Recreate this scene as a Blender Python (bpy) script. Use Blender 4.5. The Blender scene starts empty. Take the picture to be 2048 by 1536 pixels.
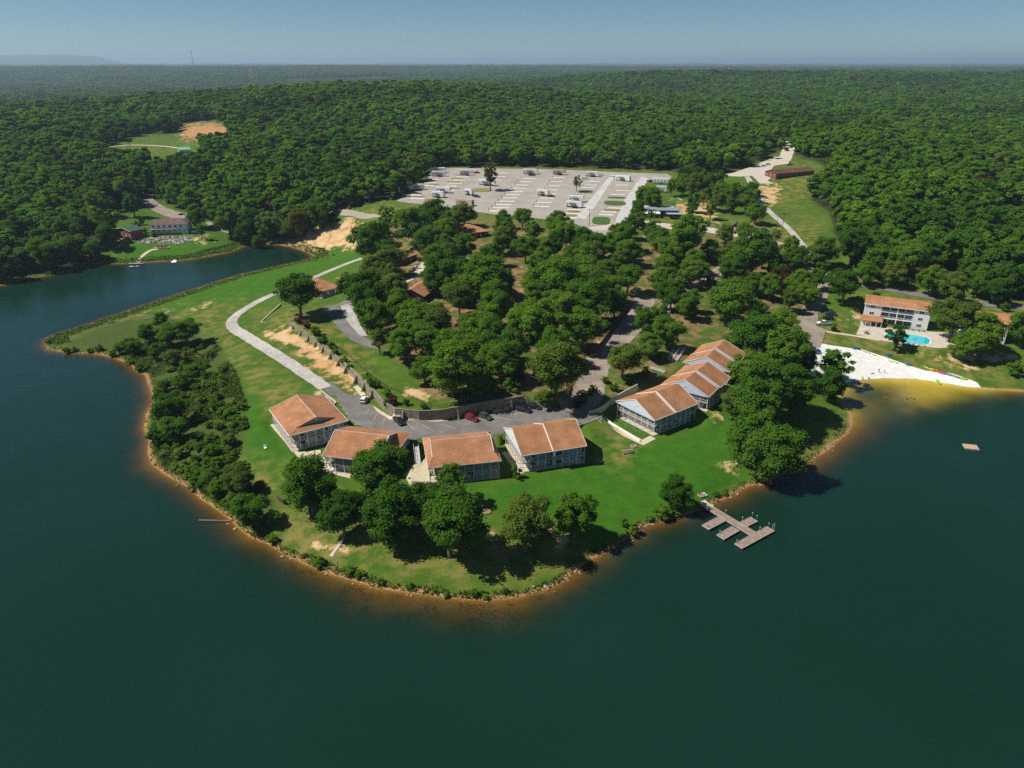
import bpy, bmesh, math, random
import numpy as np
from mathutils import Vector, Matrix
from mathutils.geometry import delaunay_2d_cdt
S = bpy.context.scene
COL = S.collection
R = math.radians
rng = np.random.default_rng(7)
random.seed(7)

# ---------------------------------------------------------------- camera
F = 1420.0; CX = 1024.0; CY = 768.0; H = 112.0; PITCH = R(24.3)
sp, cp = math.sin(PITCH), math.cos(PITCH)
cam = bpy.data.cameras.new('camera'); camo = bpy.data.objects.new('camera', cam); COL.objects.link(camo)
camo.location = (0, 0, H); camo.rotation_euler = (R(90) - PITCH, 0, 0)
cam.sensor_width = 36; cam.lens = F / 2048 * 36; cam.clip_start = 1; cam.clip_end = 90000
S.camera = camo
HAZE = 7.5e-5

# ---------------------------------------------------------------- sky, sun, exposure
SUN_EL = R(51); SUN_AZ = math.atan2(-0.995, -0.07)      # compass angle of the sun from +Y towards +X
W = bpy.data.worlds.new('World'); S.world = W; W.use_nodes = True
nt = W.node_tree; nt.nodes.clear()
sky = nt.nodes.new('ShaderNodeTexSky'); sky.sky_type = 'NISHITA'; sky.sun_disc = False
sky.sun_elevation = SUN_EL; sky.sun_rotation = SUN_AZ; sky.altitude = 3500
sky.air_density = 1.0; sky.dust_density = 0.2; sky.ozone_density = 3.0
bg = nt.nodes.new('ShaderNodeBackground'); bg.inputs[1].default_value = 0.060
wo = nt.nodes.new('ShaderNodeOutputWorld')
sm_ = nt.nodes.new('ShaderNodeMix'); sm_.data_type = 'RGBA'; sm_.blend_type = 'MULTIPLY'; sm_.inputs['Factor'].default_value = 1; sm_.inputs['B'].default_value = (.82, 1.0, 1.0, 1)
nt.links.new(sky.outputs[0], sm_.inputs['A']); nt.links.new(sm_.outputs['Result'], bg.inputs[0]); nt.links.new(bg.outputs[0], wo.inputs[0])
sun = bpy.data.lights.new('sun', 'SUN'); sun.energy = 5.0; sun.angle = R(0.53); sun.color = (1.0, 0.955, 0.88)
suno = bpy.data.objects.new('sun', sun); COL.objects.link(suno)
sd = Vector((math.sin(SUN_AZ) * math.cos(SUN_EL), math.cos(SUN_AZ) * math.cos(SUN_EL), math.sin(SUN_EL)))
suno.rotation_euler = sd.to_track_quat('Z', 'Y').to_euler()
suno.location = (-100, 100, 400)
vs = S.view_settings; vs.view_transform = 'Standard'; vs.look = 'None'; vs.gamma = 1; vs.use_curve_mapping = False
vs.exposure = 0.16
S.cycles.max_bounces = 6; S.cycles.diffuse_bounces = 4; S.cycles.glossy_bounces = 2
S.cycles.transmission_bounces = 2; S.cycles.transparent_max_bounces = 6; S.cycles.volume_bounces = 0
S.cycles.use_denoising = False
S.cycles.caustics_reflective = False; S.cycles.caustics_refractive = False
S.cycles.sample_clamp_indirect = 3.0

# ---------------------------------------------------------------- projection helpers
def raydir(px, py):
    dx = (px - CX) / F; v = (CY - py) / F
    return dx, cp + v * sp, -sp + v * cp
def P(px, py, z):
    dx, dy, dz = raydir(px, py); t = (z - H) / dz
    return Vector((dx * t, dy * t, z))
def atY(px, py, Y):
    dx, dy, dz = raydir(px, py); t = Y / dy
    return (dx * t, Y, H + dz * t)
def proj(X, Y, Z):
    zc = Y * cp - (Z - H) * sp
    zc = np.maximum(zc, 1e-3)
    return CX + F * X / zc, CY - F * (Y * sp + (Z - H) * cp) / zc
def depth(v): return v[1] * cp - (v[2] - H) * sp

def smooth(a, b, x):
    t = np.clip((x - a) / (b - a), 0, 1); return t * t * (3 - 2 * t)
def inpoly(x, y, poly):
    x = np.asarray(x); y = np.asarray(y); r = np.zeros(x.shape, bool)
    n = len(poly)
    for i in range(n):
        x1, y1 = poly[i]; x2, y2 = poly[(i + 1) % n]
        if y1 == y2: continue
        c = ((y1 > y) != (y2 > y)) & (x < (x2 - x1) * (y - y1) / (y2 - y1) + x1)
        r ^= c
    return r
def segdist(x, y, pts, closed=False):
    d = np.full(np.shape(x), 1e12)
    n = len(pts)
    for i in range(n if closed else n - 1):
        x1, y1 = pts[i][:2]; x2, y2 = pts[(i + 1) % n][:2]
        ex, ey = x2 - x1, y2 - y1; L = ex * ex + ey * ey + 1e-12
        t = np.clip(((x - x1) * ex + (y - y1) * ey) / L, 0, 1)
        d = np.minimum(d, (x - x1 - t * ex) ** 2 + (y - y1 - t * ey) ** 2)
    return np.sqrt(d)
def vnoise(x, y, seed=0):
    xi = np.floor(x).astype(np.int64); yi = np.floor(y).astype(np.int64); fx = x - xi; fy = y - yi
    def h(a, b):
        n = (a * 374761393 + b * 668265263 + seed * 1442695041) & 0xffffffff
        n = ((n ^ (n >> 13)) * 1274126177) & 0xffffffff
        return ((n ^ (n >> 16)) & 0xffff) / 65535.0
    u = fx * fx * (3 - 2 * fx); v = fy * fy * (3 - 2 * fy)
    return (h(xi, yi) * (1 - u) + h(xi + 1, yi) * u) * (1 - v) + (h(xi, yi + 1) * (1 - u) + h(xi + 1, yi + 1) * u) * v
def fbm(x, y, o=4, seed=0):
    s = 0; a = 0.5; t = 0
    for k in range(o):
        s = s + a * vnoise(x * 2 ** k, y * 2 ** k, seed + k); t += a; a *= 0.5
    return s / t

# ---------------------------------------------------------------- object helpers
def tag(o, label=None, cat=None, group=None, kind=None):
    if label: o['label'] = label
    if cat: o['category'] = cat
    if group: o['group'] = group
    if kind: o['kind'] = kind
    return o
def empty(name, loc, label, cat, group=None, rz=0.0):
    o = bpy.data.objects.new(name, None); COL.objects.link(o); o.location = loc
    o.rotation_euler = (0, 0, rz); o.empty_display_size = 0.2
    return tag(o, label, cat, group)
def link_mesh(name, me, parent=None, mats=None):
    o = bpy.data.objects.new(name, me); COL.objects.link(o)
    if parent: o.parent = parent
    if mats:
        for m in (mats if isinstance(mats, (list, tuple)) else [mats]): me.materials.append(m)
    return o
def children(o): return [c for c in bpy.data.objects if c.parent == o]
def copy_tree(o, parent=None):
    c = o.copy(); COL.objects.link(c)
    if parent: c.parent = parent
    for ch in KIDS.get(o.name, []) if o.name in KIDS else children(o): 
        copy_tree(ch, c)
    return c
KIDS = {}
def freeze(o):
    """remember children lists (fast copying)"""
    KIDS[o.name] = children(o)
    for c in KIDS[o.name]: freeze(c)

class MB:
    def __init__(s, M=None): s.v = []; s.f = []; s.mi = []; s.M = M; s.cur = 0
    def add(s, vs, fs):
        n = len(s.v)
        s.v += [tuple(v) for v in vs]; s.f += [tuple(i + n for i in f) for f in fs]; s.mi += [s.cur] * len(fs)
        return s
    def box(s, x0, y0, z0, x1, y1, z1, M=None):
        vs = [Vector((x, y, z)) for z in (z0, z1) for y in (y0, y1) for x in (x0, x1)]
        if M is not None: vs = [M @ v for v in vs]
        return s.add(vs, [(0, 2, 3, 1), (4, 5, 7, 6), (0, 1, 5, 4), (2, 6, 7, 3), (0, 4, 6, 2), (1, 3, 7, 5)])
    def beam(s, a, b, w, h=None):
        a = Vector(a); b = Vector(b); h = h or w; d = (b - a)
        if d.length < 1e-6: return s
        d.normalize(); up = Vector((0, 0, 1)) if abs(d.z) < 0.95 else Vector((1, 0, 0))
        r = d.cross(up).normalized() * (w / 2); u = r.cross(d).normalized() * (h / 2)
        vs = [p + k * r + l * u for p in (a, b) for (k, l) in ((-1, -1), (1, -1), (1, 1), (-1, 1))]
        return s.add(vs, [(0, 3, 2, 1), (4, 5, 6, 7), (0, 1, 5, 4), (1, 2, 6, 5), (2, 3, 7, 6), (3, 0, 4, 7)])
    def tube(s, a, b, r0, r1=None, n=6, cap=True):
        a = Vector(a); b = Vector(b); r1 = r0 if r1 is None else r1; d = (b - a).normalized()
        up = Vector((0, 0, 1)) if abs(d.z) < 0.95 else Vector((1, 0, 0))
        r = d.cross(up).normalized(); u = r.cross(d)
        vs = [p + q * (math.cos(2 * math.pi * k / n) * r + math.sin(2 * math.pi * k / n) * u) for p, q in ((a, r0), (b, r1)) for k in range(n)]
        fs = [(k, (k + 1) % n, n + (k + 1) % n, n + k) for k in range(n)]
        if cap: fs += [tuple(range(n))[::-1], tuple(range(n, 2 * n))]
        return s.add(vs, fs)
    def prism(s, poly, z0, z1):
        n = len(poly); vs = [(p[0], p[1], z0) for p in poly] + [(p[0], p[1], z1) for p in poly]
        fs = [tuple(range(n))[::-1], tuple(range(n, 2 * n))] + [(k, (k + 1) % n, n + (k + 1) % n, n + k) for k in range(n)]
        return s.add(vs, fs)
    def slab(s, pts, t):
        """thick plate: top polygon pts, thickness t downwards"""
        n = len(pts); pts = [Vector(p) for p in pts]
        vs = pts + [p - Vector((0, 0, t)) for p in pts]
        fs = [tuple(range(n)), tuple(range(n, 2 * n))[::-1]] + [(k, n + k, n + (k + 1) % n, (k + 1) % n) for k in range(n)]
        return s.add(vs, fs)
    def build(s, name, mats, parent=None, smooth_=False, loc=None):
        me = bpy.data.meshes.new(name); me.from_pydata(s.v, [], s.f)
        if not isinstance(mats, (list, tuple)): mats = [mats]
        for m in mats: me.materials.append(m)
        if len(mats) > 1: me.polygons.foreach_set('material_index', s.mi)
        if smooth_: me.polygons.foreach_set('use_smooth', [True] * len(me.polygons))
        me.update()
        bm = bmesh.new(); bm.from_mesh(me); bmesh.ops.recalc_face_normals(bm, faces=bm.faces); bm.to_mesh(me); bm.free()
        o = bpy.data.objects.new(name, me); COL.objects.link(o)
        if parent: o.parent = parent
        if loc is not None: o.location = loc
        return o

# ---------------------------------------------------------------- materials
MATS = {}
def nd(nt, t, **kw):
    n = nt.nodes.new(t)
    for k, v in kw.items(): setattr(n, k, v)
    return n
def mat(name, col, rough=0.8, var=0.12, scale=3.0, bump=0.0, spec=0.3, metal=0.0, col2=None, detail=4, scale2=None, obj=False):
    if name in MATS: return MATS[name]
    m = bpy.data.materials.new(name); m.use_nodes = True; n = m.node_tree; b = n.nodes['Principled BSDF']
    b.inputs['Roughness'].default_value = rough; b.inputs['Metallic'].default_value = metal
    b.inputs['Specular IOR Level'].default_value = spec
    tc = nd(n, 'ShaderNodeTexCoord')
    ns = nd(n, 'ShaderNodeTexNoise'); ns.inputs['Scale'].default_value = scale; ns.inputs['Detail'].default_value = detail
    n.links.new(tc.outputs['Object' if obj else 'Object'], ns.inputs['Vector'])
    mx = nd(n, 'ShaderNodeMix', data_type='RGBA'); 
    c2 = col2 or tuple(c * (1 - 2.2 * var) for c in col); c1 = col if col2 else tuple(min(1, c * (1 + 1.6 * var)) for c in col)
    mx.inputs['A'].default_value = (*c1, 1); mx.inputs['B'].default_value = (*c2, 1)
    mr = nd(n, 'ShaderNodeMapRange'); mr.inputs[1].default_value = 0.32; mr.inputs[2].default_value = 0.68
    n.links.new(ns.outputs[0], mr.inputs[0]); n.links.new(mr.outputs[0], mx.inputs['Factor'])
    out = mx.outputs['Result']
    if scale2:
        n2 = nd(n, 'ShaderNodeTexNoise'); n2.inputs['Scale'].default_value = scale2; n2.inputs['Detail'].default_value = 3
        n.links.new(tc.outputs['Object'], n2.inputs['Vector'])
        m2 = nd(n, 'ShaderNodeMix', data_type='RGBA', blend_type='MULTIPLY'); m2.inputs['Factor'].default_value = 1
        r2 = nd(n, 'ShaderNodeMapRange'); r2.inputs[1].default_value = 0.35; r2.inputs[2].default_value = 0.65
        r2.inputs[3].default_value = 1 - 2 * var; r2.inputs[4].default_value = 1.1
        n.links.new(n2.outputs[0], r2.inputs[0]); n.links.new(out, m2.inputs['A']); n.links.new(r2.outputs[0], m2.inputs['B'])
        out = m2.outputs['Result']
    n.links.new(out, b.inputs['Base Color'])
    if bump:
        bp = nd(n, 'ShaderNodeBump'); bp.inputs['Strength'].default_value = bump; bp.inputs['Distance'].default_value = 0.1
        n.links.new(ns.outputs[0], bp.inputs['Height']); n.links.new(bp.outputs[0], b.inputs['Normal'])
    MATS[name] = m; return m
# ---------------------------------------------------------------- shoreline (photo pixels on the water level)
SHORE_PX = [(-400, 625), (-150, 590), (0, 572), (44, 559), (85, 553), (126, 545), (154, 535), (185, 528), (246, 527), (294, 524), (362, 521), (410, 514),
 (461, 504), (492, 491), (502, 487), (547, 488), (581, 493), (612, 503), (629, 513), (600, 522), (540, 535), (480, 549), (420, 568), (380, 581),
 (330, 597), (280, 613), (220, 634), (150, 657), (110, 669), (94, 676), (90, 686), (96, 699), (133, 705), (185, 707), (222, 714), (259, 728), (275, 743),
 (291, 751), (301, 780), (307, 800), (292, 828), (288, 857), (298, 883), (296, 907), (304, 928), (330, 949), (354, 962), (380, 976), (400, 996),
 (424, 1012), (459, 1037), (481, 1059), (503, 1076), (537, 1088), (571, 1110), (607, 1127), (644, 1142), (681, 1154), (717, 1164), (754, 1176),
 (800, 1183), (849, 1189), (898, 1196), (946, 1200), (995, 1199), (1044, 1193), (1068, 1184), (1093, 1180), (1125, 1164), (1147, 1147), (1166, 1130), (1203, 1108),
 (1227, 1091), (1252, 1079), (1276, 1072), (1284, 1055), (1349, 1035), (1396, 1022), (1408, 1012), (1432, 1004), (1471, 988), (1497, 972), (1531, 966),
 (1558, 952), (1578, 941), (1615, 932), (1628, 918), (1656, 900), (1680, 879), (1698, 864), (1704, 845), (1702, 829), (1688, 812), (1678, 790), (1691, 771),
 (1720, 760), (1769, 757), (1830, 758), (1878, 765), (1939, 775), (1988, 779), (2048, 783), (2150, 790), (2350, 775), (2700, 770)]
SHORE = [tuple(P(x, y, 0)[:2]) for x, y in SHORE_PX]
LAND = SHORE + [(3000, 500), (60000, 9000), (60000, 60000), (-60000, 60000), (-60000, 9000), (-900, 420)]

# ---------------------------------------------------------------- height controls: (px, py, z) or (px, py_of_canopy, distance, 'r')
CTRL = """600 950 4.4;700 955 4.4;870 975 4.4;1000 960 4.4;1170 915 4.4;1310 875 4.6;1400 830 5.2;1440 790 5.8;
690 815 7.3;750 850 7.3;830 868 7.3;900 860 7.3;1000 845 7.3;1100 830 7.3;1190 825 7.3;1240 850 5.5;1220 880 4.7;
1100 1000 3.2;1250 960 3.4;1350 900 4.2;1400 950 3;1480 900 3;1000 1080 2.3;800 1080 2.4;650 1050 2.4;900 1140 1.4;700 1120 1.2;560 930 4;540 860 5.3;500 800 5;
470 740 4.6;430 680 4;400 640 3.4;300 660 2.8;200 680 1.6;380 800 2.6;350 880 2.0;430 950 2.4;480 860 4;
460 600 3.6;560 560 4;650 530 4.6;700 500 4.8;480 626 5.2;463 648 5.4;558 584 6;623 557 6.5;680 533 7;724 517 8;519 688 6;598 737 6.9;637 765 7.3;
560 650 8.5;620 690 8.3;680 740 7.9;577 642 10;640 620 10.8;700 660 11.1;740 720 11.2;800 700 12;900 700 12.5;1000 700 12.5;1050 760 11.5;
850 600 13;950 600 14;1100 600 14;1200 620 12.5;800 520 14;750 480 14;900 500 17;1000 480 18.5;1100 480 19.5;1200 500 18;1300 550 14;
1175 790 7.8;1185 745 9;1225 690 10.5;1285 620 12;1250 770 8.8;1350 700 10;1450 680 8.6;1400 640 11;1500 620 10.5;1550 700 6.5;1560 800 3.6;1650 850 1.8;1600 900 1.4;
1630 660 7.4;1700 690 5.2;1800 710 3.8;1760 650 6.2;1900 740 2.2;2000 760 1.3;2040 700 4.6;1700 600 9.5;1850 600 9.5;2040 620 9;1640 700 4.6;1700 730 2.3;
1400 560 14;1500 540 14;1600 560 12;1450 470 20;1300 450 22.5;1550 470 19;1600 500 17;1700 520 15;1900 540 14;2040 540 14;
800 410 24;890 413 24.5;985 428 24;1100 440 23.5;1200 465 21;1250 440 23.5;862 340 30;1000 340 30;1150 342 30;1340 350 30;1000 380 27;1200 390 27;860 365 28;
1500 350 31;1580 320 34;1600 345 32;1577 285 38;335 465 8;250 470 7;300 490 4;400 480 5;450 490 3;340 430 9;330 405 12;640 460 9;700 450 14;600 480 4;580 440 14;
680 425 20;760 432 22;100 480 8;50 520 4;100 400 18;200 350 25;50 300 32;300 300 33;400 262 38;500 400 18;500 330 28;600 300 33;700 330 30;150 430 14;
1700 400 24;1850 450 20;2000 400 26;1800 330 33;2100 500 18;1700 300 40;-200 400 18;-200 300 30;-150 500 8;2250 600 9;2300 500 18;2300 400 26"""
RIDGE = """-300 232 1050;0 225 1100;130 215 1150;250 205 1200;400 192 1230;550 180 1260;700 173 1280;900 173 1280;1050 185 1280;1200 197 1280;1350 206 1300;1450 212 1320;1600 214 1330;1800 210 1350;2048 214 1350;2400 214 1350;
300 245 1000;700 210 1020;1000 220 1020;1300 240 1020;1700 245 1000;2048 250 1000;
-300 222 1750;200 206 1750;600 198 1800;1000 200 1800;1400 196 1750;1800 192 1750;2300 192 1750;
-300 172 3900;200 170 3900;500 168 4000;800 166 3600;1100 157 2900;1300 150 2700;1600 149 2700;1900 151 2700;2300 152 2700;
-300 139 6000;0 138 6000;300 135 6300;600 139 6200;900 147 5600;1200 146 5500;1500 144 5500;1800 144 5500;2300 144 5500"""
cp_ = []
for t in CTRL.replace('\n', '').split(';'):
    if t.strip():
        a = [float(q) for q in t.split()]; p = P(*a); cp_.append((p.x, p.y, p.z))
for t in RIDGE.replace('\n', '').split(';'):
    a = [float(q) for q in t.split()]; x, y, z = atY(*a); cp_.append((x, y, z - 10))
for i, (x, y) in enumerate(SHORE):
    cp_.append((x, y, 0.0))
cp_ = np.array(cp_)
def lp(x, y): return np.arctan2(x, y), 0.5 * np.log(x * x + y * y)
cu, cw = lp(cp_[:, 0], cp_[:, 1])
def kern(d2): return np.sqrt(d2 + 0.02 ** 2)
K = kern((cu[:, None] - cu) ** 2 + (cw[:, None] - cw) ** 2)
n = len(cp_); A = np.zeros((n + 3, n + 3)); A[:n, :n] = K - 0.004 * np.eye(n)
A[:n, n] = 1; A[:n, n + 1] = cu; A[:n, n + 2] = cw; A[n:, :n] = A[:n, n:].T
wts = np.linalg.solve(A, np.concatenate([cp_[:, 2], [0, 0, 0]]))
def rbf(x, y):
    u, w = lp(x, y); out = wts[n] + wts[n + 1] * u + wts[n + 2] * w
    for i in range(n): out = out + wts[i] * kern((u - cu[i]) ** 2 + (w - cw[i]) ** 2)
    return out

# retaining wall: top edge traced in the photo at its height
WALL_TOP = 11.2
WALL_PX = [(577, 642), (613, 666), (647, 691), (684, 720), (714, 748), (746, 777), (768, 803), (790, 817), (838, 822), (879, 820), (914, 814), (972, 803), (1021, 796), (1045, 792)]
WALL = [P(x, y, WALL_TOP)[:2] for x, y in WALL_PX]
WING_END = tuple(P(1098, 815, 7.6)[:2])
TERR = [tuple(w) for w in WALL] + [WING_END] + [tuple(P(x, y, 11)[:2]) for x, y in [(1130, 790), (1150, 740), (1150, 650), (1000, 560), (800, 540), (640, 560), (590, 600), (570, 630)]]
LOTPX = [(636, 770), (660, 764), (694, 789), (712, 791), (716, 787), (744, 812), (783, 836), (812, 841), (860, 844), (907, 843), (985, 827), (1023, 818), (1060, 814), (1098, 816),
         (1140, 818), (1204, 826), (1204, 835), (1160, 850), (1141, 848), (1077, 862), (1000, 872), (950, 872), (842, 880), (820, 884), (700, 850), (668, 808), (672, 800)]
LOT = [tuple(P(x, y, 7.3)[:2]) for x, y in LOTPX]

radii = np.concatenate([np.linspace(100, 328, 256), 330 * 1.0062 ** np.arange(0, 122)[1:]])
r_ = radii[-1]
rr = []
while r_ < 3200: r_ *= 1.0125; rr.append(r_)
while r_ < 62000: r_ *= 1.032; rr.append(r_)
radii = np.concatenate([radii, rr]); NR = len(radii)
TH = np.concatenate([np.radians([-78, -68, -60, -54, -49.5]), np.linspace(R(-46), R(46), 641), np.radians([49.5, 54, 60, 68, 78])]); NT = len(TH)
GX = radii[:, None] * np.sin(TH); GY = radii[:, None] * np.cos(TH)

def far_height(x, y, r):
    b = np.interp(r, [0, 6000, 8000, 12000, 18000, 30000, 60000], [70, 76, 74, 88, 96, 98, 60])
    nz = fbm(x / 1500 + 9, y / 1500, 4, 3) - 0.5
    amp = np.interp(r, [3000, 6000, 12000, 40000], [30, 42, 46, 40])
    h = b + nz * amp
    # low blue mountain on the horizon at the left
    th = np.degrees(np.arctan2(x, y))
    h = h + 230 * smooth(20000, 26000, r) * smooth(30000, 27000, r) * np.interp(th, [-50, -37, -34, -30, -28, -26.5], [.7, .8, .95, 1.0, .82, 0])
    h = h + 60 * smooth(20000, 26000, r) * smooth(34000, 28000, r) * np.clip(fbm(th / 2.2, 0 * th, 3, 8) - .35, 0, 1)
    return h
def bankslope(x, y):
    px, py = proj(x, y, np.zeros_like(x))
    s = np.full(px.shape, 0.16)
    for cx_, cy_, rad, v in [(750, 1200, 230, .085), (980, 1230, 150, .075), (450, 1060, 90, .12), (300, 800, 70, .13), (300, 930, 60, .10), (1160, 1150, 80, .12), (1700, 870, 90, .10), (1650, 920, 60, .09),
                            (1500, 1000, 80, .13), (1840, 790, 180, .012), (1700, 780, 60, .09), (150, 710, 90, .2)]:
        w = np.exp(-((px - cx_) ** 2 + (2.0 * (py - cy_)) ** 2) / rad ** 2); s = s * (1 - w) + v * w
    return s * 1.05
r2 = np.hypot(GX, GY)
near = radii < 1100
Z = np.zeros_like(GX)
land = inpoly(GX, GY, LAND)
hz = rbf(GX, GY)
farm = radii > 5000
fz = far_height(GX, GY, r2)
w = smooth(6200, 8200, r2)
roll = (fbm(GX / 320, GY / 320, 3, 17) - .5) * 14 * smooth(500, 1100, r2) * (1 - smooth(1100, 1350, r2)) + (fbm(GX / 520, GY / 420, 3, 23) - .5) * 26 * smooth(1350, 2000, r2)
Z = (hz + roll) * (1 - w) + fz * w
dshore = np.full(GX.shape, 1e4)
dshore[near] = segdist(GX[near], GY[near], SHORE)
lowb = np.minimum(0.03 + dshore * 0.22, 2.0 + dshore * 0.02)        # bank rises gently from the water
Zl = np.where(dshore < 400, np.minimum(np.maximum(Z, np.minimum(dshore * 0.05 + 0.02, 0.8)), lowb + np.maximum(0, dshore - 4) * 0.5), Z)
Zl = Zl + (fbm(GX / 6, GY / 6, 3, 5) - .5) * 0.35 * smooth(1, 12, dshore) * (r2 < 500)
bs = bankslope(GX, GY)
Zw = -np.minimum(dshore * bs * (0.75 + 0.6 * fbm(GX / 5, GY / 5, 3, 31)), 6.0) - 0.02
Z = np.where(land, Zl, Zw)
# terrace above the wall, parking lot below it
tin = inpoly(GX, GY, TERR)
dw = segdist(GX, GY, [tuple(a) for a in WALL] + [WING_END])
lot_in = inpoly(GX, GY, LOT); dl = segdist(GX, GY, LOT, True)
low = smooth(9, 0, np.where(lot_in, 0, dl)) * (~tin)
Z = Z * (1 - low) + 7.3 * low
wt = smooth(34, 7, dw)
Z = np.where(tin & (dw > 0.35), np.maximum(Z, Z * (1 - wt) + (WALL_TOP - 0.35) * wt), np.where(tin, np.minimum(Z, 8.5), Z))
# in front of the left wall stretch the ground must stay below the top
xw = GX
seg = [tuple(a) for a in WALL[:7]]
dwl = segdist(GX, GY, seg)
drop = np.interp(np.arange(7), [0, 6], [10.4, 7.3])
for k in range(6):
    pass
tt = np.clip((GX - WALL[0][0]) / (WALL[6][0] - WALL[0][0]), 0, 1)
ztop = 10.3 - 2.9 * np.sqrt(tt)
wf = smooth(7, 1, dwl) * (~tin)
Z = Z * (1 - wf) + np.minimum(Z, ztop) * wf

PADS = [([(578, 912), (700, 895), (722, 850), (640, 812), (540, 845)], 4.4), ([(633, 942), (790, 962), (822, 905), (720, 878), (660, 900)], 4.4), ([(848, 985), (1010, 965), (985, 895), (846, 905)], 4.4),
        ([(1040, 958), (1180, 930), (1150, 872), (1000, 890)], 4.4), ([(1208, 842), (1312, 885), (1405, 845), (1300, 795)], 4.6), ([(1312, 800), (1420, 838), (1470, 790), (1385, 762)], 5.6), ([(1362, 762), (1455, 780), (1500, 735), (1420, 715)], 6.4),
        ([(1712, 650), (1720, 670), (1860, 698), (1930, 700), (1935, 660), (1870, 640), (1730, 625)], 6.2)]
for pl, z_ in PADS:
    pw_ = [tuple(P(x, y, z_)[:2]) for x, y in pl]; ins = inpoly(GX, GY, pw_); dd_ = np.full(GX.shape, 99.0); bb = (np.abs(GX - pw_[0][0]) < 90) & (np.abs(GY - pw_[0][1]) < 90)
    dd_[bb] = segdist(GX[bb], GY[bb], pw_, True); k_ = np.where(ins, 1, smooth(4.5, 0, dd_)) * (~lot_in) * (~tin); Z = Z * (1 - k_) + (z_ - .05) * k_
lr = radii
def hgt(x, y):
    """height of the ground mesh"""
    x = np.asarray(x, float); y = np.asarray(y, float)
    th = np.arctan2(x, y); r = np.hypot(x, y)
    it = np.clip(np.searchsorted(TH, th) - 1, 0, NT - 2); ft = np.clip((th - TH[it]) / (TH[it + 1] - TH[it]), 0, 1)
    ir = np.clip(np.searchsorted(lr, r) - 1, 0, NR - 2); fr = np.clip((r - lr[ir]) / (lr[ir + 1] - lr[ir]), 0, 1)
    a = Z[ir, it] * (1 - ft) + Z[ir, it + 1] * ft; b = Z[ir + 1, it] * (1 - ft) + Z[ir + 1, it + 1] * ft
    return a * (1 - fr) + b * fr
def G(px, py, water=True):
    """first ground point on the ray through a photo pixel"""
    dx, dy, dz = raydir(px, py)
    t = np.geomspace(110, 9000, 3000) / dy
    x = dx * t; y = dy * t; z = H + dz * t; g = hgt(x, y)
    if water: g = np.maximum(g, 0)
    k = np.argmax(z < g)
    if k == 0: k = len(t) - 1
    a = (z[k - 1] - g[k - 1]); b = (g[k] - z[k]); f = a / (a + b + 1e-9)
    tt = t[k - 1] + (t[k] - t[k - 1]) * f
    return Vector((dx * tt, dy * tt, H + dz * tt))
def gz(x, y): return float(hgt(x, y))

# ---------------------------------------------------------------- what grows or lies on the ground, painted as region attributes
GPX, GPY = proj(GX, GY, Z)
def region(polys, soft=4, wob=6):
    m = np.zeros(GX.shape)
    nx = GPX + (fbm(GX / 7, GY / 7, 3, 41) - .5) * wob * 2; ny = GPY + (fbm(GX / 7 + 50, GY / 7, 3, 43) - .5) * wob
    for pl in polys:
        xs = [p[0] for p in pl]; ys = [p[1] for p in pl]
        bx = (nx > min(xs) - soft * 2) & (nx < max(xs) + soft * 2) & (ny > min(ys) - soft * 2) & (ny < max(ys) + soft * 2)
        if not bx.any(): continue
        i = inpoly(nx[bx], ny[bx], pl); d = segdist(nx[bx], ny[bx], pl, True)
        v = np.where(i, 0.5 + 0.5 * np.clip(d / soft, 0, 1), 0.5 - 0.5 * np.clip(d / soft, 0, 1))
        m[bx] = np.maximum(m[bx], v)
    return m
CLEAR = [(500, 492), (560, 478), (620, 458), (676, 436), (676, 420), (672, 408), (700, 416), (740, 408), (790, 392), (815, 375), (850, 352), (866, 334), (960, 332), (1130, 334), (1340, 341),
         (1400, 352), (1450, 345), (1500, 328), (1540, 313), (1563, 300), (1569, 270), (1586, 270), (1592, 312), (1640, 326), (1662, 345), (1632, 370), (1622, 400), (1660, 425), (1670, 470),
         (1700, 520), (1780, 535), (1860, 545), (1990, 590), (2100, 610), (2600, 640), (2600, 3000), (-2000, 3000), (-2000, 640), (-100, 590), (-100, 575), (60, 552), (130, 538), (172, 522),
         (205, 500), (222, 478), (222, 440), (240, 425), (285, 398), (330, 400), (360, 420), (392, 434), (445, 442), (470, 462), (495, 484)]
MEADOWS = [[(200, 300), (225, 288), (290, 268), (355, 266), (394, 276), (404, 300), (400, 330), (300, 336), (215, 318)],
           [(350, 262), (360, 246), (390, 246), (420, 240), (462, 252), (468, 292), (425, 296), (360, 284)],
           [(112, 270), (128, 268), (140, 274), (120, 278)],
           [(1180, 150), (1280, 147), (1280, 152), (1185, 154)]]
FCLEAR = [(1728, 225), (1738, 225), (1740, 205), (1731, 203)]
forest = 1 - region([CLEAR], 3, 5)
forest = forest * (1 - region(MEADOWS[:3], 3, 4))
forest[(r2 > 6000)] = 1
GROVE2 = [(1240, 690), (1330, 560), (1300, 470), (1540, 470), (1650, 540), (1640, 610), (1580, 640), (1620, 700), (1560, 790), (1480, 760), (1500, 660), (1420, 690), (1330, 760), (1260, 790), (1200, 800)]
GROVE = [(700, 590), (735, 520), (735, 470), (800, 440), (880, 440), (1000, 440), (1180, 470), (1330, 500), (1390, 540), (1340, 600), (1290, 650), (1240, 690), (1190, 700), (1165, 760),
         (1120, 800), (1090, 795), (1040, 785), (960, 798), (870, 800), (850, 780), (820, 740), (760, 680), (720, 640)]
grove = np.maximum(region([GROVE], 10, 10), .8 * region([GROVE2], 14, 14))
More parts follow.
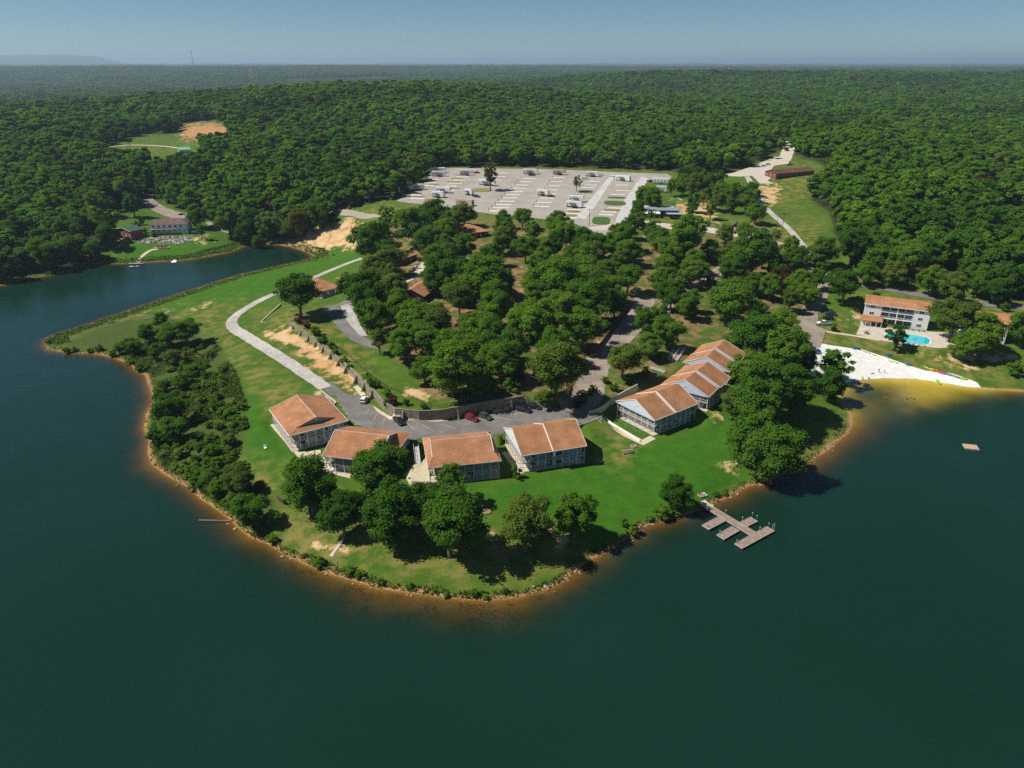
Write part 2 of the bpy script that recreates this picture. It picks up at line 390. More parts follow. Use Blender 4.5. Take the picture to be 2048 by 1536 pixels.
dirt = region([
  [(505, 488), (560, 476), (640, 452), (676, 440), (735, 440), (740, 470), (716, 495), (640, 510), (600, 498), (560, 492)],
  [(350, 262), (360, 246), (390, 246), (420, 240), (462, 252), (464, 290), (425, 292), (365, 282)],
  [(1516, 366), (1560, 368), (1562, 385), (1548, 415), (1535, 410), (1520, 388)],
  [(620, 790), (640, 775), (662, 800), (690, 800), (668, 812), (640, 800)],
  [(205, 645), (330, 620), (360, 632), (240, 648)], [(370, 615), (420, 600), (430, 610), (390, 628)],
  [(700, 794), (694, 789), (660, 762), (612, 735), (590, 700), (640, 740), (690, 770), (716, 787)],
  [(812, 775), (850, 765), (870, 790), (840, 812), (815, 800)],
  [(1440, 930), (1480, 925), (1490, 945), (1460, 950)],
  [(640, 1080), (700, 1095), (690, 1110), (640, 1100)], [(520, 655), (580, 650), (640, 690), (700, 740), (750, 800), (715, 785), (660, 752), (600, 712), (545, 678)],
  [(955, 1060), (1005, 1075), (990, 1090), (950, 1085)], [(1090, 1050), (1130, 1070), (1140, 1110), (1100, 1090)],
  [(1410, 840), (1450, 815), (1450, 850), (1420, 848)], [(1690, 635), (1720, 612), (1730, 625), (1705, 650)],
  [(1870, 700), (1960, 735), (1950, 745), (1880, 725)], [(1840, 700), (2048, 700), (2048, 720), (1900, 725)],
  [(1000, 560), (1060, 560), (1050, 640), (1010, 640)], [(1160, 640), (1230, 640), (1240, 700), (1180, 700)],
  [(1530, 460), (1560, 462), (1556, 475), (1532, 474)], [(1350, 400), (1440, 400), (1440, 445), (1350, 440)], [(1870, 520), (1925, 535), (1905, 555), (1870, 545)],
  [(1580, 560), (1640, 565), (1630, 590), (1585, 585)], [(230, 470), (262, 480), (240, 500), (225, 500)], [(1360, 560), (1400, 565), (1380, 590)],
  [(380, 470), (420, 480), (400, 490)], [(1310, 450), (1290, 447), (1292, 470), (1330, 470)],
  ], 16, 22)
dry = region([
  [(500, 640), (600, 600), (700, 640), (760, 760), (700, 790), (600, 730), (520, 680)], [(380, 620), (480, 600), (440, 640), (480, 700), (600, 780), (560, 850), (520, 800), (440, 700)],
  [(130, 660), (250, 640), (440, 620), (440, 670), (250, 690), (120, 695)],
  [(560, 1010), (1000, 1060), (1150, 1060), (1150, 1150), (900, 1170), (600, 1120), (480, 1040)], [(440, 900), (560, 930), (580, 1000), (480, 1000), (430, 950)],
  [(790, 405), (1000, 430), (990, 455), (700, 440), (700, 410)], [(215, 290), (390, 290), (380, 310), (220, 305)],
  [(1200, 850), (1290, 880), (1250, 950), (1180, 900)], [(1640, 640), (1740, 640), (1900, 700), (2048, 760), (1900, 770), (1620, 700)],
  [(1600, 880), (1700, 830), (1700, 870), (1600, 930)], [(1250, 440), (1640, 440), (1640, 520), (1300, 500)], [(1700, 530), (2048, 560), (2048, 640), (1700, 580)],
  [(1560, 320), (1660, 340), (1600, 420), (1500, 400)], [(860, 325), (1345, 330), (1345, 345), (860, 340)]], 22, 14)
lush = region([[(940, 980), (1200, 920), (1450, 830), (1500, 900), (1480, 980), (1300, 1050), (1200, 1080), (1000, 1030)], [(1150, 860), (1240, 850), (1300, 900), (1200, 920)],
  [(1400, 600), (1540, 600), (1500, 680), (1380, 700)], [(440, 700), (520, 800), (560, 860), (600, 980), (500, 940), (460, 800)], [(820, 560), (870, 600), (860, 640), (820, 620)],
  [(250, 490), (480, 480), (300, 525), (250, 525)], [(1590, 900), (1700, 850), (1690, 870)], [(400, 580), (730, 500), (730, 510), (500, 600), (300, 650)]], 22, 12)
rocky = region([[(270, 488), (285, 476), (380, 470), (392, 480), (360, 488), (275, 489)]], 2, 2)
scrub = region([[(110, 690), (250, 630), (340, 625), (430, 690), (480, 760), (490, 860), (470, 930), (560, 1010), (520, 1080), (440, 1010), (300, 930), (290, 800), (250, 720)]], 12, 10)
shoreb = smooth(3.2, 0.3, dshore)
def attr(me, name, arr, typ='FLOAT'):
    a = me.attributes.new(name, typ, 'POINT'); a.data.foreach_set('value', np.ascontiguousarray(arr, dtype=np.float32).ravel())
def grid_mesh(name, X, Y, Zz):
    nr, ntc = X.shape; me = bpy.data.meshes.new(name)
    co = np.stack([X, Y, Zz], -1).reshape(-1, 3).astype(np.float32)
    idx = np.arange(nr * ntc).reshape(nr, ntc)
    q = np.stack([idx[:-1, :-1], idx[:-1, 1:], idx[1:, 1:], idx[1:, :-1]], -1).reshape(-1, 4)
    me.vertices.add(len(co)); me.vertices.foreach_set('co', co.ravel())
    me.loops.add(q.size); me.loops.foreach_set('vertex_index', q.ravel().astype(np.int32))
    me.polygons.add(len(q)); me.polygons.foreach_set('loop_start', np.arange(0, q.size, 4, dtype=np.int32))
    me.polygons.foreach_set('loop_total', np.full(len(q), 4, np.int32)); me.polygons.foreach_set('use_smooth', np.ones(len(q), bool))
    me.update(calc_edges=True); return me

gm = bpy.data.materials.new('ground'); gm.use_nodes = True; g_ = gm.node_tree; L_ = g_.links; B_ = g_.nodes['Principled BSDF']
B_.inputs['Roughness'].default_value = 0.95; B_.inputs['Specular IOR Level'].default_value = 0.1
def A_(nm): a = nd(g_, 'ShaderNodeAttribute'); a.attribute_name = nm; return a.outputs['Fac']
def NZ(scale, det=4, nt=None, rough=.6, vec=None):
    t = nt or g_
    x = nd(t, 'ShaderNodeTexNoise'); x.inputs['Scale'].default_value = scale; x.inputs['Detail'].default_value = det; x.inputs['Roughness'].default_value = rough
    if vec is None:
        tc = nd(t, 'ShaderNodeTexCoord'); vec = tc.outputs['Object']
    t.links.new(vec, x.inputs['Vector']); return x.outputs[0]
def MIX(f, a, b, nt=None, blend='MIX'):
    t = nt or g_
    m = nd(t, 'ShaderNodeMix', data_type='RGBA', blend_type=blend)
    for s_, v in (('Factor', f), ('A', a), ('B', b)):
        if hasattr(v, 'is_linked'): t.links.new(v, m.inputs[s_])
        elif isinstance(v, tuple): m.inputs[s_].default_value = (*v, 1) if len(v) == 3 else v
        else: m.inputs[s_].default_value = v
    return m.outputs['Result']
def MTH(op, a, b=0.0, c=0.0, nt=None, clamp=False):
    t = nt or g_
    m = nd(t, 'ShaderNodeMath', operation=op); m.use_clamp = clamp
    for k, v in enumerate((a, b, c)):
        if hasattr(v, 'is_linked'): t.links.new(v, m.inputs[k])
        else: m.inputs[k].default_value = v
    return m.outputs[0]
def RNG(v, a, b, c=0.0, d=1.0, nt=None):
    t = nt or g_
    m = nd(t, 'ShaderNodeMapRange'); m.interpolation_type = 'SMOOTHSTEP'
    for k, q in enumerate((a, b, c, d)): m.inputs[k + 1].default_value = q
    t.links.new(v, m.inputs[0]); return m.outputs[0]
nA = NZ(0.035, 4); nB = NZ(0.22, 5); nC = NZ(1.6, 5, rough=.75); nD = NZ(0.09, 4)
grass = MIX(RNG(nA, .35, .65), (.040, .104, .008), (.064, .132, .011))
grass = MIX(RNG(nB, .4, .7), grass, (.090, .150, .016))
grass = MIX(A_('lush'), grass, MIX(RNG(nB, .35, .7), (.026, .118, .005), (.044, .148, .007)))
drycol = MIX(RNG(nC, .3, .7), (.30, .21, .075), (.15, .15, .035))
mw = nd(g_, 'ShaderNodeTexWave'); mw.inputs['Scale'].default_value = .16; mw.inputs['Distortion'].default_value = 1.6; mw.inputs['Detail'].default_value = 2; mw.inputs['Detail Scale'].default_value = .4
tcg = nd(g_, 'ShaderNodeTexCoord'); mpg = nd(g_, 'ShaderNodeMapping'); mpg.inputs['Rotation'].default_value = (0, 0, R(70)); L_.new(tcg.outputs['Object'], mpg.inputs[0]); L_.new(mpg.outputs[0], mw.inputs['Vector'])
grass = MIX(MTH('MULTIPLY', mw.outputs['Fac'], .16), grass, (.085, .15, .02))
grass = MIX(MTH('MULTIPLY', RNG(NZ(4.5, 4, rough=.8), .45, .7), .4), grass, (.11, .14, .03))
dryf = MTH('MULTIPLY', A_('dry'), RNG(MTH('ADD', MTH('MULTIPLY', nB, .6), MTH('MULTIPLY', nC, .4)), .42, .60))
grass = MIX(dryf, grass, drycol)
dirtcol = MIX(RNG(nB, .35, .65), (.52, .29, .12), (.60, .44, .24))
dirtf = RNG(MTH('ADD', A_('dirt'), MTH('MULTIPLY', MTH('SUBTRACT', MTH('ADD', MTH('MULTIPLY', nB, .6), MTH('MULTIPLY', nC, .4)), .5), 3.2)), .50, .86)
dirtcol = MIX(A_('redsoil'), dirtcol, (.46, .16, .065))
col = MIX(dirtf, grass, dirtcol)
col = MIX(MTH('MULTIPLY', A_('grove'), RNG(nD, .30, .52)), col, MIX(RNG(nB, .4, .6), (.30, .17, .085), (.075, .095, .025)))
col = MIX(A_('scrub'), col, MIX(RNG(nC, .4, .6), (.045, .075, .015), (.085, .11, .022)))
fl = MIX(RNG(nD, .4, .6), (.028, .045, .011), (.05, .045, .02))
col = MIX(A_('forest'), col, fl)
canopy = MIX(RNG(NZ(0.02, 6, rough=.8), .35, .65), (.022, .042, .012), (.045, .075, .018))
canopy = MIX(RNG(NZ(0.0014, 4), .58, .66), canopy, (.10, .13, .05))
col = MIX(A_('far'), col, canopy)
bedc = MIX(RNG(nB, .35, .65), (.30, .125, .035), (.25, .155, .05))
bedc = MIX(RNG(nC, .52, .62), bedc, (.10, .12, .02))
bedc = MIX(RNG(NZ(.5, 4), .60, .72), bedc, (.13, .14, .025))
col = MIX(A_('bank'), col, MIX(RNG(nC, .35, .65), (.42, .22, .09), (.30, .2, .1)))
col = MIX(A_('bed'), col, bedc)
col = MIX(A_('sandy'), col, (.92, .74, .14))
L_.new(col, B_.inputs['Base Color'])
bp = nd(g_, 'ShaderNodeBump'); bp.inputs['Strength'].default_value = .6; bp.inputs['Distance'].default_value = .25
L_.new(MTH('ADD', nC, MTH('MULTIPLY', nB, 2.0)), bp.inputs['Height']); L_.new(bp.outputs[0], B_.inputs['Normal'])

tm = grid_mesh('ground', GX, GY, Z); tm.materials.append(gm)
sandy = np.where(~land, np.exp(-((GPX - 1830) / 150.) ** 2 - ((GPY - 790) / 45.) ** 2) * 1.6, 0).clip(0, 1)
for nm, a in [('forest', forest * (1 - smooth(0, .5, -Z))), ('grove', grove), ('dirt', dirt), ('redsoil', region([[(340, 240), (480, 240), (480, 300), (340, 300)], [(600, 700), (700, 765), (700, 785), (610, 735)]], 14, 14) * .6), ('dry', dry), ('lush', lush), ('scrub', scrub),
              ('bank', np.where(land, smooth(1.9, 0.3, dshore * (0.3 + 1.6 * fbm(GX / 7, GY / 7, 3, 77))) * np.where((GPY < 700) & (GPX < 640), .25, 1), 1.0)), ('bed', np.where(land, 0, smooth(0, 0.1, -Z))), ('sandy', sandy),
              ('far', smooth(6800, 8200, r2))]: attr(tm, nm, a)
ground = link_mesh('ground', tm); ground['kind'] = 'structure'

# ---------------------------------------------------------------- lake
wr = radii[radii < 720]; k0 = len(wr)
inner = np.array([1.0, 20, 45, 70, 90]); WR = np.concatenate([inner, wr])
WX = WR[:, None] * np.sin(TH); WY = WR[:, None] * np.cos(TH)
dep = np.concatenate([np.full((5, NT), 6.0), -Z[:k0]]); dep = np.clip(dep, -1, 6)
wm = bpy.data.materials.new('lake_water'); wm.use_nodes = True; wt_ = wm.node_tree; wt_.nodes.clear(); wl = wt_.links
da = nd(wt_, 'ShaderNodeAttribute'); da.attribute_name = 'depth'
wf_ = MTH('SUBTRACT', 1.0, MTH('POWER', 2.718, MTH('MULTIPLY', MTH('MAXIMUM', da.outputs['Fac'], 0.0, nt=wt_), -1.6, nt=wt_), nt=wt_), nt=wt_, clamp=True)
tr = nd(wt_, 'ShaderNodeBsdfTransparent'); tr.inputs[0].default_value = (.90, .86, .66, 1)
df = nd(wt_, 'ShaderNodeBsdfDiffuse')
wcol = MIX(RNG(NZ(.012, 3, wt_), .35, .65, nt=wt_), (.0048, .0262, .0152), (.0060, .0300, .0195), wt_)
wl.new(wcol, df.inputs[0])
m1 = nd(wt_, 'ShaderNodeMixShader'); wl.new(wf_, m1.inputs[0]); wl.new(tr.outputs[0], m1.inputs[1]); wl.new(df.outputs[0], m1.inputs[2])
gl = nd(wt_, 'ShaderNodeBsdfGlossy'); gl.inputs['Roughness'].default_value = 0.06; gl.inputs[0].default_value = (.80, .97, 1, 1)
fr = nd(wt_, 'ShaderNodeFresnel'); fr.inputs[0].default_value = 1.33
tcw = nd(wt_, 'ShaderNodeTexCoord'); mp = nd(wt_, 'ShaderNodeMapping'); mp.inputs['Rotation'].default_value = (0, 0, R(-12)); mp.inputs['Scale'].default_value = (.55, 1.6, 1)
wl.new(tcw.outputs['Object'], mp.inputs[0])
n1 = NZ(.28, 3, wt_, vec=mp.outputs[0]); n2 = NZ(1.3, 2, wt_, vec=mp.outputs[0]); n3 = NZ(.02, 2, wt_)
hh = MTH('MULTIPLY', MTH('ADD', n1, MTH('MULTIPLY', n2, .35, nt=wt_), nt=wt_), RNG(n3, .3, .7, .35, 1.0, nt=wt_), nt=wt_)
wb = nd(wt_, 'ShaderNodeBump'); wb.inputs['Strength'].default_value = .75; wb.inputs['Distance'].default_value = .30
wl.new(hh, wb.inputs['Height']); wl.new(wb.outputs[0], gl.inputs['Normal']); wl.new(wb.outputs[0], fr.inputs['Normal'])
m2 = nd(wt_, 'ShaderNodeMixShader'); wl.new(fr.outputs[0], m2.inputs[0]); wl.new(m1.outputs[0], m2.inputs[1]); wl.new(gl.outputs[0], m2.inputs[2])
ow = nd(wt_, 'ShaderNodeOutputMaterial'); wl.new(m2.outputs[0], ow.inputs[0])
me = grid_mesh('lake_water', WX, WY, np.zeros_like(WX)); me.materials.append(wm); attr(me, 'depth', dep)
lake = link_mesh('lake_water', me); lake['kind'] = 'structure'

# ---------------------------------------------------------------- sheets that lie on the ground
def sheet(name, pts, m, lift=0.07, step=2.5, structure=True, flat=None, world=False, parent=None):
    poly = [tuple(p[:2]) for p in pts] if world else [tuple(G(x, y)[:2]) for x, y in pts]
    xs = [p[0] for p in poly]; ys = [p[1] for p in poly]
    bpts = []
    for i in range(len(poly)):
        a = Vector(poly[i]); b = Vector(poly[(i + 1) % len(poly)]); k = max(1, int((b - a).length / step))
        bpts += [tuple(a + (b - a) * j / k) for j in range(k)]
    gx, gy = np.meshgrid(np.arange(min(xs), max(xs), step), np.arange(min(ys), max(ys), step)); gx = gx.ravel(); gy = gy.ravel()
    ok = inpoly(gx, gy, bpts) & (segdist(gx, gy, bpts, True) > step * .4)
    V = [Vector(p) for p in bpts] + [Vector((a, b)) for a, b in zip(gx[ok], gy[ok])]
    nb = len(bpts); E = [(i, (i + 1) % nb) for i in range(nb)]
    vo, eo, fo, _, _, _ = delaunay_2d_cdt(V, E, [list(range(nb))], 1, 1e-4)
    va = np.array([tuple(v) for v in vo]); zz = (hgt(va[:, 0], va[:, 1]) + lift) if flat is None else np.full(len(va), flat)
    me = bpy.data.meshes.new(name); me.from_pydata([(a[0], a[1], z) for a, z in zip(va, zz)], [], [tuple(f) for f in fo]); me.update()
    bm = bmesh.new(); bm.from_mesh(me); bmesh.ops.recalc_face_normals(bm, faces=bm.faces)
    if bm.faces and sum(f.normal.z for f in bm.faces) < 0: bmesh.ops.reverse_faces(bm, faces=bm.faces)
    for f in bm.faces: f.smooth = True
    bm.to_mesh(me); bm.free()
    o = link_mesh(name, me, parent, m)
    if structure: o['kind'] = 'structure'
    return o
def ribbon_pts(cl, w):
    cl = [Vector(c[:2]) for c in cl]; out = []
    # smooth the centre line
    for _ in range(2):
        q = [cl[0]]
        for a, b in zip(cl[:-1], cl[1:]): q += [a * .75 + b * .25, a * .25 + b * .75]
        cl = q + [cl[-1]]
    L = []; Rr = []
    for i, c in enumerate(cl):
        d = (cl[min(i + 1, len(cl) - 1)] - cl[max(i - 1, 0)]).normalized(); n_ = Vector((-d.y, d.x))
        ww = w[0] + (w[1] - w[0]) * i / (len(cl) - 1) if isinstance(w, tuple) else w
        ww *= 1 + .05 * math.sin(i * 2.1)
        L.append(c + n_ * ww / 2); Rr.append(c - n_ * ww / 2)
    return L + Rr[::-1]
def road(name, px, w, m, lift=0.07, step=2.5):
    return sheet(name, ribbon_pts([G(*p) for p in px], w), m, lift, step, world=True)

M_gravel = mat('pale_gravel', (.50, .47, .43), .95, .10, .8, .5, col2=(.38, .35, .31), scale2=.12)
M_asph = mat('worn_asphalt', (.20, .185, .17), .9, .10, .5, .2, col2=(.165, .15, .14), scale2=.15)
M_asph2 = mat('sun_bleached_asphalt', (.34, .28, .22), .9, .10, .5, .2, col2=(.27, .22, .17), scale2=.15)
M_conc = mat('concrete', (.62, .54, .38), .9, .08, .6, .1, col2=(.52, .45, .31), scale2=2.0)
M_concw = mat('pale_concrete', (.54, .47, .38), .9, .06, .6, .1)
M_park = mat('park_gravel', (.42, .375, .325), .95, .10, .07, .2, col2=(.33, .29, .25), scale2=.8)
M_parkw = mat('white_gravel', (.52, .50, .48), .95, .08, .3, .2)
M_sand = mat('white_sand', (.76, .75, .71), .95, .05, .5, .3, col2=(.64, .62, .56), scale2=2.5)
M_pad = mat('parking_pad', (.66, .62, .52), .9, .06, .5, .1)
M_line = mat('faded_yellow_paint', (.62, .47, .14), .8, .1, 2)
M_islg = mat('dry_island_grass', (.17, .17, .035), .95, .15, .6, .2, col2=(.28, .21, .07))
M_lawn2 = mat('island_lawn', (.06, .13, .02), .95, .15, .6, .2)

GRAVEL_CL = [(724, 517), (702, 524), (680, 533), (623, 557), (590, 571), (558, 584), (530, 596), (505, 609), (478, 626), (465, 638), (462, 650), (470, 660), (484, 667), (500, 677), (519, 689), (558, 713), (598, 739), (630, 760), (650, 776)]
road('gravel_road', GRAVEL_CL, 5.0, M_gravel, .09, 1.3)
LOTW = [tuple(P(x, y, 7.3)[:2]) for x, y in LOTPX]
sheet('parking_lot', LOTW, M_asph, .06, 1.6, world=True)
road('driveway', [(1140, 822), (1165, 806), (1178, 785), (1184, 760), (1190, 735), (1205, 708), (1238, 680), (1262, 655), (1278, 632), (1288, 610), (1290, 590)], (11, 9), M_asph2, .08, 2)
road('terrace_drive', [(660, 612), (668, 625), (680, 640), (695, 660), (712, 676), (735, 688), (762, 694)], (6.5, 4.5), M_asph, .08, 1.5)
road('cabin_lane', [(676, 612), (690, 606), (700, 600)], 5, M_asph, .08, 2)
sheet('gravel_apron', [(680, 612), (702, 606), (712, 625), (720, 650), (735, 672), (720, 672), (700, 650), (688, 632)], M_gravel, .10, 2)
road('inner_drive', [(782, 572), (800, 566), (822, 556), (838, 546), (850, 530), (860, 522)], 6, M_concw, .1, 2)
road('inner_drive', [(838, 546), (820, 552), (800, 548), (794, 552), (798, 560)], 4, M_concw, .13, 2)
road('ridge_road', [(1468, 526), (1448, 536), (1430, 548), (1412, 560), (1380, 575), (1345, 600), (1310, 640)], 7, M_asph2, .1, 3)
road('back_road', [(1600, 525), (1625, 540), (1655, 556), (1705, 567), (1780, 578), (1846, 591), (1945, 607), (2048, 616), (2200, 640)], 6.5, M_asph, .15, 3)
road('beach_drive', [(1648, 560), (1640, 585), (1632, 602), (1622, 622)], 8, M_asph2, .13, 3)
sheet('beach_parking_lot', [(1606, 618), (1634, 612), (1636, 640), (1632, 652), (1652, 660), (1646, 680), (1640, 696), (1622, 696), (1610, 668), (1587, 656), (1588, 645)], M_asph2, .17, 3)
road('white_path', [(1486, 345), (1496, 356), (1508, 378), (1520, 400), (1533, 418), (1552, 436), (1573, 453), (1590, 472), (1604, 490), (1622, 508), (1636, 520)], 4.2, M_gravel, .15, 3)
road('campground_road', [(640, 414), (674, 424), (730, 433), (804, 438), (860, 446)], 5.5, mat('old_asphalt', (.34, .30, .24), .9), .2, 4)
road('campground_street', [(1187, 461), (1240, 452), (1288, 445), (1344, 455), (1405, 458), (1461, 468), (1524, 472)], 11, M_concw, .2, 4)
sheet('gravel_yard', [(1440, 352), (1470, 345), (1503, 334), (1530, 322), (1550, 314), (1580, 314), (1577, 328), (1548, 332), (1538, 348), (1548, 352), (1535, 362), (1548, 368), (1520, 368), (1504, 352), (1480, 354)], M_concw, .25, 5)
road('entrance_road', [(1568, 322), (1573, 310), (1577, 298), (1579, 285), (1579, 276)], 11, M_concw, .3, 6)
sheet('concrete_slab', [(1532, 489), (1543, 482), (1568, 487), (1560, 496)], M_concw, .15, 4)
road('house_drive', [(292, 398), (305, 410), (325, 422), (350, 430), (372, 436)], (9, 14), M_asph2, .2, 4)
road('house_drive', [(420, 444), (432, 452), (455, 462), (480, 470), (500, 478)], 7, M_asph2, .2, 4)
road('field_path', [(215, 295), (250, 290.5), (300, 291), (340, 294), (372, 299)], 4, M_conc, .3, 6)
road('dirt_track', [(1860, 540), (1868, 555), (1876, 568), (1866, 583)], 3.0, mat('track_dirt', (.5, .36, .17), .95), .2, 3)
road('forest_clearing_road', [(1727, 202), (1733, 210), (1738, 220), (1735, 228)], 9, M_concw, .6, 12)
sheet('campground', [(792, 403), (826, 384), (855, 362), (862, 339), (910, 336), (958, 337), (1050, 338), (1129, 340), (1240, 345), (1334, 348), (1345, 355), (1305, 362), (1286, 369),
   (1272, 402), (1259, 437), (1231, 463), (1211, 473), (1187, 464), (1150, 448), (1060, 436), (985, 429), (889, 415)], M_park, .2, 6)
# ---------------------------------------------------------------- foliage
def leaf_mat(name, stops, trans=0.50):
    m = bpy.data.materials.new(name); m.use_nodes = True; t = m.node_tree; t.nodes.clear()
    oi = nd(t, 'ShaderNodeObjectInfo'); at = nd(t, 'ShaderNodeAttribute'); at.attribute_name = 'tint'
    f = MTH('ADD', MTH('MULTIPLY', oi.outputs['Random'], .72, nt=t), MTH('MULTIPLY', at.outputs['Fac'], .28, nt=t), nt=t)
    cr = nd(t, 'ShaderNodeValToRGB'); el = cr.color_ramp.elements
    for k, (p_, c) in enumerate(stops):
        e = el[k] if k < 2 else el.new(p_)
        e.position = p_; e.color = (*c, 1)
    t.links.new(f, cr.inputs[0])
    d = nd(t, 'ShaderNodeBsdfDiffuse'); tl = nd(t, 'ShaderNodeBsdfTranslucent'); mx = nd(t, 'ShaderNodeMixShader'); mx.inputs[0].default_value = trans
    t.links.new(cr.outputs[0], d.inputs[0]); t.links.new(cr.outputs[0], tl.inputs[0])
    t.links.new(d.outputs[0], mx.inputs[1]); t.links.new(tl.outputs[0], mx.inputs[2])
    o = nd(t, 'ShaderNodeOutputMaterial'); t.links.new(mx.outputs[0], o.inputs[0]); return m
LM = {
 'mid': leaf_mat('oak_leaves', [(0, (0.082, 0.178, 0.016)), (.45, (0.117, 0.240, 0.022)), (1, (0.177, 0.298, 0.029))]),
 'dark': leaf_mat('dark_leaves', [(0, (0.054, 0.141, 0.014)), (.5, (0.078, 0.185, 0.017)), (1, (0.112, 0.233, 0.023))]),
 'bright': leaf_mat('bright_leaves', [(0, (0.092, 0.206, 0.014)), (.5, (0.124, 0.258, 0.020)), (1, (0.184, 0.296, 0.026))]),
 'olive': leaf_mat('olive_leaves', [(0, (0.098, 0.162, 0.022)), (.5, (0.137, 0.209, 0.029)), (1, (0.195, 0.263, 0.040))]),
 'yellow': leaf_mat('yellowing_leaves', [(0, (.09, .11, .02)), (.5, (.14, .15, .028)), (1, (.20, .17, .035))]),
 'brown': leaf_mat('brown_leaves', [(0, (.09, .045, .022)), (1, (.14, .08, .035))]),
 'blue': leaf_mat('spruce_needles', [(0, (.05, .085, .07)), (1, (.08, .12, .09))]),
 'forest': leaf_mat('forest_leaves', [(0, (0.068, 0.170, 0.012)), (.35, (0.103, 0.236, 0.014)), (.7, (0.144, 0.296, 0.018)), (.93, (0.197, 0.355, 0.024)), (1, (0.236, 0.281, 0.048))]),
 'fdark': leaf_mat('forest_leaves_dark', [(0, (0.051, 0.131, 0.013)), (.5, (0.074, 0.175, 0.016)), (1, (0.102, 0.216, 0.022))]),
}
M_bark = mat('bark', (.16, .12, .09), .95, .2, 2, .3)
M_barkd = mat('dark_bark', (.085, .065, .05), .95, .2, 2, .3)

def crown_mesh(name, seed, nleaf, leaf, style='round', lobes=26, wd=.55, wo=.35, wr=.38, core=.10):
    """crown of a tree 10 m tall (z 0 = ground), nominal width 8 m"""
    g = np.random.default_rng(seed)
    if style == 'round': cz, rx, rz = 5.6, 4.0, 4.2
    elif style == 'tall': cz, rx, rz = 5.3, 4.0, 4.8
    elif style == 'wide': cz, rx, rz = 6.6, 4.0, 3.3
    elif style == 'sparse': cz, rx, rz = 6.3, 3.7, 3.5
    elif style == 'bush': cz, rx, rz = 4.4, 4.1, 5.3
    elif style == 'cone': cz, rx, rz = 5.0, 4.0, 5.0
    C = []; Rr = []
    if style == 'cone':
        for k in range(lobes):
            h = (k + .5) / lobes; z = 0.8 + 8.8 * h; rad = 3.6 * (1 - h) * g.uniform(.55, .95); a = k * 2.4
            C.append((rad * math.cos(a), rad * math.sin(a), z)); Rr.append(max(.5, 1.7 * (1 - h)) * g.uniform(.8, 1.2))
    else:
        for k in range(lobes):
            h = 1 - 2 * (k + .5) / lobes; a = k * 2.39996 + g.uniform(-.5, .5); q = math.sqrt(1 - h * h)
            f = g.uniform(.42, 1.0); 
            C.append((rx * f * q * math.cos(a) * g.uniform(.8, 1.12), rx * f * q * math.sin(a) * g.uniform(.8, 1.12), cz + rz * f * (h + .08)))
            Rr.append(g.uniform(.17, .36) * rx * (0.8 if style == 'sparse' else 1))
        C.append((0, 0, cz - .4)); Rr.append(rx * .34)
    C = np.array(C); Rr = np.array(Rr)
    if style != 'cone':
        az = np.arctan2(C[:, 1], C[:, 0]); k1, k2, k3 = g.uniform(0, 6.28, 3); m_ = 1 + .20 * np.cos(az - k1) + .13 * np.cos(2 * az - k2) + .10 * np.cos(3 * az - k3 + C[:, 2]); C[:, 0] *= m_; C[:, 1] *= m_
        C[:, 0] += .12 * (C[:, 2] - cz) * np.cos(k1); C[:, 2] += g.normal(0, .25, len(C))
    w = Rr ** 1.7; w /= w.sum()
    li = g.choice(len(C), nleaf, p=w)
    d = g.normal(size=(nleaf, 3)); d /= np.linalg.norm(d, axis=1)[:, None]
    d[:, 2] = np.where((d[:, 2] < -.2) & (g.random(nleaf) < .6), -d[:, 2], d[:, 2])
    r = Rr[li] * np.clip(g.normal(.90, .20, nleaf), .2, 1.4)
    if style == 'sparse': r *= g.uniform(.7, 1.25, nleaf)
    p = C[li] + d * r[:, None] * np.array([1, 1, .82])
    out = p - np.array([0, 0, cz]); out /= np.linalg.norm(out, axis=1)[:, None] + 1e-6
    nn = d * wd + out * wo + np.array([0, 0, .6]) + g.normal(size=(nleaf, 3)) * wr; nn /= np.linalg.norm(nn, axis=1)[:, None]
    t = np.cross(nn, g.normal(size=(nleaf, 3))); t /= np.linalg.norm(t, axis=1)[:, None]; b = np.cross(nn, t)
    s = leaf * g.uniform(.55, 1.3, nleaf)[:, None] * .5
    asp = g.uniform(.6, 1.0, nleaf)[:, None]
    ni = int(nleaf * core); lk = g.random(nleaf) < 0
    if core:
        k = g.integers(0, nleaf, ni); p[k] = C[li[k]] + d[k] * (Rr[li[k]] * .70)[:, None] * np.array([1, 1, .82]); s[k] *= 2.1
        nk = d[k] * .8 + np.array([0, 0, .4]) + g.normal(size=(ni, 3)) * .12; nk /= np.linalg.norm(nk, axis=1)[:, None]; nn[k] = nk
        t[k] = np.cross(nk, g.normal(size=(ni, 3))); t[k] /= np.linalg.norm(t[k], axis=1)[:, None]; b[k] = np.cross(nk, t[k])
    q = np.stack([p - t * s * 1.1, p - b * s * asp, p + t * s * 1.1, p + b * s * asp * .9], 1)
    q[:, 0] += nn * s * .25; q[:, 2] -= nn * s * .3
    me = bpy.data.meshes.new(name); co = q.reshape(-1, 3).astype(np.float32)
    me.vertices.add(len(co)); me.vertices.foreach_set('co', co.ravel())
    me.loops.add(len(co)); me.loops.foreach_set('vertex_index', np.arange(len(co), dtype=np.int32))
    me.polygons.add(nleaf); me.polygons.foreach_set('loop_start', np.arange(0, len(co), 4, dtype=np.int32)); me.polygons.foreach_set('loop_total', np.full(nleaf, 4, np.int32))
    me.update(calc_edges=True)
    lt = g.random(len(C))[li] * .6 + g.random(nleaf) * .4
    a = me.attributes.new('tint', 'FLOAT', 'POINT'); a.data.foreach_set('value', np.repeat(lt, 4).astype(np.float32))
    me.materials.append(LM['mid'])
    return me, C, Rr
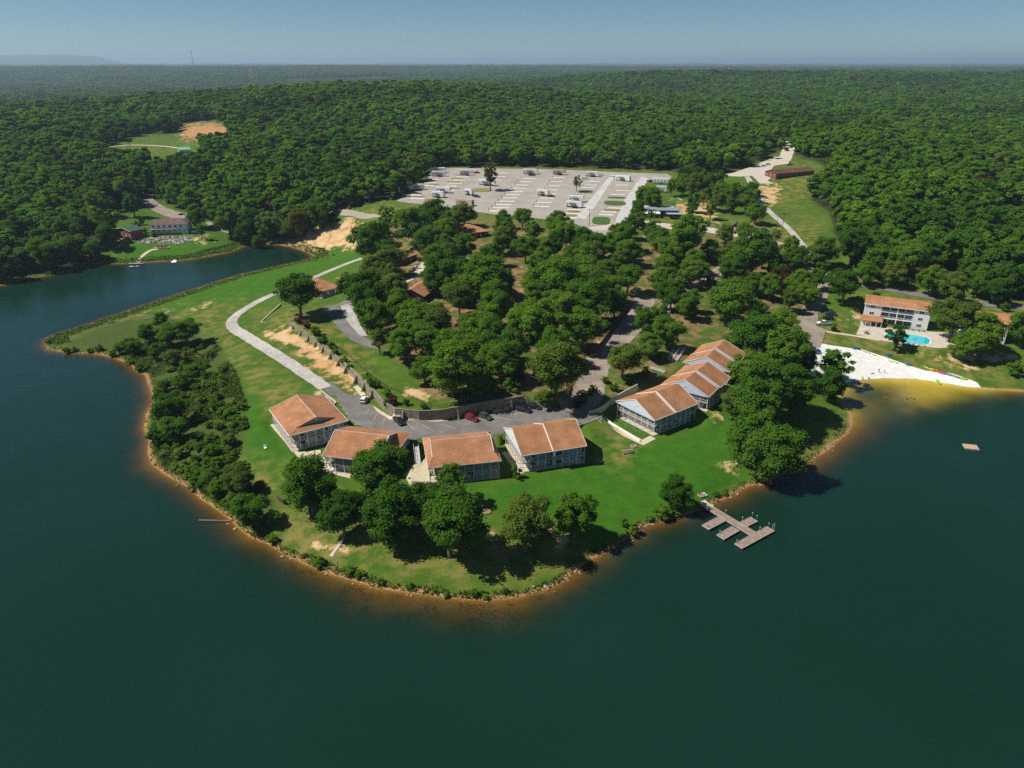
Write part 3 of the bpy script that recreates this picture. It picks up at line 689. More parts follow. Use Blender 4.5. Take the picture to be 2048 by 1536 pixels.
def trunk_mesh(name, C, seed, r0=.28, lean=0.0):
    g = random.Random(seed); m = MB()
    pts = [Vector((0, 0, -.6)), Vector((.05, .03, 1.6)), Vector((g.uniform(-.2, .2), g.uniform(-.2, .2), 3.6)), Vector((g.uniform(-.4, .4), g.uniform(-.4, .4), 6.0)), Vector((0, 0, 8.2))]
    rs = [r0 * 1.25, r0, r0 * .8, r0 * .5, r0 * .15]
    for i in range(4): m.tube(pts[i], pts[i + 1], rs[i], rs[i + 1], 7, cap=False)
    idx = list(range(len(C))); g.shuffle(idx)
    for i in idx[:11]:
        c = Vector(C[i]); st = pts[1].lerp(pts[3], g.random())
        mid = st.lerp(c, .5) + Vector((0, 0, -.4)); m.tube(st, mid, r0 * .38, r0 * .26, 5, cap=False); m.tube(mid, c, r0 * .26, r0 * .07, 5, cap=False)
    me = bpy.data.meshes.new(name); me.from_pydata(m.v, [], m.f); me.polygons.foreach_set('use_smooth', [True] * len(me.polygons)); me.materials.append(M_bark); me.update()
    return me
PROTO = {}
def proto(key, *a, r0=.28, **k):
    me, C, Rr = crown_mesh('crown_' + key, *a, **k); PROTO[key] = (me, trunk_mesh('trunk_' + key, C, a[0], r0))
for i in range(4): proto('nr%d' % i, 10 + i, 14000, .34, 'round', 52)
for i in range(2): proto('nt%d' % i, 20 + i, 14000, .34, 'tall', 56)
for i in range(2): proto('nw%d' % i, 30 + i, 14000, .34, 'wide', 52)
proto('ns0', 40, 2600, .42, 'sparse', 24, r0=.22, core=0); proto('ns1', 41, 4200, .42, 'sparse', 28)
for i in range(3): proto('mr%d' % i, 50 + i, 5200, .52, 'round', 36)
for i in range(2): proto('mt%d' % i, 60 + i, 5200, .52, 'tall', 38)
proto('bush0', 70, 2600, .62, 'bush', 22, r0=.12); proto('bush1', 71, 2600, .62, 'bush', 16, r0=.12); proto('bush2', 72, 3000, .55, 'bush', 30, r0=.12)
proto('cone0', 80, 4200, .42, 'cone', 34); proto('ms0', 90, 1100, .6, 'sparse', 18, r0=.2)
for i in range(7): proto('ff%d' % i, 100 + i, 2200, .78, ['tall', 'round', 'tall', 'wide', 'round', 'sparse', 'tall'][i], [17, 13, 24, 15, 26, 18, 12][i], wd=.6, wo=.7, wr=.26, core=.14)

TREES = []           # dicts: x, y, h, w, kind, leaves
def put(x, y, h, w, kind='nr', lv='mid', name='oak_tree', note=None, lean=0, gz_=None):
    TREES.append(dict(x=x, y=y, z=gz(x, y) if gz_ is None else gz_, h=h, w=w, kind=kind, lv=lv, name=name, note=note, lean=lean))
def tree_c(cx, cy, w, asp=1.15, kind='nr', lv='mid', name='broadleaf_tree', note=None, lean=0):
    """crown centre and crown width in photo pixels -> a tree standing on the ground there"""
    if cy > 900 and cx > 560: w *= 1.08; asp *= 1.06
    if cx < 520 and cy > 630: w *= .86
    by = cy
    for _ in range(5):
        g = G(cx, by); D = depth(g); wm = w * D / F; h = asp * wm
        ph = math.atan2(H - g.z, math.hypot(g.x, g.y)); by = cy + .5 * h * F * math.cos(ph) / D * 1.12
    put(g.x, g.y, h, wm, kind, lv, name, note, lean)

T = """628 965 98 1.2 nt dark;690 1030 74 1.15 nr dark;774 946 98 1.0 nw dark;792 1028 100 1.2 nt dark;900 1048 114 1.15 nr dark;905 962 66 1.3 ns mid;742 1004 48 1.25 nt dark;846 1000 64 1.2 nr dark;1050 1045 98 1.15 nr olive;1150 1030 76 1.15 nr bright;
1348 985 52 1.25 nt dark;1520 790 120 1.1 nr dark;1500 868 112 1.15 nt dark;1540 905 105 1.1 nr dark;1585 780 90 1.1 nr dark;1490 740 70 1.1 nr mid;1560 700 95 1.1 nr mid;1510 675 90 1.05 nw dark;
1600 720 60 1.1 nr dark;1468 800 60 1.2 nt olive;1465 690 50 1.1 nr mid;1560 650 70 1 nr bright;1660 728 70 1.0 ns mid;1655 765 62 1.2 nt dark;1788 672 44 1.3 ns dark;1898 640 84 1.0 nw olive;1960 668 82 1.05 nr bright;1925 690 56 1 nr mid;2040 655 64 1.2 nt mid;
1684 572 62 1.05 nw dark;1592 568 56 1.1 nr mid;1612 590 44 1.1 nr mid;1560 560 50 1.05 nr brownish;1448 603 88 1.05 nr mid;1500 508 84 1.15 nr mid;1462 540 56 1.1 nr dark;1368 470 74 1.2 nt bright;1340 500 56 1.1 nr mid;
1585 520 56 1.1 nr mid;1640 500 56 1.1 nt mid;1700 492 60 1.15 nr dark;1750 520 64 1.1 nr mid;1805 515 64 1.1 nr mid;1725 545 44 1.1 nr mid;1780 545 50 1.1 nt olive;1860 560 56 1.1 nr mid;1900 575 60 1.1 nr olive;1950 560 60 1.1 nr mid;1985 580 48 1.1 nr dark;
1275 425 30 1.6 nt dark;1258 452 34 1.5 nt dark;1300 462 30 1.4 nt mid;1235 470 40 1.2 nr mid;1305 395 36 1.3 nt mid;1388 368 38 1.3 nt olive;1362 375 24 1.2 nr mid;1405 395 34 1.2 ns olive;1432 400 34 1.2 nr olive;1460 385 36 1.2 nr mid;1490 400 40 1.2 ns mid;1510 425 40 1.1 nr mid;1420 420 30 1.2 ns mid;1380 425 28 1.2 ns mid;1300 430 22 1.2 ns mid;
981 352 32 1.7 ns yellow;1153 366 22 1.5 ns yellow;603 590 80 1.05 nw dark;376 665 66 .9 nw dark;340 668 56 1.0 nr mid;300 665 46 1.0 nr dark;270 690 44 .9 nr mid;318 700 46 .9 nr dark;345 715 44 .9 nr olive;240 695 30 .9 nr mid;325 640 40 .9 nr mid;
342 818 78 1.05 nr dark;350 855 62 1.0 nr mid;318 870 46 1.0 nr dark;395 740 40 .8 nr mid;370 760 46 .8 nr dark;330 770 34 .9 nr dark;484 960 70 1.1 nr olive;504 1018 82 1.05 nr dark;440 975 50 1.1 nt mid;420 955 46 1.0 nr mid;550 1035 36 .9 nr dark;470 1005 48 1 nr mid;430 900 40 .8 nr mid;460 880 36 .8 nr olive;
744 480 78 1.05 nr dark;778 440 44 1.4 ns mid;735 585 84 1.15 nt dark;752 632 72 1.1 nt mid;700 570 44 1.2 nr mid;830 452 66 1.15 nr mid;872 430 60 1.1 nt dark;850 488 56 1.2 nr dark;905 545 84 1.1 nr dark;868 560 50 1.2 nr dark;970 560 90 1.05 nr mid;
906 735 96 1.2 nt mid;1112 735 98 1.15 nr olive;1000 720 80 1.1 nr mid;1244 722 72 1.0 nw olive;1332 662 62 1.1 nr mid;1300 690 50 1.0 nr mid;1285 640 50 1.1 nr mid;1160 655 80 1.1 nr mid;1175 600 90 1.1 nr dark;1080 640 90 1.1 nr bright;1120 560 100 1.0 nr bright;
760 680 46 1.2 ns olive;735 640 40 1.4 ns brownish;830 640 70 1.1 nr bright;810 690 60 1.1 nr mid;850 740 50 1.1 nr mid;960 765 56 1 nr dark;780 520 60 1.1 nr olive;756 540 56 1.1 nr olive;1380 548 50 1.1 nr mid;1370 610 46 1.2 nr mid;1340 590 56 1.1 nr dark;1320 560 50 1.1 nr mid;
252 380 44 1.2 nr mid;270 410 34 1.3 nr dark;358 385 44 1.2 nr mid;395 430 34 1.4 nt mid;405 462 20 1.6 ns mid;430 425 40 1.2 nt mid;460 440 46 1.2 nr mid;500 440 50 1.1 nr dark;490 465 36 1.1 nr dark;545 450 46 1.2 nr mid;520 478 30 1.1 nr dark;600 445 44 1.4 nr yellowish;640 425 50 1.2 nr mid;580 460 36 1.1 nr mid;
100 505 56 1.1 nr mid;160 455 60 1.1 nr dark;195 440 50 1.1 nr mid;215 470 44 1.1 nr dark;140 500 46 1.2 nr dark;30 470 56 1.1 nr dark;20 530 50 1.1 nr dark;60 500 44 1.1 nr dark;115 460 50 1.1 nr mid;190 500 36 1.1 nr dark;200 405 44 1.1 nr mid;
850 325 30 1.2 nt mid;838 315 26 1.4 ns brownish;1240 310 20 1.6 ns brownish;1730 465 50 1.1 nr dark;1560 690 40 1 nr bright;1090 795 36 1 nr olive"""
for t in T.replace('\n', '').split(';'):
    if not t.strip(): continue
    a = t.split(); k = a[4]; lv = {'brownish': 'brown', 'yellowish': 'yellow'}.get(a[5], a[5])
    tree_c(float(a[0]), float(a[1]), float(a[2]), float(a[3]), k, lv)
nhand = len(TREES)

# grove between the cabins and the parking lot, filled up with trees of its own kind
KEEP = [[(775, 560), (800, 520), (800, 490), (840, 500), (862, 528), (850, 570), (850, 600), (800, 600)], [(640, 600), (720, 600), (725, 650), (770, 692), (700, 690)], [(820, 600), (870, 600), (870, 650), (840, 640)],
        [(1150, 840), (1160, 760), (1180, 700), (1215, 680), (1262, 630), (1270, 590), (1310, 590), (1310, 640), (1230, 720), (1210, 790), (1210, 840)], [(930, 445), (985, 445), (985, 500), (930, 500)],
        [(870, 800), (850, 760), (800, 760), (800, 820)], [(1010, 580), (1050, 580), (1045, 660), (1015, 660)], [(600, 545), (700, 545), (700, 620), (600, 620)], [(800, 575), (860, 575), (860, 625), (800, 625)],[(1370,560),(1480,520),(1480,540),(1380,600),(1360,600)]]
gpoly = [(720, 590), (740, 520), (740, 480), (810, 450), (880, 450), (1000, 452), (1180, 478), (1330, 510), (1390, 545), (1340, 610), (1280, 640), (1240, 690), (1190, 700), (1165, 750),
         (1120, 795), (1090, 790), (1040, 783), (960, 793), (880, 795), (855, 780), (820, 730), (765, 690), (740, 650)]
gw = [tuple(P(x, y, 14)[:2]) for x, y in gpoly]
xs = [p[0] for p in gw]; ys = [p[1] for p in gw]; g2 = random.Random(5); cand = 0
while cand < 9000 and len(TREES) < nhand + 84:
    cand += 1; x = g2.uniform(min(xs), max(xs)); y = g2.uniform(min(ys), max(ys)); z = gz(x, y); px, py = proj(x, y, z)
    if not inpoly(np.array([px]), np.array([py]), gpoly)[0] or any(inpoly(np.array([px]), np.array([py]), k)[0] for k in KEEP): continue
    h = g2.uniform(11.5, 15.5); w_ = h * g2.uniform(.75, .95)
    if any((t['x'] - x) ** 2 + (t['y'] - y) ** 2 < (.33 * (w_ + t['w'])) ** 2 for t in TREES): continue
    put(x, y, h, w_, g2.choice(['nr', 'nr', 'nt', 'nw']), g2.choice(['mid', 'mid', 'bright', 'bright', 'dark', 'olive']))
ngrove = len(TREES)
rpoly = [(1260, 640), (1330, 560), (1300, 480), (1250, 440), (1290, 380), (1350, 355), (1500, 375), (1530, 430), (1520, 480), (1640, 520), (1640, 600), (1560, 640), (1600, 690), (1560, 760), (1480, 740), (1500, 680), (1400, 640), (1330, 700), (1290, 740), (1230, 740), (1240, 680)]
RK = [[(1280, 438), (1540, 440), (1540, 480), (1280, 480)], [(1285, 395), (1365, 395), (1365, 440), (1285, 440)], [(1360, 595), (1480, 520), (1500, 545), (1400, 600)], [(1400, 640), (1500, 650), (1490, 690), (1390, 690)], [(1255, 600), (1310, 590), (1290, 650), (1235, 700), (1225, 680)], [(1300, 345), (1345, 345), (1345, 392), (1300, 392)], [(1400, 590), (1530, 610), (1520, 640), (1420, 640)]]
rw = [tuple(P(x, y, 14)[:2]) for x, y in rpoly]; xs = [p[0] for p in rw]; ys = [p[1] for p in rw]; cand = 0
while cand < 9000 and len(TREES) < ngrove + 46:
    cand += 1; x = g2.uniform(min(xs), max(xs)); y = g2.uniform(min(ys), max(ys)); z = gz(x, y); px, py = proj(x, y, z)
    if not inpoly(np.array([px]), np.array([py]), rpoly)[0] or any(inpoly(np.array([px]), np.array([py]), k)[0] for k in RK): continue
    h = g2.uniform(9.5, 13); w_ = h * g2.uniform(.72, .92)
    if any((t['x'] - x) ** 2 + (t['y'] - y) ** 2 < (.36 * (w_ + t['w'])) ** 2 for t in TREES): continue
    put(x, y, h, w_, g2.choice(['nr', 'mr', 'nt', 'ns', 'mr']), g2.choice(['mid', 'mid', 'bright', 'dark', 'olive']))

# forest: base points everywhere outside the cleared land
pts = []
def ring(r0, r1, s, sc, szz):
    out = []
    th0 = R(50)
    for r in np.arange(r0, r1, s * .9):
        nth = int(2 * th0 * r / s); th = -th0 + (np.arange(nth) + rng.random(nth)) * 2 * th0 / nth; rj = r + (rng.random(nth) - .5) * s * .9
        out.append(np.stack([rj * np.sin(th), rj * np.cos(th), np.full(nth, sc), np.full(nth, szz)], 1))
    return np.concatenate(out)
pts = np.concatenate([ring(300, 900, 11.5, 1.5, 1.3), ring(900, 1900, 15, 1.95, 1.45), ring(1900, 3400, 22, 2.7, 1.6), ring(3400, 7600, 36, 4.0, 1.7)])
pz = hgt(pts[:, 0], pts[:, 1]); ppx, ppy = proj(pts[:, 0], pts[:, 1], pz)
ok = ~inpoly(ppx, ppy, CLEAR) & (ppx > -160) & (ppx < 2900) & (ppy < 640) & inpoly(pts[:, 0], pts[:, 1], LAND)
for mdw in MEADOWS: ok &= ~inpoly(ppx, ppy, mdw)
ok &= ~inpoly(ppx, ppy, FCLEAR)
ok &= (segdist(pts[:, 0], pts[:, 1], SHORE) > 2.5)
# the road up through the wood keeps a gap
ok &= ~inpoly(ppx, ppy, [(1566, 322), (1573, 268), (1584, 268), (1590, 322)])
fld = np.array([fbm(pts[:, 0] / 420, pts[:, 1] / 420, 3, 61)])[0]
ok &= ~((np.hypot(pts[:, 0], pts[:, 1]) > 3000) & (fld > .66))
hx = np.array([t['x'] for t in TREES]); hy = np.array([t['y'] for t in TREES]); hw = np.array([t['w'] for t in TREES])
nearf = np.where(ok & (pts[:, 1] < 800))[0]
for i in nearf:
    if ((hx - pts[i, 0]) ** 2 + (hy - pts[i, 1]) ** 2 < (.42 * hw + 1.9) ** 2).any(): ok[i] = False
pts = pts[ok]; pz = pz[ok]; ppx = ppx[ok]; ppy = ppy[ok]
# the nearest forest trees become individuals
vis = np.where((ppx > -10) & (ppx < 2058))[0]
dd = np.hypot(pts[vis, 0], pts[vis, 1]); order = vis[np.argsort(dd)]
NIND = 310 - len(TREES)
ind = order[:max(0, NIND)]
for i in ind:
    h = g2.uniform(12.5, 18); put(pts[i, 0], pts[i, 1], h, h * g2.uniform(.78, .95), g2.choice(['mr', 'mr', 'mt']), g2.choice(['forest', 'forest', 'mid', 'dark']), gz_=pz[i])
keep = np.ones(len(pts), bool); keep[ind] = False
pts = pts[keep]; pz = pz[keep]

LMK = [('gravel_road_bend', 463, 648, 'the bend of the gravel road'), ('', 620, 750, 'the lower end of the gravel road'), ('', 1345, 870, 'the picnic table lodge lawn'), ('', 1470, 1040, 'the cross-armed dock'),
       ('', 1790, 676, 'the swimming pool'), ('', 335, 470, 'the white lakeside house'), ('', 245, 470, 'the green cove cabin'), ('', 1585, 345, 'the long brown roofed building'),
       ('', 1325, 425, 'the flat roofed campground office'), ('', 1463, 450, 'the small green roofed cabin'), ('', 1496, 452, 'the small red roofed cabin'), ('', 860, 350, 'the back left corner of the campground'),
       ('', 812, 520, 'the drive loop cabin'), ('', 822, 605, 'the brown gabled cabin'), ('', 650, 590, 'the tan roofed cabin'), ('', 945, 465, 'the rust roofed cabin in the grove'),
       ('', 1650, 645, 'the cars above the beach'), ('', 1980, 650, 'the second pool lodge'), ('', 1740, 740, 'the white sand beach'), ('', 1275, 585, 'the cream camper van'), ('', 1180, 735, 'the red car on the driveway'),
       ('', 640, 470, 'the bare orange earth by the cove'), ('', 380, 690, 'the left shore of the point'), ('', 610, 900, 'the westernmost lodge'), ('', 720, 940, 'the lodge with the blue end gable'), ('', 930, 970, 'the patio lodge'), ('', 1100, 950, 'the twin roofed lodge on the lawn'),
       ('', 1290, 850, 'the white gabled screened lodge'), ('', 1430, 700, 'the rearmost stepped lodge'), ('', 930, 850, 'the red vehicle at the wall'), ('', 1060, 820, 'the black vehicles at the wall end'), ('', 740, 800, 'the white wagon'),
       ('', 580, 650, 'the low end of the buttressed wall'), ('', 700, 720, 'the middle of the buttressed wall'), ('', 1430, 550, 'the ridge road in the trees'), ('', 1600, 480, 'the white gravel path'), ('', 1780, 575, 'the road behind the pool lodge'), ('', 1870, 560, 'the dirt track'),
       ('', 1210, 465, 'the campground entrance'), ('', 1000, 345, 'the back edge of the campground'), ('', 300, 395, 'the drive behind the white house'), ('', 500, 487, 'the head of the cove'), ('', 100, 560, 'the far left cove shore'), ('', 560, 1100, 'the bottom left shore'), ('', 1000, 1190, 'the tip of the point'), ('', 1600, 930, 'the right shore below the lodges'),
       ('', 1700, 400, 'the wooded slope right of the path'), ('', 1950, 500, 'the right wooded slope'), ('', 800, 760, 'the dry slope behind the wall'), ('', 1030, 620, 'the bare gap in the grove'), ('', 1320, 660, 'the camper lane'),
 ('', 355, 688, 'the leaning dark tree on the point'), ('', 345, 850, 'the big dark shore tree at the left'), ('', 470, 775, 'the mown strip beside the bank scrub'), ('', 487, 985, 'the olive tree on the left bank'), ('', 440, 890, 'the middle of the bank scrub'), ('', 410, 790, 'the upper bank scrub'), ('', 1920, 545, 'the bare patch above the dirt track'), ('', 2000, 590, 'the bend of the back road'), ('', 1840, 500, 'the foot of the right wooded slope'), ('', 1120, 600, 'the bright crowns in mid grove'), ('', 950, 640, 'the gabled cabin lawn edge'), ('', 1110, 480, 'the back of the grove'), ('', 1150, 720, 'the right flank of the grove')]
lm = [(G(x, y), n_) for _, x, y, n_ in LMK]
ORD = ['closest to', 'second closest to', 'third closest to', 'fourth closest to', 'fifth closest to', 'sixth closest to', 'seventh closest to', 'eighth closest to', 'ninth closest to', 'tenth closest to', 'eleventh closest to', 'twelfth closest to', 'thirteenth closest to', 'fourteenth closest to', 'fifteenth closest to', 'sixteenth closest to', 'seventeenth closest to', 'eighteenth closest to']
TONE = {'mid': 'mid green', 'dark': 'dark green', 'bright': 'bright green', 'olive': 'olive green', 'yellow': 'yellowing', 'brown': 'browning', 'forest': 'deep green', 'blue': 'blue green'}
SHP = {'nr': 'rounded', 'nt': 'tall', 'nw': 'spreading', 'ns': 'sparse open', 'mr': 'rounded', 'mt': 'tall', 'bu': 'low'}
def lm_labels(items, noun, shape=lambda t: '', maxn=18):
    """each item is named by the landmark it stands nearest to, counted outwards from it"""
    by = {}
    for t in items:
        d = [((t['x'] - g.x) ** 2 + (t['y'] - g.y) ** 2, k) for k, (g, _) in enumerate(lm)]; d.sort(); by.setdefault(d[0][1], []).append((d[0][0], t))
    for k, l in by.items():
        l.sort(key=lambda q: q[0])
        for j, (_, t) in enumerate(l):
            if j < maxn: t['label'] = ('%s %s %s, %s %s' % (shape(t), TONE[t['lv']], noun, ORD[j], lm[k][1])).strip(); t['grp'] = None
            else: t['label'] = '%s some way off from %s' % (noun, lm[k][1]); t['grp'] = '%ss further from %s' % (noun, lm[k][1])
for t in TREES:
    t['noun'] = 'tree'
lm_labels(TREES, 'tree', lambda t: SHP[t['kind'][:2]])
cnt = {'nr': 4, 'nt': 2, 'nw': 2, 'ns': 2, 'mr': 3, 'mt': 2}
def build_tree(t, name, cat, rnd):
    k = t['kind']
    key = k if k in PROTO else (k + str(rnd.randrange(cnt[k])))
    cm, tmh = PROTO[key]
    e = empty(name, (t['x'], t['y'], t['z']), t['label'], cat, t.get('grp') or t.get('g2'), rnd.uniform(0, 6.28))
    sc = (t['w'] / 8.0, t['w'] / 8.0 * rnd.uniform(.92, 1.08), t['h'] / 10.0)
    for nm, me in (('crown', cm), ('trunk', tmh)):
        o = bpy.data.objects.new(nm, me); COL.objects.link(o); o.parent = e; o.scale = sc
        if t['lean']: o.rotation_euler = (t['lean'], 0, 0)
        if nm == 'crown': o.material_slots[0].link = 'OBJECT'; o.material_slots[0].material = LM[t['lv']]
    return e
r3 = random.Random(3)
for t in TREES:
    if not t.get('grp'): t['g2'] = 'broadleaf trees around the resort'
    build_tree(t, 'broadleaf_tree', 'tree', r3)

# ---------------------------------------------------------------- shrubs
SHR = []
def shrub_c(cx, cy, w, asp=.9, lv='mid', kind='bush0'):
    g = G(cx, cy + w * .35); wm = w * depth(g) / F
    SHR.append(dict(x=g.x, y=g.y, z=g.z - .1, h=wm * asp, w=wm, kind=kind, lv=lv, lean=0))
ST = """1031 948 22 1.5 mid;1322 1022 38 .9 bright;1248 1047 18 1.3 mid;1266 1058 28 1 bright;2026 740 32 1.1 mid;1390 1008 18 .9 mid;591 925 16 1.3 dark;
735 755 20 1 mid;745 767 24 1 dark;757 770 16 1 dark;775 787 22 1 mid;787 801 22 1 brown;773 806 16 1 mid;813 805 16 1 brown;848 812 16 1 dark;600 640 20 .9 brown;613 648 22 .8 brown;632 662 24 .9 mid;648 680 22 .9 dark;663 690 18 .9 dark;672 703 16 .9 mid;690 722 18 1 bright;700 733 16 .8 bright;
1165 795 28 1 olive;1182 782 22 1 olive;1188 778 16 1 yellow;1155 808 20 .9 blue;1020 770 34 .9 mid;985 775 34 1 mid;1040 760 26 1.4 blue;1005 780 20 .8 mid;
1665 655 18 1 mid;1320 715 24 .9 dark;1290 745 24 .9 dark;1260 760 22 .9 dark;1210 760 18 .9 olive;1230 775 20 .9 dark;700 935 14 .8 mid;
950 1185 18 1 mid;893 1190 14 .9 bright;1010 1180 16 .9 mid;972 1193 14 .8 bright;870 1182 12 .9 mid;545 1075 26 .8 mid;700 1138 26 .7 mid;640 1120 28 .7 bright;720 1145 24 .7 mid;760 1160 20 .7 mid;820 1168 18 .7 mid;
96 683 12 1 mid;135 700 16 .8 dark;150 698 14 .8 mid;180 700 14 .8 mid;225 708 16 1 bright;200 695 18 .8 mid;260 722 20 .8 mid;280 735 22 .9 mid;
283 445 14 1.4 dark;290 462 12 1 dark;307 470 10 1 dark;1455 575 26 1 mid;1420 560 20 .9 mid;820 1172 14 .6 yellow;610 1108 14 .6 yellow;585 1100 12 .6 bright;1430 985 18 .6 bright;1450 985 14 .6 bright;1350 1025 20 .7 bright;1300 1035 18 .7 mid;1215 1085 14 .6 bright;
1600 560 22 1 olive;1750 590 20 .8 mid;1705 560 24 1 mid;2008 615 20 1 mid;1608 625 14 1 mid;930 700 30 .8 mid;640 400 20 1 bright;700 395 22 1 bright;715 402 16 1 bright;275 455 18 1.2 dark"""
for i, t in enumerate(ST.replace('\n', '').split(';')):
    if t.strip():
        a = t.split(); shrub_c(float(a[0]), float(a[1]), float(a[2]), float(a[3]), a[4], 'bush%d' % (i % 3))
# scrub bank on the left shore: each bush that can be told apart
g4 = random.Random(9); sb = [(350, 700), (400, 690), (445, 720), (480, 770), (490, 850), (470, 920), (540, 990), (520, 1050), (430, 1000), (330, 930), (320, 860), (310, 790), (340, 740)]
tr_ = 0
while tr_ < 1500 and len(SHR) < 196:
    tr_ += 1; px = g4.uniform(300, 545); py = g4.uniform(690, 1055)
    if not inpoly(np.array([px]), np.array([py]), sb)[0]: continue
    g = G(px, py); w_ = g4.uniform(2.6, 5.2)
    if any((s_['x'] - g.x) ** 2 + (s_['y'] - g.y) ** 2 < (.30 * (w_ + s_['w'])) ** 2 for s_ in SHR): continue
    SHR.append(dict(x=g.x, y=g.y, z=g.z - .2, h=w_ * g4.uniform(.5, .8), w=w_, kind='bush%d' % g4.randrange(3), lv=g4.choice(['olive', 'mid', 'mid', 'olive', 'bright', 'dark']), lean=0))
lm_labels(SHR, 'shrub', lambda t: 'leafy', 18)
for t in SHR:
    if t.get('grp'): pass
    else: t['g2'] = 'shrubs around the resort'
    build_tree(t, 'shrub', 'shrub', r3)

# ---------------------------------------------------------------- the wood that reads as one mass
def instancer(name, P3, scl, rot, idx, srcs, label, cat, mats=None):
    me = bpy.data.meshes.new(name); me.vertices.add(len(P3)); me.vertices.foreach_set('co', P3.astype(np.float32).ravel())
    a = me.attributes.new('scl', 'FLOAT_VECTOR', 'POINT'); a.data.foreach_set('vector', scl.astype(np.float32).ravel())
    a = me.attributes.new('rot', 'FLOAT_VECTOR', 'POINT'); a.data.foreach_set('vector', rot.astype(np.float32).ravel())
    a = me.attributes.new('idx', 'INT', 'POINT'); a.data.foreach_set('value', idx.astype(np.int32))
    me.update(); o = link_mesh(name, me); tag(o, label, cat, kind='stuff')
    ng = bpy.data.node_groups.new(name, 'GeometryNodeTree')
    ng.interface.new_socket('Geometry', in_out='INPUT', socket_type='NodeSocketGeometry'); ng.interface.new_socket('Geometry', in_out='OUTPUT', socket_type='NodeSocketGeometry')
    gi = ng.nodes.new('NodeGroupInput'); go = ng.nodes.new('NodeGroupOutput'); ip = ng.nodes.new('GeometryNodeInstanceOnPoints'); jn = ng.nodes.new('GeometryNodeJoinGeometry')
    for s_ in reversed(srcs):
        oi = ng.nodes.new('GeometryNodeObjectInfo'); oi.inputs['Object'].default_value = s_; oi.inputs['As Instance'].default_value = True; ng.links.new(oi.outputs['Geometry'], jn.inputs[0])
    def na(nm, ty): q = ng.nodes.new('GeometryNodeInputNamedAttribute'); q.data_type = ty; q.inputs['Name'].default_value = nm; return q.outputs['Attribute']
    ng.links.new(gi.outputs[0], ip.inputs['Points']); ng.links.new(jn.outputs[0], ip.inputs['Instance']); ip.inputs['Pick Instance'].default_value = True
    ng.links.new(na('idx', 'INT'), ip.inputs['Instance Index']); ng.links.new(na('rot', 'FLOAT_VECTOR'), ip.inputs['Rotation']); ng.links.new(na('scl', 'FLOAT_VECTOR'), ip.inputs['Scale'])
    ng.links.new(ip.outputs[0], go.inputs[0]); md = o.modifiers.new('trees', 'NODES'); md.node_group = ng
    return o
# trees of the wood: four crowns with their stems joined, kept as plain meshes
def src(name, key, lv):
    cm, tmh = PROTO[key]; bm = bmesh.new(); bm.from_mesh(tmh); 
    me = bpy.data.meshes.new(name)
    cv = np.empty(len(cm.vertices) * 3, np.float32); cm.vertices.foreach_get('co', cv)
    tv = np.empty(len(tmh.vertices) * 3, np.float32); tmh.vertices.foreach_get('co', tv); bm.free()
    nv = len(cm.vertices); F_ = [tuple(range(i, i + 4)) for i in range(0, nv, 4)] + [tuple(v + nv for v in p.vertices) for p in tmh.polygons]
    me.from_pydata(np.concatenate([cv, tv]).reshape(-1, 3).tolist(), [], F_)
    me.materials.append(LM[lv]); me.materials.append(M_barkd); me.polygons.foreach_set('material_index', [0] * (nv // 4) + [1] * len(tmh.polygons))
    tt_ = np.empty(nv, np.float32); cm.attributes['tint'].data.foreach_get('value', tt_)
    a = me.attributes.new('tint', 'FLOAT', 'POINT'); a.data.foreach_set('value', np.concatenate([tt_, np.zeros(len(tmh.vertices), np.float32)])); me.update()
    return bpy.data.objects.new(name, me)
SRC = [src('forest_tree_source', 'ff%d' % i, 'forest') for i in range(4)] + [src('forest_tree_source', 'ff5', 'brown'), src('forest_tree_source', 'ff5', 'olive'), src('forest_tree_source', 'ff4', 'bright'), src('forest_tree_source', 'ff6', 'mid'), src('forest_tree_source', 'ff4', 'fdark'), src('forest_tree_source', 'ff6', 'fdark')]
nP = len(pts)
vr = rng.uniform(.62, 1.35, nP); hs = rng.uniform(.95, 1.2, nP) * pts[:, 3] * vr ** .8; ws = rng.uniform(1.0, 1.25, nP) * pts[:, 2] * vr
tone = fbm(pts[:, 0] / 140, pts[:, 1] / 140, 3, 71) + rng.normal(0, .09, nP)
ix = np.where(tone > .62, rng.choice([6, 7], nP), np.where(tone < .42, rng.choice([8, 9], nP), rng.choice(6, nP, p=[.23, .23, .23, .225, .013, .072])))
instancer('forest', np.stack([pts[:, 0], pts[:, 1], pz], 1), np.stack([ws, ws, hs], 1), np.stack([np.zeros(nP), np.zeros(nP), rng.uniform(0, 6.28, nP)], 1), ix, SRC,
          'dense green broadleaf forest covering the hills behind the campground', 'forest')
# ---------------------------------------------------------------- haze
hz_ = bpy.data.materials.new('haze_air'); hz_.use_nodes = True; hn = hz_.node_tree; hn.nodes.clear()
pv = hn.nodes.new('ShaderNodeVolumePrincipled'); pv.inputs['Color'].default_value = (.62, .80, 1.0, 1); pv.inputs['Density'].default_value = HAZE if 'HAZE' in globals() else 9e-5
pv.inputs['Anisotropy'].default_value = .2
ho = hn.nodes.new('ShaderNodeOutputMaterial'); hn.links.new(pv.outputs[0], ho.inputs['Volume'])
mb = MB(); mb.box(-64000, -300, -8.5, 64000, 63500, 330)
hzo = mb.build('haze', hz_); tag(hzo, 'pale blue summer haze lying over the lake and hills', 'haze', kind='stuff')

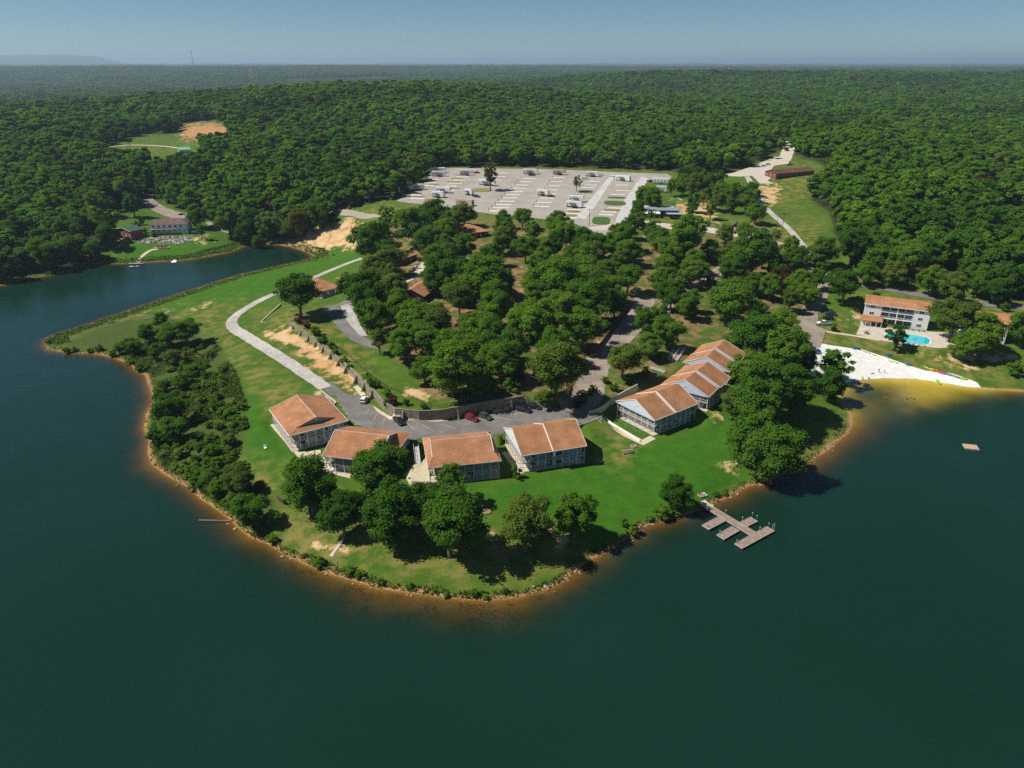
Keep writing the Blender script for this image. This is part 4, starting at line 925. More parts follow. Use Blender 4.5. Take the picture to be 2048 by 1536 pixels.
# ---------------------------------------------------------------- building materials
def roof_mat(name, c1, c2):
    m = mat(name, c1, .95, .10, 1.4, .3, spec=.1, col2=c2, scale2=.25, detail=8); return m
M_roof = roof_mat('terracotta_shingles', (.44, .215, .108), (.35, .165, .082))
M_roofd = roof_mat('weathered_shingles', (.30, .15, .085), (.21, .10, .055))
M_roofg = roof_mat('grey_brown_shingles', (.20, .13, .115), (.15, .10, .09))
M_roofb = roof_mat('dull_brown_shingles', (.17, .085, .06), (.125, .06, .042))
M_white = mat('white_trim_paint', (.78, .77, .74), .6, .03, 1)
M_siding = mat('pale_blue_grey_siding', (.50, .54, .60), .7, .04, 1)
M_sidingw = mat('white_siding', (.74, .73, .70), .7, .03, 1)
M_blue = mat('slate_blue_gable_siding', (.22, .27, .36), .7, .05, 1)
M_glass = mat('dark_window_glass', (.025, .035, .045), .12, .1, 1, spec=.6)
M_glassb = mat('screen_mesh', (.055, .065, .08), .6, .1, 1)
M_door = mat('pale_door', (.55, .57, .58), .6, .05, 1)
M_deck = mat('deck_boards', (.42, .36, .30), .9, .1, 2)
M_brown = mat('dark_brown_siding', (.105, .045, .028), .85, .12, 1.5)
M_redwood = mat('redwood_stain', (.24, .07, .04), .8, .1, 1.5)
M_rail = mat('white_railing', (.66, .68, .70), .6, .02, 1)
M_wall = mat('weathered_concrete_wall', (.30, .255, .195), .95, .16, .9, .3, scale2=3.0)
M_metal = mat('galvanised_metal', (.35, .36, .37), .4, .05, 1, metal=.5)
M_black = mat('black_rubber', (.02, .02, .02), .7, .05, 1)
M_wood = mat('weathered_dock_boards', (.33, .245, .20), .9, .14, 1.2, .2, scale2=6)
M_woodd = mat('dark_timber', (.11, .075, .05), .9, .15, 1.5)
M_edge = mat('dock_edge_boards', (.46, .38, .30), .9, .08, 1.5)
M_mulch = mat('bark_mulch', (.15, .09, .065), .95, .15, 2)
M_vent = mat('roof_vent_metal', (.40, .37, .34), .6, .05, 1)

class Frame:
    """local frame: u along the front eave, v towards the back, origin at front left corner on the ground"""
    def __init__(s, fl, fr, z0, bl=None, depth_=None):
        s.o = Vector((fl[0], fl[1], z0)); d = Vector((fr[0] - fl[0], fr[1] - fl[1], 0)); s.L = d.length; s.u = d.normalized()
        s.v = Vector((-s.u.y, s.u.x, 0))
        if bl is not None: s.D = (Vector((bl[0], bl[1], 0)) - Vector((fl[0], fl[1], 0))).dot(s.v)
        else: s.D = depth_
        s.ang = math.atan2(s.u.y, s.u.x)
def roof_gable(mb, L, D, z, h, oh=.5, t=.22, u0=0, ridge=.5, v0=0):
    a = [(u0 - oh, v0 - oh, z), (u0 + L + oh, v0 - oh, z), (u0 + L + oh, v0 + D * ridge, z + h), (u0 - oh, v0 + D * ridge, z + h)]
    b = [(u0 - oh, v0 + D * ridge, z + h), (u0 + L + oh, v0 + D * ridge, z + h), (u0 + L + oh, v0 + D + oh, z), (u0 - oh, v0 + D + oh, z)]
    mb.slab(a, t); mb.slab(b, t)
def roof_dutch(mb, L, D, z, h, oh=.5, t=.22, ends=(1, 1), rs=2.4):
    """ridge with small gables high up at the ends and skirts below them"""
    k = .62; hg = h * (1 - k)                         # skirt height
    x0, x1 = -oh, L + oh; y0, y1 = -oh, D + oh; ym = D / 2
    fy = (ym - y0) * (1 - k)                         # plan run of the skirt
    l0 = x0 + (rs if ends[0] else 0); l1 = x1 - (rs if ends[1] else 0)
    mb.slab([(x0, y0, z), (x1, y0, z), (l1, y0 + fy, z + hg), (l0, y0 + fy, z + hg)], t)
    mb.slab([(l0, y0 + fy, z + hg), (l1, y0 + fy, z + hg), (l1, ym, z + h), (l0, ym, z + h)], t)
    mb.slab([(x1, y1, z), (x0, y1, z), (l0, y1 - fy, z + hg), (l1, y1 - fy, z + hg)], t)
    mb.slab([(l1, y1 - fy, z + hg), (l0, y1 - fy, z + hg), (l0, ym, z + h), (l1, ym, z + h)], t)
    if ends[0]: mb.slab([(x0, y1, z), (x0, y0, z), (l0, y0 + fy, z + hg), (l0, y1 - fy, z + hg)], t)
    if ends[1]: mb.slab([(x1, y0, z), (x1, y1, z), (l1, y1 - fy, z + hg), (l1, y0 + fy, z + hg)], t)
    return l0, l1, y0 + fy, y1 - fy, z + hg, ym, z + h
def tri_wall(mb, x, ya, yb, za, ym, zt, th=.12):
    mb.add([(x, ya, za), (x, yb, za), (x, ym, zt), (x + th, ya, za), (x + th, yb, za), (x + th, ym, zt)], [(0, 1, 2), (3, 5, 4), (0, 3, 4, 1), (1, 4, 5, 2), (2, 5, 3, 0)])
def window(par, x, y, z, w, h, axis='u', m=None, frame=None):
    """window in a wall: frame proud of the wall, dark glass recessed in it. axis u: wall runs along u facing -v; axis v: wall runs along v facing -u or +u (w<0 -> +u)"""
    fr = frame or M_white; f = MB(); g = MB(); t = .09
    if axis == 'u':
        for a in ((x, y - .07, z, x + w, y + .02, z + t), (x, y - .07, z + h - t, x + w, y + .02, z + h), (x, y - .07, z + t, x + t, y + .02, z + h - t), (x + w - t, y - .07, z + t, x + w, y + .02, z + h - t), (x + w / 2 - .04, y - .06, z + t, x + w / 2 + .04, y + .02, z + h - t)): f.box(*a)
        g.box(x + t, y - .035, z + t, x + w - t, y + .015, z + h - t)
    else:
        s = 1 if w > 0 else -1; w = abs(w)
        X0, X1 = (x - .07, x + .02) if s > 0 else (x - .02, x + .07); gx0, gx1 = (x - .035, x + .015) if s > 0 else (x - .015, x + .035)
        for a in ((X0, y, z, X1, y + w, z + t), (X0, y, z + h - t, X1, y + w, z + h), (X0, y, z + t, X1, y + t, z + h - t), (X0, y + w - t, z + t, X1, y + w, z + h - t), (X0, y + w / 2 - .04, z + t, X1, y + w / 2 + .04, z + h - t)): f.box(*a)
        g.box(gx0, y + t, z + t, gx1, y + w - t, z + h - t)
    o = f.build('window', fr, par); g.build('pane', m or M_glass, o); return o
def door(par, x, y, z, w=1.0, h=2.05, axis='u', m=None):
    f = MB(); k = MB()
    if axis == 'u': f.box(x, y - .05, z, x + w, y + .02, z + h); k.box(x + w - .16, y - .12, z + 1, x + w - .08, y - .05, z + 1.1)
    else: f.box(x - .05, y, z, x + .02, y + w, z + h); k.box(x - .12, y + w - .16, z + 1, x - .05, y + w - .08, z + 1.1)
    o = f.build('door', m or M_door, par); k.build('handle', M_metal, o); return o
def railing(par, pts, z, m=None, gap=.34, h=1.0, name='railing'):
    r = MB()
    for a, b in zip(pts[:-1], pts[1:]):
        a = Vector((a[0], a[1], z)); b = Vector((b[0], b[1], z)); n = max(1, int((b - a).length / gap))
        r.beam(a + Vector((0, 0, h)), b + Vector((0, 0, h)), .08, .07); r.beam(a + Vector((0, 0, .12)), b + Vector((0, 0, .12)), .06, .06)
        for k in range(n + 1): q = a.lerp(b, k / n); r.beam(q + Vector((0, 0, .12)), q + Vector((0, 0, h)), .045)
    return r.build(name, m or M_rail, par)
def chair_part(par, x, y, z, m):
    c = MB(); c.box(x - .28, y - .28, z + .38, x + .28, y + .28, z + .44); c.add([(x - .28, y + .25, z + .4), (x + .28, y + .25, z + .4), (x + .28, y + .42, z + 1.0), (x - .28, y + .42, z + 1.0), (x - .28, y + .30, z + .4), (x + .28, y + .30, z + .4), (x + .28, y + .47, z + 1.0), (x - .28, y + .47, z + 1.0)], [(0, 1, 2, 3), (4, 7, 6, 5), (0, 4, 5, 1), (3, 2, 6, 7), (0, 3, 7, 4), (1, 5, 6, 2)])
    for sx in (-.25, .25):
        for sy in (-.25, .25): c.box(x + sx - .03, y + sy - .03, z, x + sx + .03, y + sy + .03, z + .4)
    return c

def lodge(label, Fm, H2=5.7, gal=1.9, sides=(1, 1), roofkind='dutch', rh=2.6, segs=None, nwin=4, walltint=None, rs=2.4, ends=(1, 1), lower_back=2.8, ridge_vents=3, group='two storey lodges'):
    """two storey block with galleries of white posts under the eaves; Fm frame is the eave rectangle minus overhang"""
    L, D = Fm.L, Fm.D
    e = empty('lodge', Fm.o, label, 'lodge', group, Fm.ang); wm_ = walltint or M_siding
    g0 = gal if sides[0] else .15; g1 = gal if sides[1] else .15; zf = 2.85
    segs = segs or [(0, L, 0)]; lift_ = [0, .55]
    # base slab
    MB().box(-.2, -.3, -1.2, L + .2, D, .10).build('base', M_concw, e)
    for si, (a, b, off) in enumerate(segs):
        xa = a + (g0 if si == 0 else .15); xb = b - (g1 if si == len(segs) - 1 else .15)
        y0 = gal - off; y1 = D - off - .2
        w = MB(); w.box(xa, y0, .1, xb, y1, H2 - .02 + lift_[si])
        w.build('wall', wm_, e)
        n = max(2, int((xb - xa) / 3.4))
        for fl in (0, 1):
            z = .12 + fl * zf
            for k in range(n):
                c = xa + (k + .5) * (xb - xa) / n
                if k % 2 == 0: window(e, c - 1.15, y0, z + .25, 2.1, 1.85)
                else: door(e, c - .5, y0, z + .02); window(e, c + .75, y0, z + .95, 1.1, 1.1)
        # upper gallery deck
        MB().box(a, -off, zf - .12, b, y0 - .01, zf + .08).build('gallery_deck', M_deck, e)
        railing(e, [(a + .08, -off + .08), (b - .08, -off + .08)], zf + .08)
        npst = max(3, int(round((b - a) / 2.6)))
        for k in range(npst + 1):
            x = a + .1 + k * (b - a - .2) / npst
            MB().box(x - .075, -off - .02, .1, x + .075, -off + .13, H2 + lift_[si] - .05).build('post', M_white, e)
        # deck chairs on the gallery
        for k in range(n):
            if (k + si) % 2 == 0:
                for fl in (0, 1):
                    chair_part(e, xa + (k + .3) * (xb - xa) / n, gal * .5 - off, .1 + fl * zf, M_white).build('gallery_chair', M_white, e)
    for s in (0, 1):
        if not sides[s]: 
            continue
        x0, x1 = (0, g0) if s == 0 else (L - g1, L); off = segs[0][2] if s == 0 else segs[-1][2]
        MB().box(x0, gal - off + .01, zf - .12, x1, D - .2, zf + .08).build('gallery_deck', M_deck, e)
        xe = .08 if s == 0 else L - .08
        railing(e, [(xe, .1 - off), (xe, D - .3 - off)], zf + .08)
        k_ = max(3, int(round(D / 2.6)))
        for k in range(1, k_ + 1):
            y = .1 - off + k * (D - .5) / k_; MB().box(xe - .075, y - .075, .1, xe + .075, y + .075, H2).build('post', M_white, e)
        xw = g0 if s == 0 else L - g1
        for k in range(3):
            y = gal + .9 + k * (D - gal - 1.5) / 3
            for fl in (0, 1): window(e, xw, y, .95 + fl * zf, 1.2 if s == 0 else -1.2, 1.2, 'v')
    # roof
    r = MB(); tr_ = MB()
    if roofkind == 'dutch':
        l0, l1, ya, yb, zg, ym, zt = roof_dutch(r, L, D, H2, rh, ends=ends, rs=rs)
        ro = r.build('roof', M_roof, e)
        g_w = MB()
        if ends[0]: tri_wall(g_w, l0 + .05, ya, yb, zg - .1, ym, zt - .1)
        if ends[1]: tri_wall(g_w, l1 - .17, ya, yb, zg - .1, ym, zt - .1)
        g_w.build('gable_wall', M_blue, ro)
        oh = .5
        for a, b in (((-oh, -oh), (L + oh, -oh)), ((L + oh, -oh), (L + oh, D + oh)), ((-oh, D + oh), (L + oh, D + oh)), ((-oh, -oh), (-oh, D + oh))): tr_.beam((a[0], a[1], H2 - .15), (b[0], b[1], H2 - .15), .12, .26)
        tr_.beam((l0, ym, zt + .0), (l1, ym, zt + .0), .10, .06)
        for lx, en in ((l0, ends[0]), (l1, ends[1])):
            if en:
                tr_.beam((lx, ya, zg + .03), (lx, ym, zt + .03), .16, .12); tr_.beam((lx, yb, zg + .03), (lx, ym, zt + .03), .16, .12)
        if not ends[0]: tr_.beam((-oh, -oh, H2), (-oh, D / 2, zt), .12, .25); tr_.beam((-oh, D + oh, H2), (-oh, D / 2, zt), .12, .25)
        tr_.build('fascia', M_white, ro)
        vents = [(L * .35, D * .72), (L * .5, D * .76), (L * .62, D * .70)]
        for vx, vy in vents[:ridge_vents]:
            zz = H2 + rh * (1 - abs(vy - D / 2) / (D / 2 + .5)) ; MB().tube((vx, vy, zz - .2), (vx, vy, zz + .35), .16, .16, 8).build('roof_vent', M_vent, ro)
    else:
        ro = None
        for si, (a, b, off) in enumerate(segs):
            up = lift_[si]; r = MB(); roof_gable(r, b - a - (0.0 if si == len(segs) - 1 else .5), D, H2 + up, rh, u0=a, v0=-off, oh=.45)
            rs_ = r.build('roof', M_roof, e); t2 = MB(); g_w = MB()
            x = a - .42; tri_wall(g_w, x, -off, D - off, (H2 + up) - .35, D / 2 - off, (H2 + up) + rh - .22); g_w.build('gable_wall', M_sidingw if walltint is None else walltint, rs_)
            for xe in (a - .47, b + (.45 if si == len(segs) - 1 else -.05)):
                t2.beam((xe, -off - .45, (H2 + up) - .05), (xe, D / 2 - off, (H2 + up) + rh - .02), .08, .26); t2.beam((xe, D - off + .45, (H2 + up) - .08), (xe, D / 2 - off, (H2 + up) + rh - .02), .08, .26)
            t2.beam((a - .4, -off - .5, (H2 + up) - .12), (b + .3, -off - .5, (H2 + up) - .12), .10, .24)
            t2.build('fascia', M_white, rs_)
            MB().tube(((a + b) / 2, D * .7 - off, (H2 + up) + rh * .55), ((a + b) / 2, D * .7 - off, (H2 + up) + rh * .75), .16, .16, 8).build('roof_vent', M_vent, rs_)
            lt_ = MB(); lt_.box(a - .52, D / 2 - off - .4, (H2 + up) + rh * .35, a - .43, D / 2 - off + .4, (H2 + up) + rh * .35 + .5); lt_.build('gable_vent', M_white, rs_)
    return e
def FR(fl, fr, bl, zg, ez, inset=.5):
    a = P(*fl, ez); b = P(*fr, ez); c = P(*bl, ez); d = (b - a).normalized(); n_ = Vector((-d.y, d.x, 0))
    f = Frame(a + d * inset + n_ * inset, b - d * inset + n_ * inset, zg, bl=(c.x, c.y)); f.D -= inset * .6; return f
EZ = 4.4 + 5.7
f1 = FR((578, 872), (697, 841), (531, 821), 4.4, EZ); lodge('westernmost two storey lodge with a slate blue front gable and lattice side', f1, roofkind='dutch', ends=(0, 0), sides=(1, 0), ridge_vents=0, gal=1.8)
f2 = FR((645, 911), (778, 926), (690, 852), 4.4, EZ); lodge('two storey lodge behind dark trees with a blue gable at its right end', f2, ends=(0, 1), sides=(0, 1), rs=3.2, rh=3.5)
f3 = FR((856, 936.5), (1003, 921.5), (841, 876), 4.4, EZ); lodge('two storey lodge right of the pale patio with short gables at both ends', f3, ends=(1, 1), sides=(1, 1), rs=1.6, ridge_vents=1, rh=3.6)
a4 = P(1043, 912, EZ); b4 = P(1171, 893, EZ); f4 = FR((1043, 912), (1171.5, 892), (991, 858), 4.4, EZ, .45)
L4 = f4.L; lodge('twin roofed lodge with white left gable standing on the open lawn', f4, roofkind='gable', segs=[(0, L4 * .5, 0), (L4 * .5, L4, .9)], sides=(1, 0), rh=4.2)
for o in []: pass

def side_lodge(label, bx, by, ux, uy, L, D, zg, rh, H2=5.6):
    """lodge whose gable end faces the lake: bx, by its nearest eave corner, (ux, uy) the way its ridge runs"""
    u = Vector((ux, uy, 0)).normalized(); v = Vector((-u.y, u.x, 0)); b = Vector((bx, by, 0)); f = Frame(b + v * .4 + u * .4, b + v * .4 + u * (L - .4), zg, depth_=D - .8)
    return lodge(label, f, H2=H2, roofkind='gable', segs=[(0, f.L * .48, 0), (f.L * .48, f.L, .8)], sides=(1, 0), rh=rh, walltint=mat('bright_blue_grey_siding', (.62, .66, .74), .7, .03, 1))
side_lodge('white gabled lodge with screened porches nearest the picnic table', 44.7, 197.7, .80, .60, 19.6, 17.6, 4.6, 4.0)
side_lodge('middle one of the stepped gabled lodges, half behind the big trees', 65.3, 212.8, .57, .82, 18.5, 17.3, 5.6, 4.0)
side_lodge('rearmost of the stepped gabled lodges beside the sloping lawn', 77.5, 232.0, .52, .855, 19.0, 17.3, 6.4, 3.9)

# westernmost lodge: big slate gable and skirt over the front eave
e1 = [o for o in bpy.data.objects if o.type == 'EMPTY' and o.get('label', '').startswith('westernmost')][0]
old = [o for o in children(e1) if o.name.startswith('roof')]
for o in old:
    for c in children(o): bpy.data.objects.remove(c)
    bpy.data.objects.remove(o)
L, D = f1.L, f1.D; oh = .5; zr = 5.7; rh = 2.8; k = .26
r = MB(); xm = L / 2; yg = -oh + 2.3; zg2 = zr + rh * .30
def hx_(z): return (z - zr) / rh * (xm + oh)      # how far in the side planes have come at height z
i_ = hx_(zg2)
r.slab([(-oh, D + oh, zr), (-oh, -oh, zr), (-oh + i_, yg, zg2), (xm, yg, zr + rh), (xm, D + oh, zr + rh)], .2)
r.slab([(L + oh, -oh, zr), (L + oh, D + oh, zr), (xm, D + oh, zr + rh), (xm, yg, zr + rh), (L + oh - i_, yg, zg2)], .2)
r.slab([(-oh, -oh, zr), (L + oh, -oh, zr), (L + oh - i_, yg, zg2), (-oh + i_, yg, zg2)], .2)
ro = r.build('roof', M_roof, e1)
t = MB(); t.add([(-oh + i_ + .5, yg + .25, zg2 - .1), (L + oh - i_ - .5, yg + .25, zg2 - .1), (xm, yg + .25, zr + rh - .25), (-oh + i_ + .5, yg + .4, zg2 - .1), (L + oh - i_ - .5, yg + .4, zg2 - .1), (xm, yg + .4, zr + rh - .25)], [(0, 1, 2), (3, 5, 4), (0, 3, 4, 1), (1, 4, 5, 2), (2, 5, 3, 0)])
gw_ = t.build('gable_wall', M_blue, ro); MB().box(xm - .3, yg + .18, zg2 + 1.0, xm + .3, yg + .24, zg2 + 1.6).build('gable_vent', M_white, gw_)
t = MB()
for a, b in (((-oh, -oh), (L + oh, -oh)), ((L + oh, -oh), (L + oh, D + oh)), ((-oh, -oh), (-oh, D + oh))): t.beam((a[0], a[1], zr - .1), (b[0], b[1], zr - .1), .12, .26)
t.beam((xm, yg, zr + rh), (xm, D + oh, zr + rh), .10, .06); t.beam((-oh, D + oh, zr), (xm, D + oh, zr + rh), .12, .24); t.beam((L + oh, D + oh, zr), (xm, D + oh, zr + rh), .12, .24)
t.build('fascia', M_white, ro)
t = MB()
for k_ in range(9):     # crossed lattice along the left side
    y = .3 + k_ * (D - 1) / 9; t.beam((-.02, y, .2), (-.02, y + (D - 1) / 9, 2.7), .05); t.beam((-.02, y + (D - 1) / 9, .2), (-.02, y, 2.7), .05)
t.build('lattice', M_rail, e1)
t = MB(); t.beam((L * .60, 1.0, .1), (L * .60, 1.0, 5.6), .25); t.beam((L * .68, 1.0, .1), (L * .68, 1.0, 5.6), .25)
for k_ in range(14): t.box(L * .60, -.0 + .1 * k_, .2 + k_ * .2, L * .68, .12 + .1 * k_, .26 + k_ * .2)
t.build('stair', M_white, e1)

# stairs, bridges and slabs round the lodges
def stair(label, a, b, w, n, m=M_white, za=None, zb=None):
    A = Vector(a); B = Vector(b); d = (B - A); dh = Vector((d.x, d.y, 0)); u = dh.normalized(); v = Vector((-u.y, u.x, 0))
    e = empty('stair', A, label, 'stair'); 
    for k in range(n):
        q = d * ((k + .5) / n); s = MB(); c = q; hw = w / 2; st = dh.length / n / 2
        pts_ = [c + v * hw + u * st, c - v * hw + u * st, c - v * hw - u * st, c + v * hw - u * st]; s.slab(pts_, .08); s.build('step', m, e)
    r = MB()
    for s_ in (-1, 1):
        o = v * s_ * w / 2; r.beam(o + Vector((0, 0, -.1)), d + o + Vector((0, 0, -.1)), .08, .25); r.beam(o + Vector((0, 0, .95)), d + o + Vector((0, 0, .95)), .06)
        for k in range(5): q = d * k / 4 + o; r.beam(q, q + Vector((0, 0, .95)), .06)
    r.build('railing', M_rail, e); return e
a = P(832, 893, 7.3); b = P(836, 929, 4.5); stair('white outdoor stair going down beside the pale concrete patio', a, b, 1.5, 14)
a = P(1197, 838, 7.2); b = P(1216, 862, 5.0); stair('timber stair from the lot down to the lawn by the curved wall', a, b, 1.6, 8, M_deck)
sheet('patio', [(822, 977), (808, 950), (818, 938), (850, 918), (858, 940), (868, 976)], M_conc, .08, 1.5)
sheet('lodge_walk', [(540, 850), (548, 848), (598, 905), (640, 900), (660, 935), (700, 950), (700, 957), (650, 945), (620, 925), (603, 921)], M_conc, .08, 1.5)
sheet('lodge_walk', [(1003, 905), (1012, 903), (1050, 945), (1036, 950)], M_conc, .09, 1.5)
sheet('kerb_walk', [(745, 811), (765, 824), (784, 834), (812, 838), (860, 841), (895, 840), (897, 843), (860, 845), (812, 843), (780, 840), (755, 825)], M_conc, .16, 1.5)
sheet('kerb_walk', [(985, 823), (1021, 815), (1023, 818), (987, 828)], M_conc, .14, 1.5)
sheet('kerb_walk', [(706, 774), (716, 771), (732, 790), (722, 793)], M_conc, .16, 1.5)
sheet('garden_path', [(1206, 838), (1213, 838), (1240, 855), (1262, 868), (1284, 880), (1300, 872), (1312, 878), (1287, 891), (1258, 878), (1225, 857)], M_conc, .08, 1.5)
road('lawn_path', [(662, 1113), (668, 1103), (682, 1085), (689, 1073)], .9, M_concw, .08, 1.5)
sheet('mulch_bed', [(1298, 848), (1312, 858), (1292, 872), (1262, 862), (1245, 850), (1225, 838), (1240, 838)], M_lawn2, .12, 1.5)

for lb_, a_, b_ in (('long timber stair beside the middle stepped lodge', (1300, 738), (1330, 745)), ('broad timber ramp on the slope behind the rear lodge', (1352, 702), (1340, 722)), ('second timber ramp right of the broad one', (1366, 700), (1350, 722))):
    q0 = G(*a_); q1 = G(*b_); q0.z += .8; q1.z = gz(q1.x, q1.y) + .3; stair(lb_, q0, q1, 1.8, 10, M_deck)
# painted bay lines
for i, (a, b) in enumerate([((738, 817), (732, 827)), ((754, 828), (747, 840)), ((770, 836), (764, 849)), ((815, 847), (829, 859)), ((841, 848), (868, 861)), ((882, 848), (914, 857)), ((990, 833), (1024, 840)), ((1010, 825), (1033, 829)), ((955, 836), (990, 843))]):
    A = P(*a, 7.4); B = P(*b, 7.4); d = (B - A).normalized(); v = Vector((-d.y, d.x, 0)) * .07
    m_ = MB(); m_.slab([(A - v) + Vector((0, 0, .0)), (B - v), (B + v), (A + v)], .02); o = m_.build('bay_line', M_line); o['kind'] = 'structure'
    for vv in o.data.vertices: vv.co.z = gz(vv.co.x, vv.co.y) + .075 + (.004 if vv.co.z > 7.39 else 0)

# ---------------------------------------------------------------- retaining wall
we = empty('retaining_wall', (WALL[0][0], WALL[0][1], 7.3), 'long concrete retaining wall with triangular buttresses along the parking lot', 'wall'); wo_ = Vector(we.location)
wpts = []
for a, b in zip(WALL[:-1], WALL[1:]):
    a = Vector(a); b = Vector(b); n_ = max(1, round((b - a).length / 2.6))
    for k in range(n_): wpts.append(a.lerp(b, k / n_))
wpts.append(Vector(WALL[-1]))
for i, (a, b) in enumerate(zip(wpts[:-1], wpts[1:])):
    d = (b - a).normalized(); nrm = Vector((d.y, -d.x)); s = MB(); q = .03
    A = a + d * q; B_2 = b - d * q; th = .16
    vs_ = []
    for p_ in (A, B_2):
        for o_ in (-th, th): vs_.append(Vector((p_.x + nrm.x * o_, p_.y + nrm.y * o_)))
    zb = min(gz(*(a + nrm * 1.5)), gz(*(b + nrm * 1.5)), 10.4) - .5; zt = WALL_TOP + (.04 if i % 2 else 0)
    s.add([(v.x, v.y, z) for z in (zb, zt) for v in (vs_[0], vs_[1], vs_[3], vs_[2])], [(0, 3, 2, 1), (4, 5, 6, 7), (0, 1, 5, 4), (1, 2, 6, 5), (2, 3, 7, 6), (3, 0, 4, 7)])
    for k_ in range(len(s.v)): s.v[k_] = tuple(Vector(s.v[k_]) - wo_)
    s.build('panel', M_wall, we)
def buttress(px, py, zb_=7.3, run=1.9):
    A = P(px, py, WALL_TOP); best = min(range(len(wpts) - 1), key=lambda k: (wpts[k] - Vector((A.x, A.y))).length); a, b = wpts[best], wpts[best + 1]
    d = (b - a).normalized(); nrm = Vector((d.y, -d.x)); A2 = wpts[best]
    zz = min(gz(*(A2 + nrm * 2.0)), 10.2) - .3; hh_ = WALL_TOP - zz; rn = run * min(1, hh_ / 3.6)
    s = MB(); t_ = .22
    p0 = A2 + nrm * .16; p1 = A2 + nrm * (.16 + rn); vs_ = []
    for o_ in (-t_, t_): 
        for (p_, z_) in ((p0, zz), (p1, zz), (p0, WALL_TOP - .05)): vs_.append(Vector((p_.x + d.x * o_, p_.y + d.y * o_, z_)) - wo_)
    s.add(vs_, [(0, 1, 2), (3, 5, 4), (0, 3, 4, 1), (1, 4, 5, 2), (2, 5, 3, 0)]); s.build('buttress', M_wall, we)
for p_ in [(590, 650), (603, 659), (617, 669), (631, 679), (646, 690), (661, 702), (677, 714), (694, 730), (713, 746), (731, 764), (749, 780), (805, 820), (914, 814), (1021, 796)]: buttress(*p_)
c_ = MB()
for a, b in zip(wpts[:-1], wpts[1:]): c_.beam((a.x - wo_.x, a.y - wo_.y, WALL_TOP + .09 - wo_.z), (b.x - wo_.x, b.y - wo_.y, WALL_TOP + .09 - wo_.z), .42, .09)
c_.build('coping', M_wall, we)
wg = MB(); a = Vector(WALL[-1]); b = Vector(WING_END); d = (b - a).normalized(); nrm = Vector((d.y, -d.x)) * .15
wg.add([(v.x - wo_.x, v.y - wo_.y, z - wo_.z) for (v, z) in ((a - nrm, 7), (b - nrm, 7), (b - nrm, 7.9), (a - nrm, WALL_TOP), (a + nrm, 7), (b + nrm, 7), (b + nrm, 7.9), (a + nrm, WALL_TOP))], [(0, 1, 2, 3), (4, 7, 6, 5), (0, 4, 5, 1), (1, 5, 6, 2), (2, 6, 7, 3), (3, 7, 4, 0)])
wg.build('wing_wall', M_wall, we)
# guard rail on the terrace, split rail fence behind, low curved walls
def fence(name, label, px, z_off=0, hh_=1.1, gap=2.4, m=M_woodd, rails=(.45, .95), cat='fence', zfix=None, pw=.1):
    ps = [G(*p) if zfix is None else P(*p, zfix) for p in px]; e = empty(name, ps[0], label, cat); o_ = Vector(ps[0]); tops = []
    for a, b in zip(ps[:-1], ps[1:]):
        n_ = max(1, round((b - a).length / gap))
        for k in range(n_): q = a.lerp(b, k / n_); tops.append(q)
    tops.append(ps[-1])
    for q in tops:
        if zfix is None: q.z = gz(q.x, q.y)
    for q in tops: MB().box(q.x - o_.x - pw / 2, q.y - o_.y - pw / 2, q.z - o_.z - .2, q.x - o_.x + pw / 2, q.y - o_.y + pw / 2, q.z - o_.z + hh_).build('post', m, e)
    for a, b in zip(tops[:-1], tops[1:]):
        for z in rails: MB().beam(a - o_ + Vector((0, 0, z)), b - o_ + Vector((0, 0, z)), .07, .09).build('rail', m, e)
    return e
fence('guard_rail', 'dark guard rail along the top of the retaining wall', [(846, 816), (880, 815), (915, 808), (972, 797), (1021, 790), (1043, 787)], zfix=WALL_TOP - .3)
fence('split_rail_fence', 'brown rail fence on the terrace above the buttressed wall', [(668, 690), (700, 715), (722, 735), (745, 755), (775, 775), (800, 785), (835, 800), (848, 812), (870, 804)], rails=(.4, .8))
fence('split_rail_fence', 'rail fence dropping from the wall end to the driveway', [(1047, 793), (1070, 800), (1100, 812)], rails=(.4, .8))
def lowwall(label, px, zt, zb, th=.35, m=M_wall, name='low_wall'):
    ps = [P(*p, z) for p, z in zip(px, zt)]; e = empty(name, ps[0], label, 'wall'); o_ = Vector(ps[0])
    for i, (a, b) in enumerate(zip(ps[:-1], ps[1:])):
        d = (b - a); d.z = 0; d.normalize(); n_ = Vector((-d.y, d.x, 0)) * th / 2; A = a + d * .02; B_3 = b - d * .02
        s = MB(); s.add([tuple(v - o_) for v in (A - n_ - Vector((0, 0, zb)), B_3 - n_ - Vector((0, 0, zb)), B_3 + n_ - Vector((0, 0, zb)), A + n_ - Vector((0, 0, zb)), A - n_, B_3 - n_, B_3 + n_, A + n_)], [(0, 3, 2, 1), (4, 5, 6, 7), (0, 1, 5, 4), (1, 2, 6, 5), (2, 3, 7, 6), (3, 0, 4, 7)]); s.build('panel', m, e)
    return e
lowwall('curved low wall between the right end of the lot and the lawn', [(1152, 850), (1160, 849), (1172, 846), (1184, 842), (1195, 837), (1205, 829)], [7.5] * 6, 3.4)
lowwall('sunlit concrete wall rising beside the driveway and screened lodge', [(1178, 823), (1190, 819), (1205, 812), (1222, 798), (1245, 784), (1262, 775), (1275, 768)], [8.4, 8.5, 8.8, 9.4, 9.9, 10.2, 10.3], 2.2, m=M_concw)
lowwall('white garden edging wall below the screened lodge', [(1208, 833), (1225, 846), (1245, 858), (1262, 868), (1280, 879)], [5.9, 5.7, 5.5, 5.4, 5.3], 1.2, .22, M_white)
lowwall('small timber retaining wall on the lawn left of the lodges', [(553, 990), (567, 999), (578, 995)], [4.2, 4.2, 4.2], 1.2, .3, M_woodd)
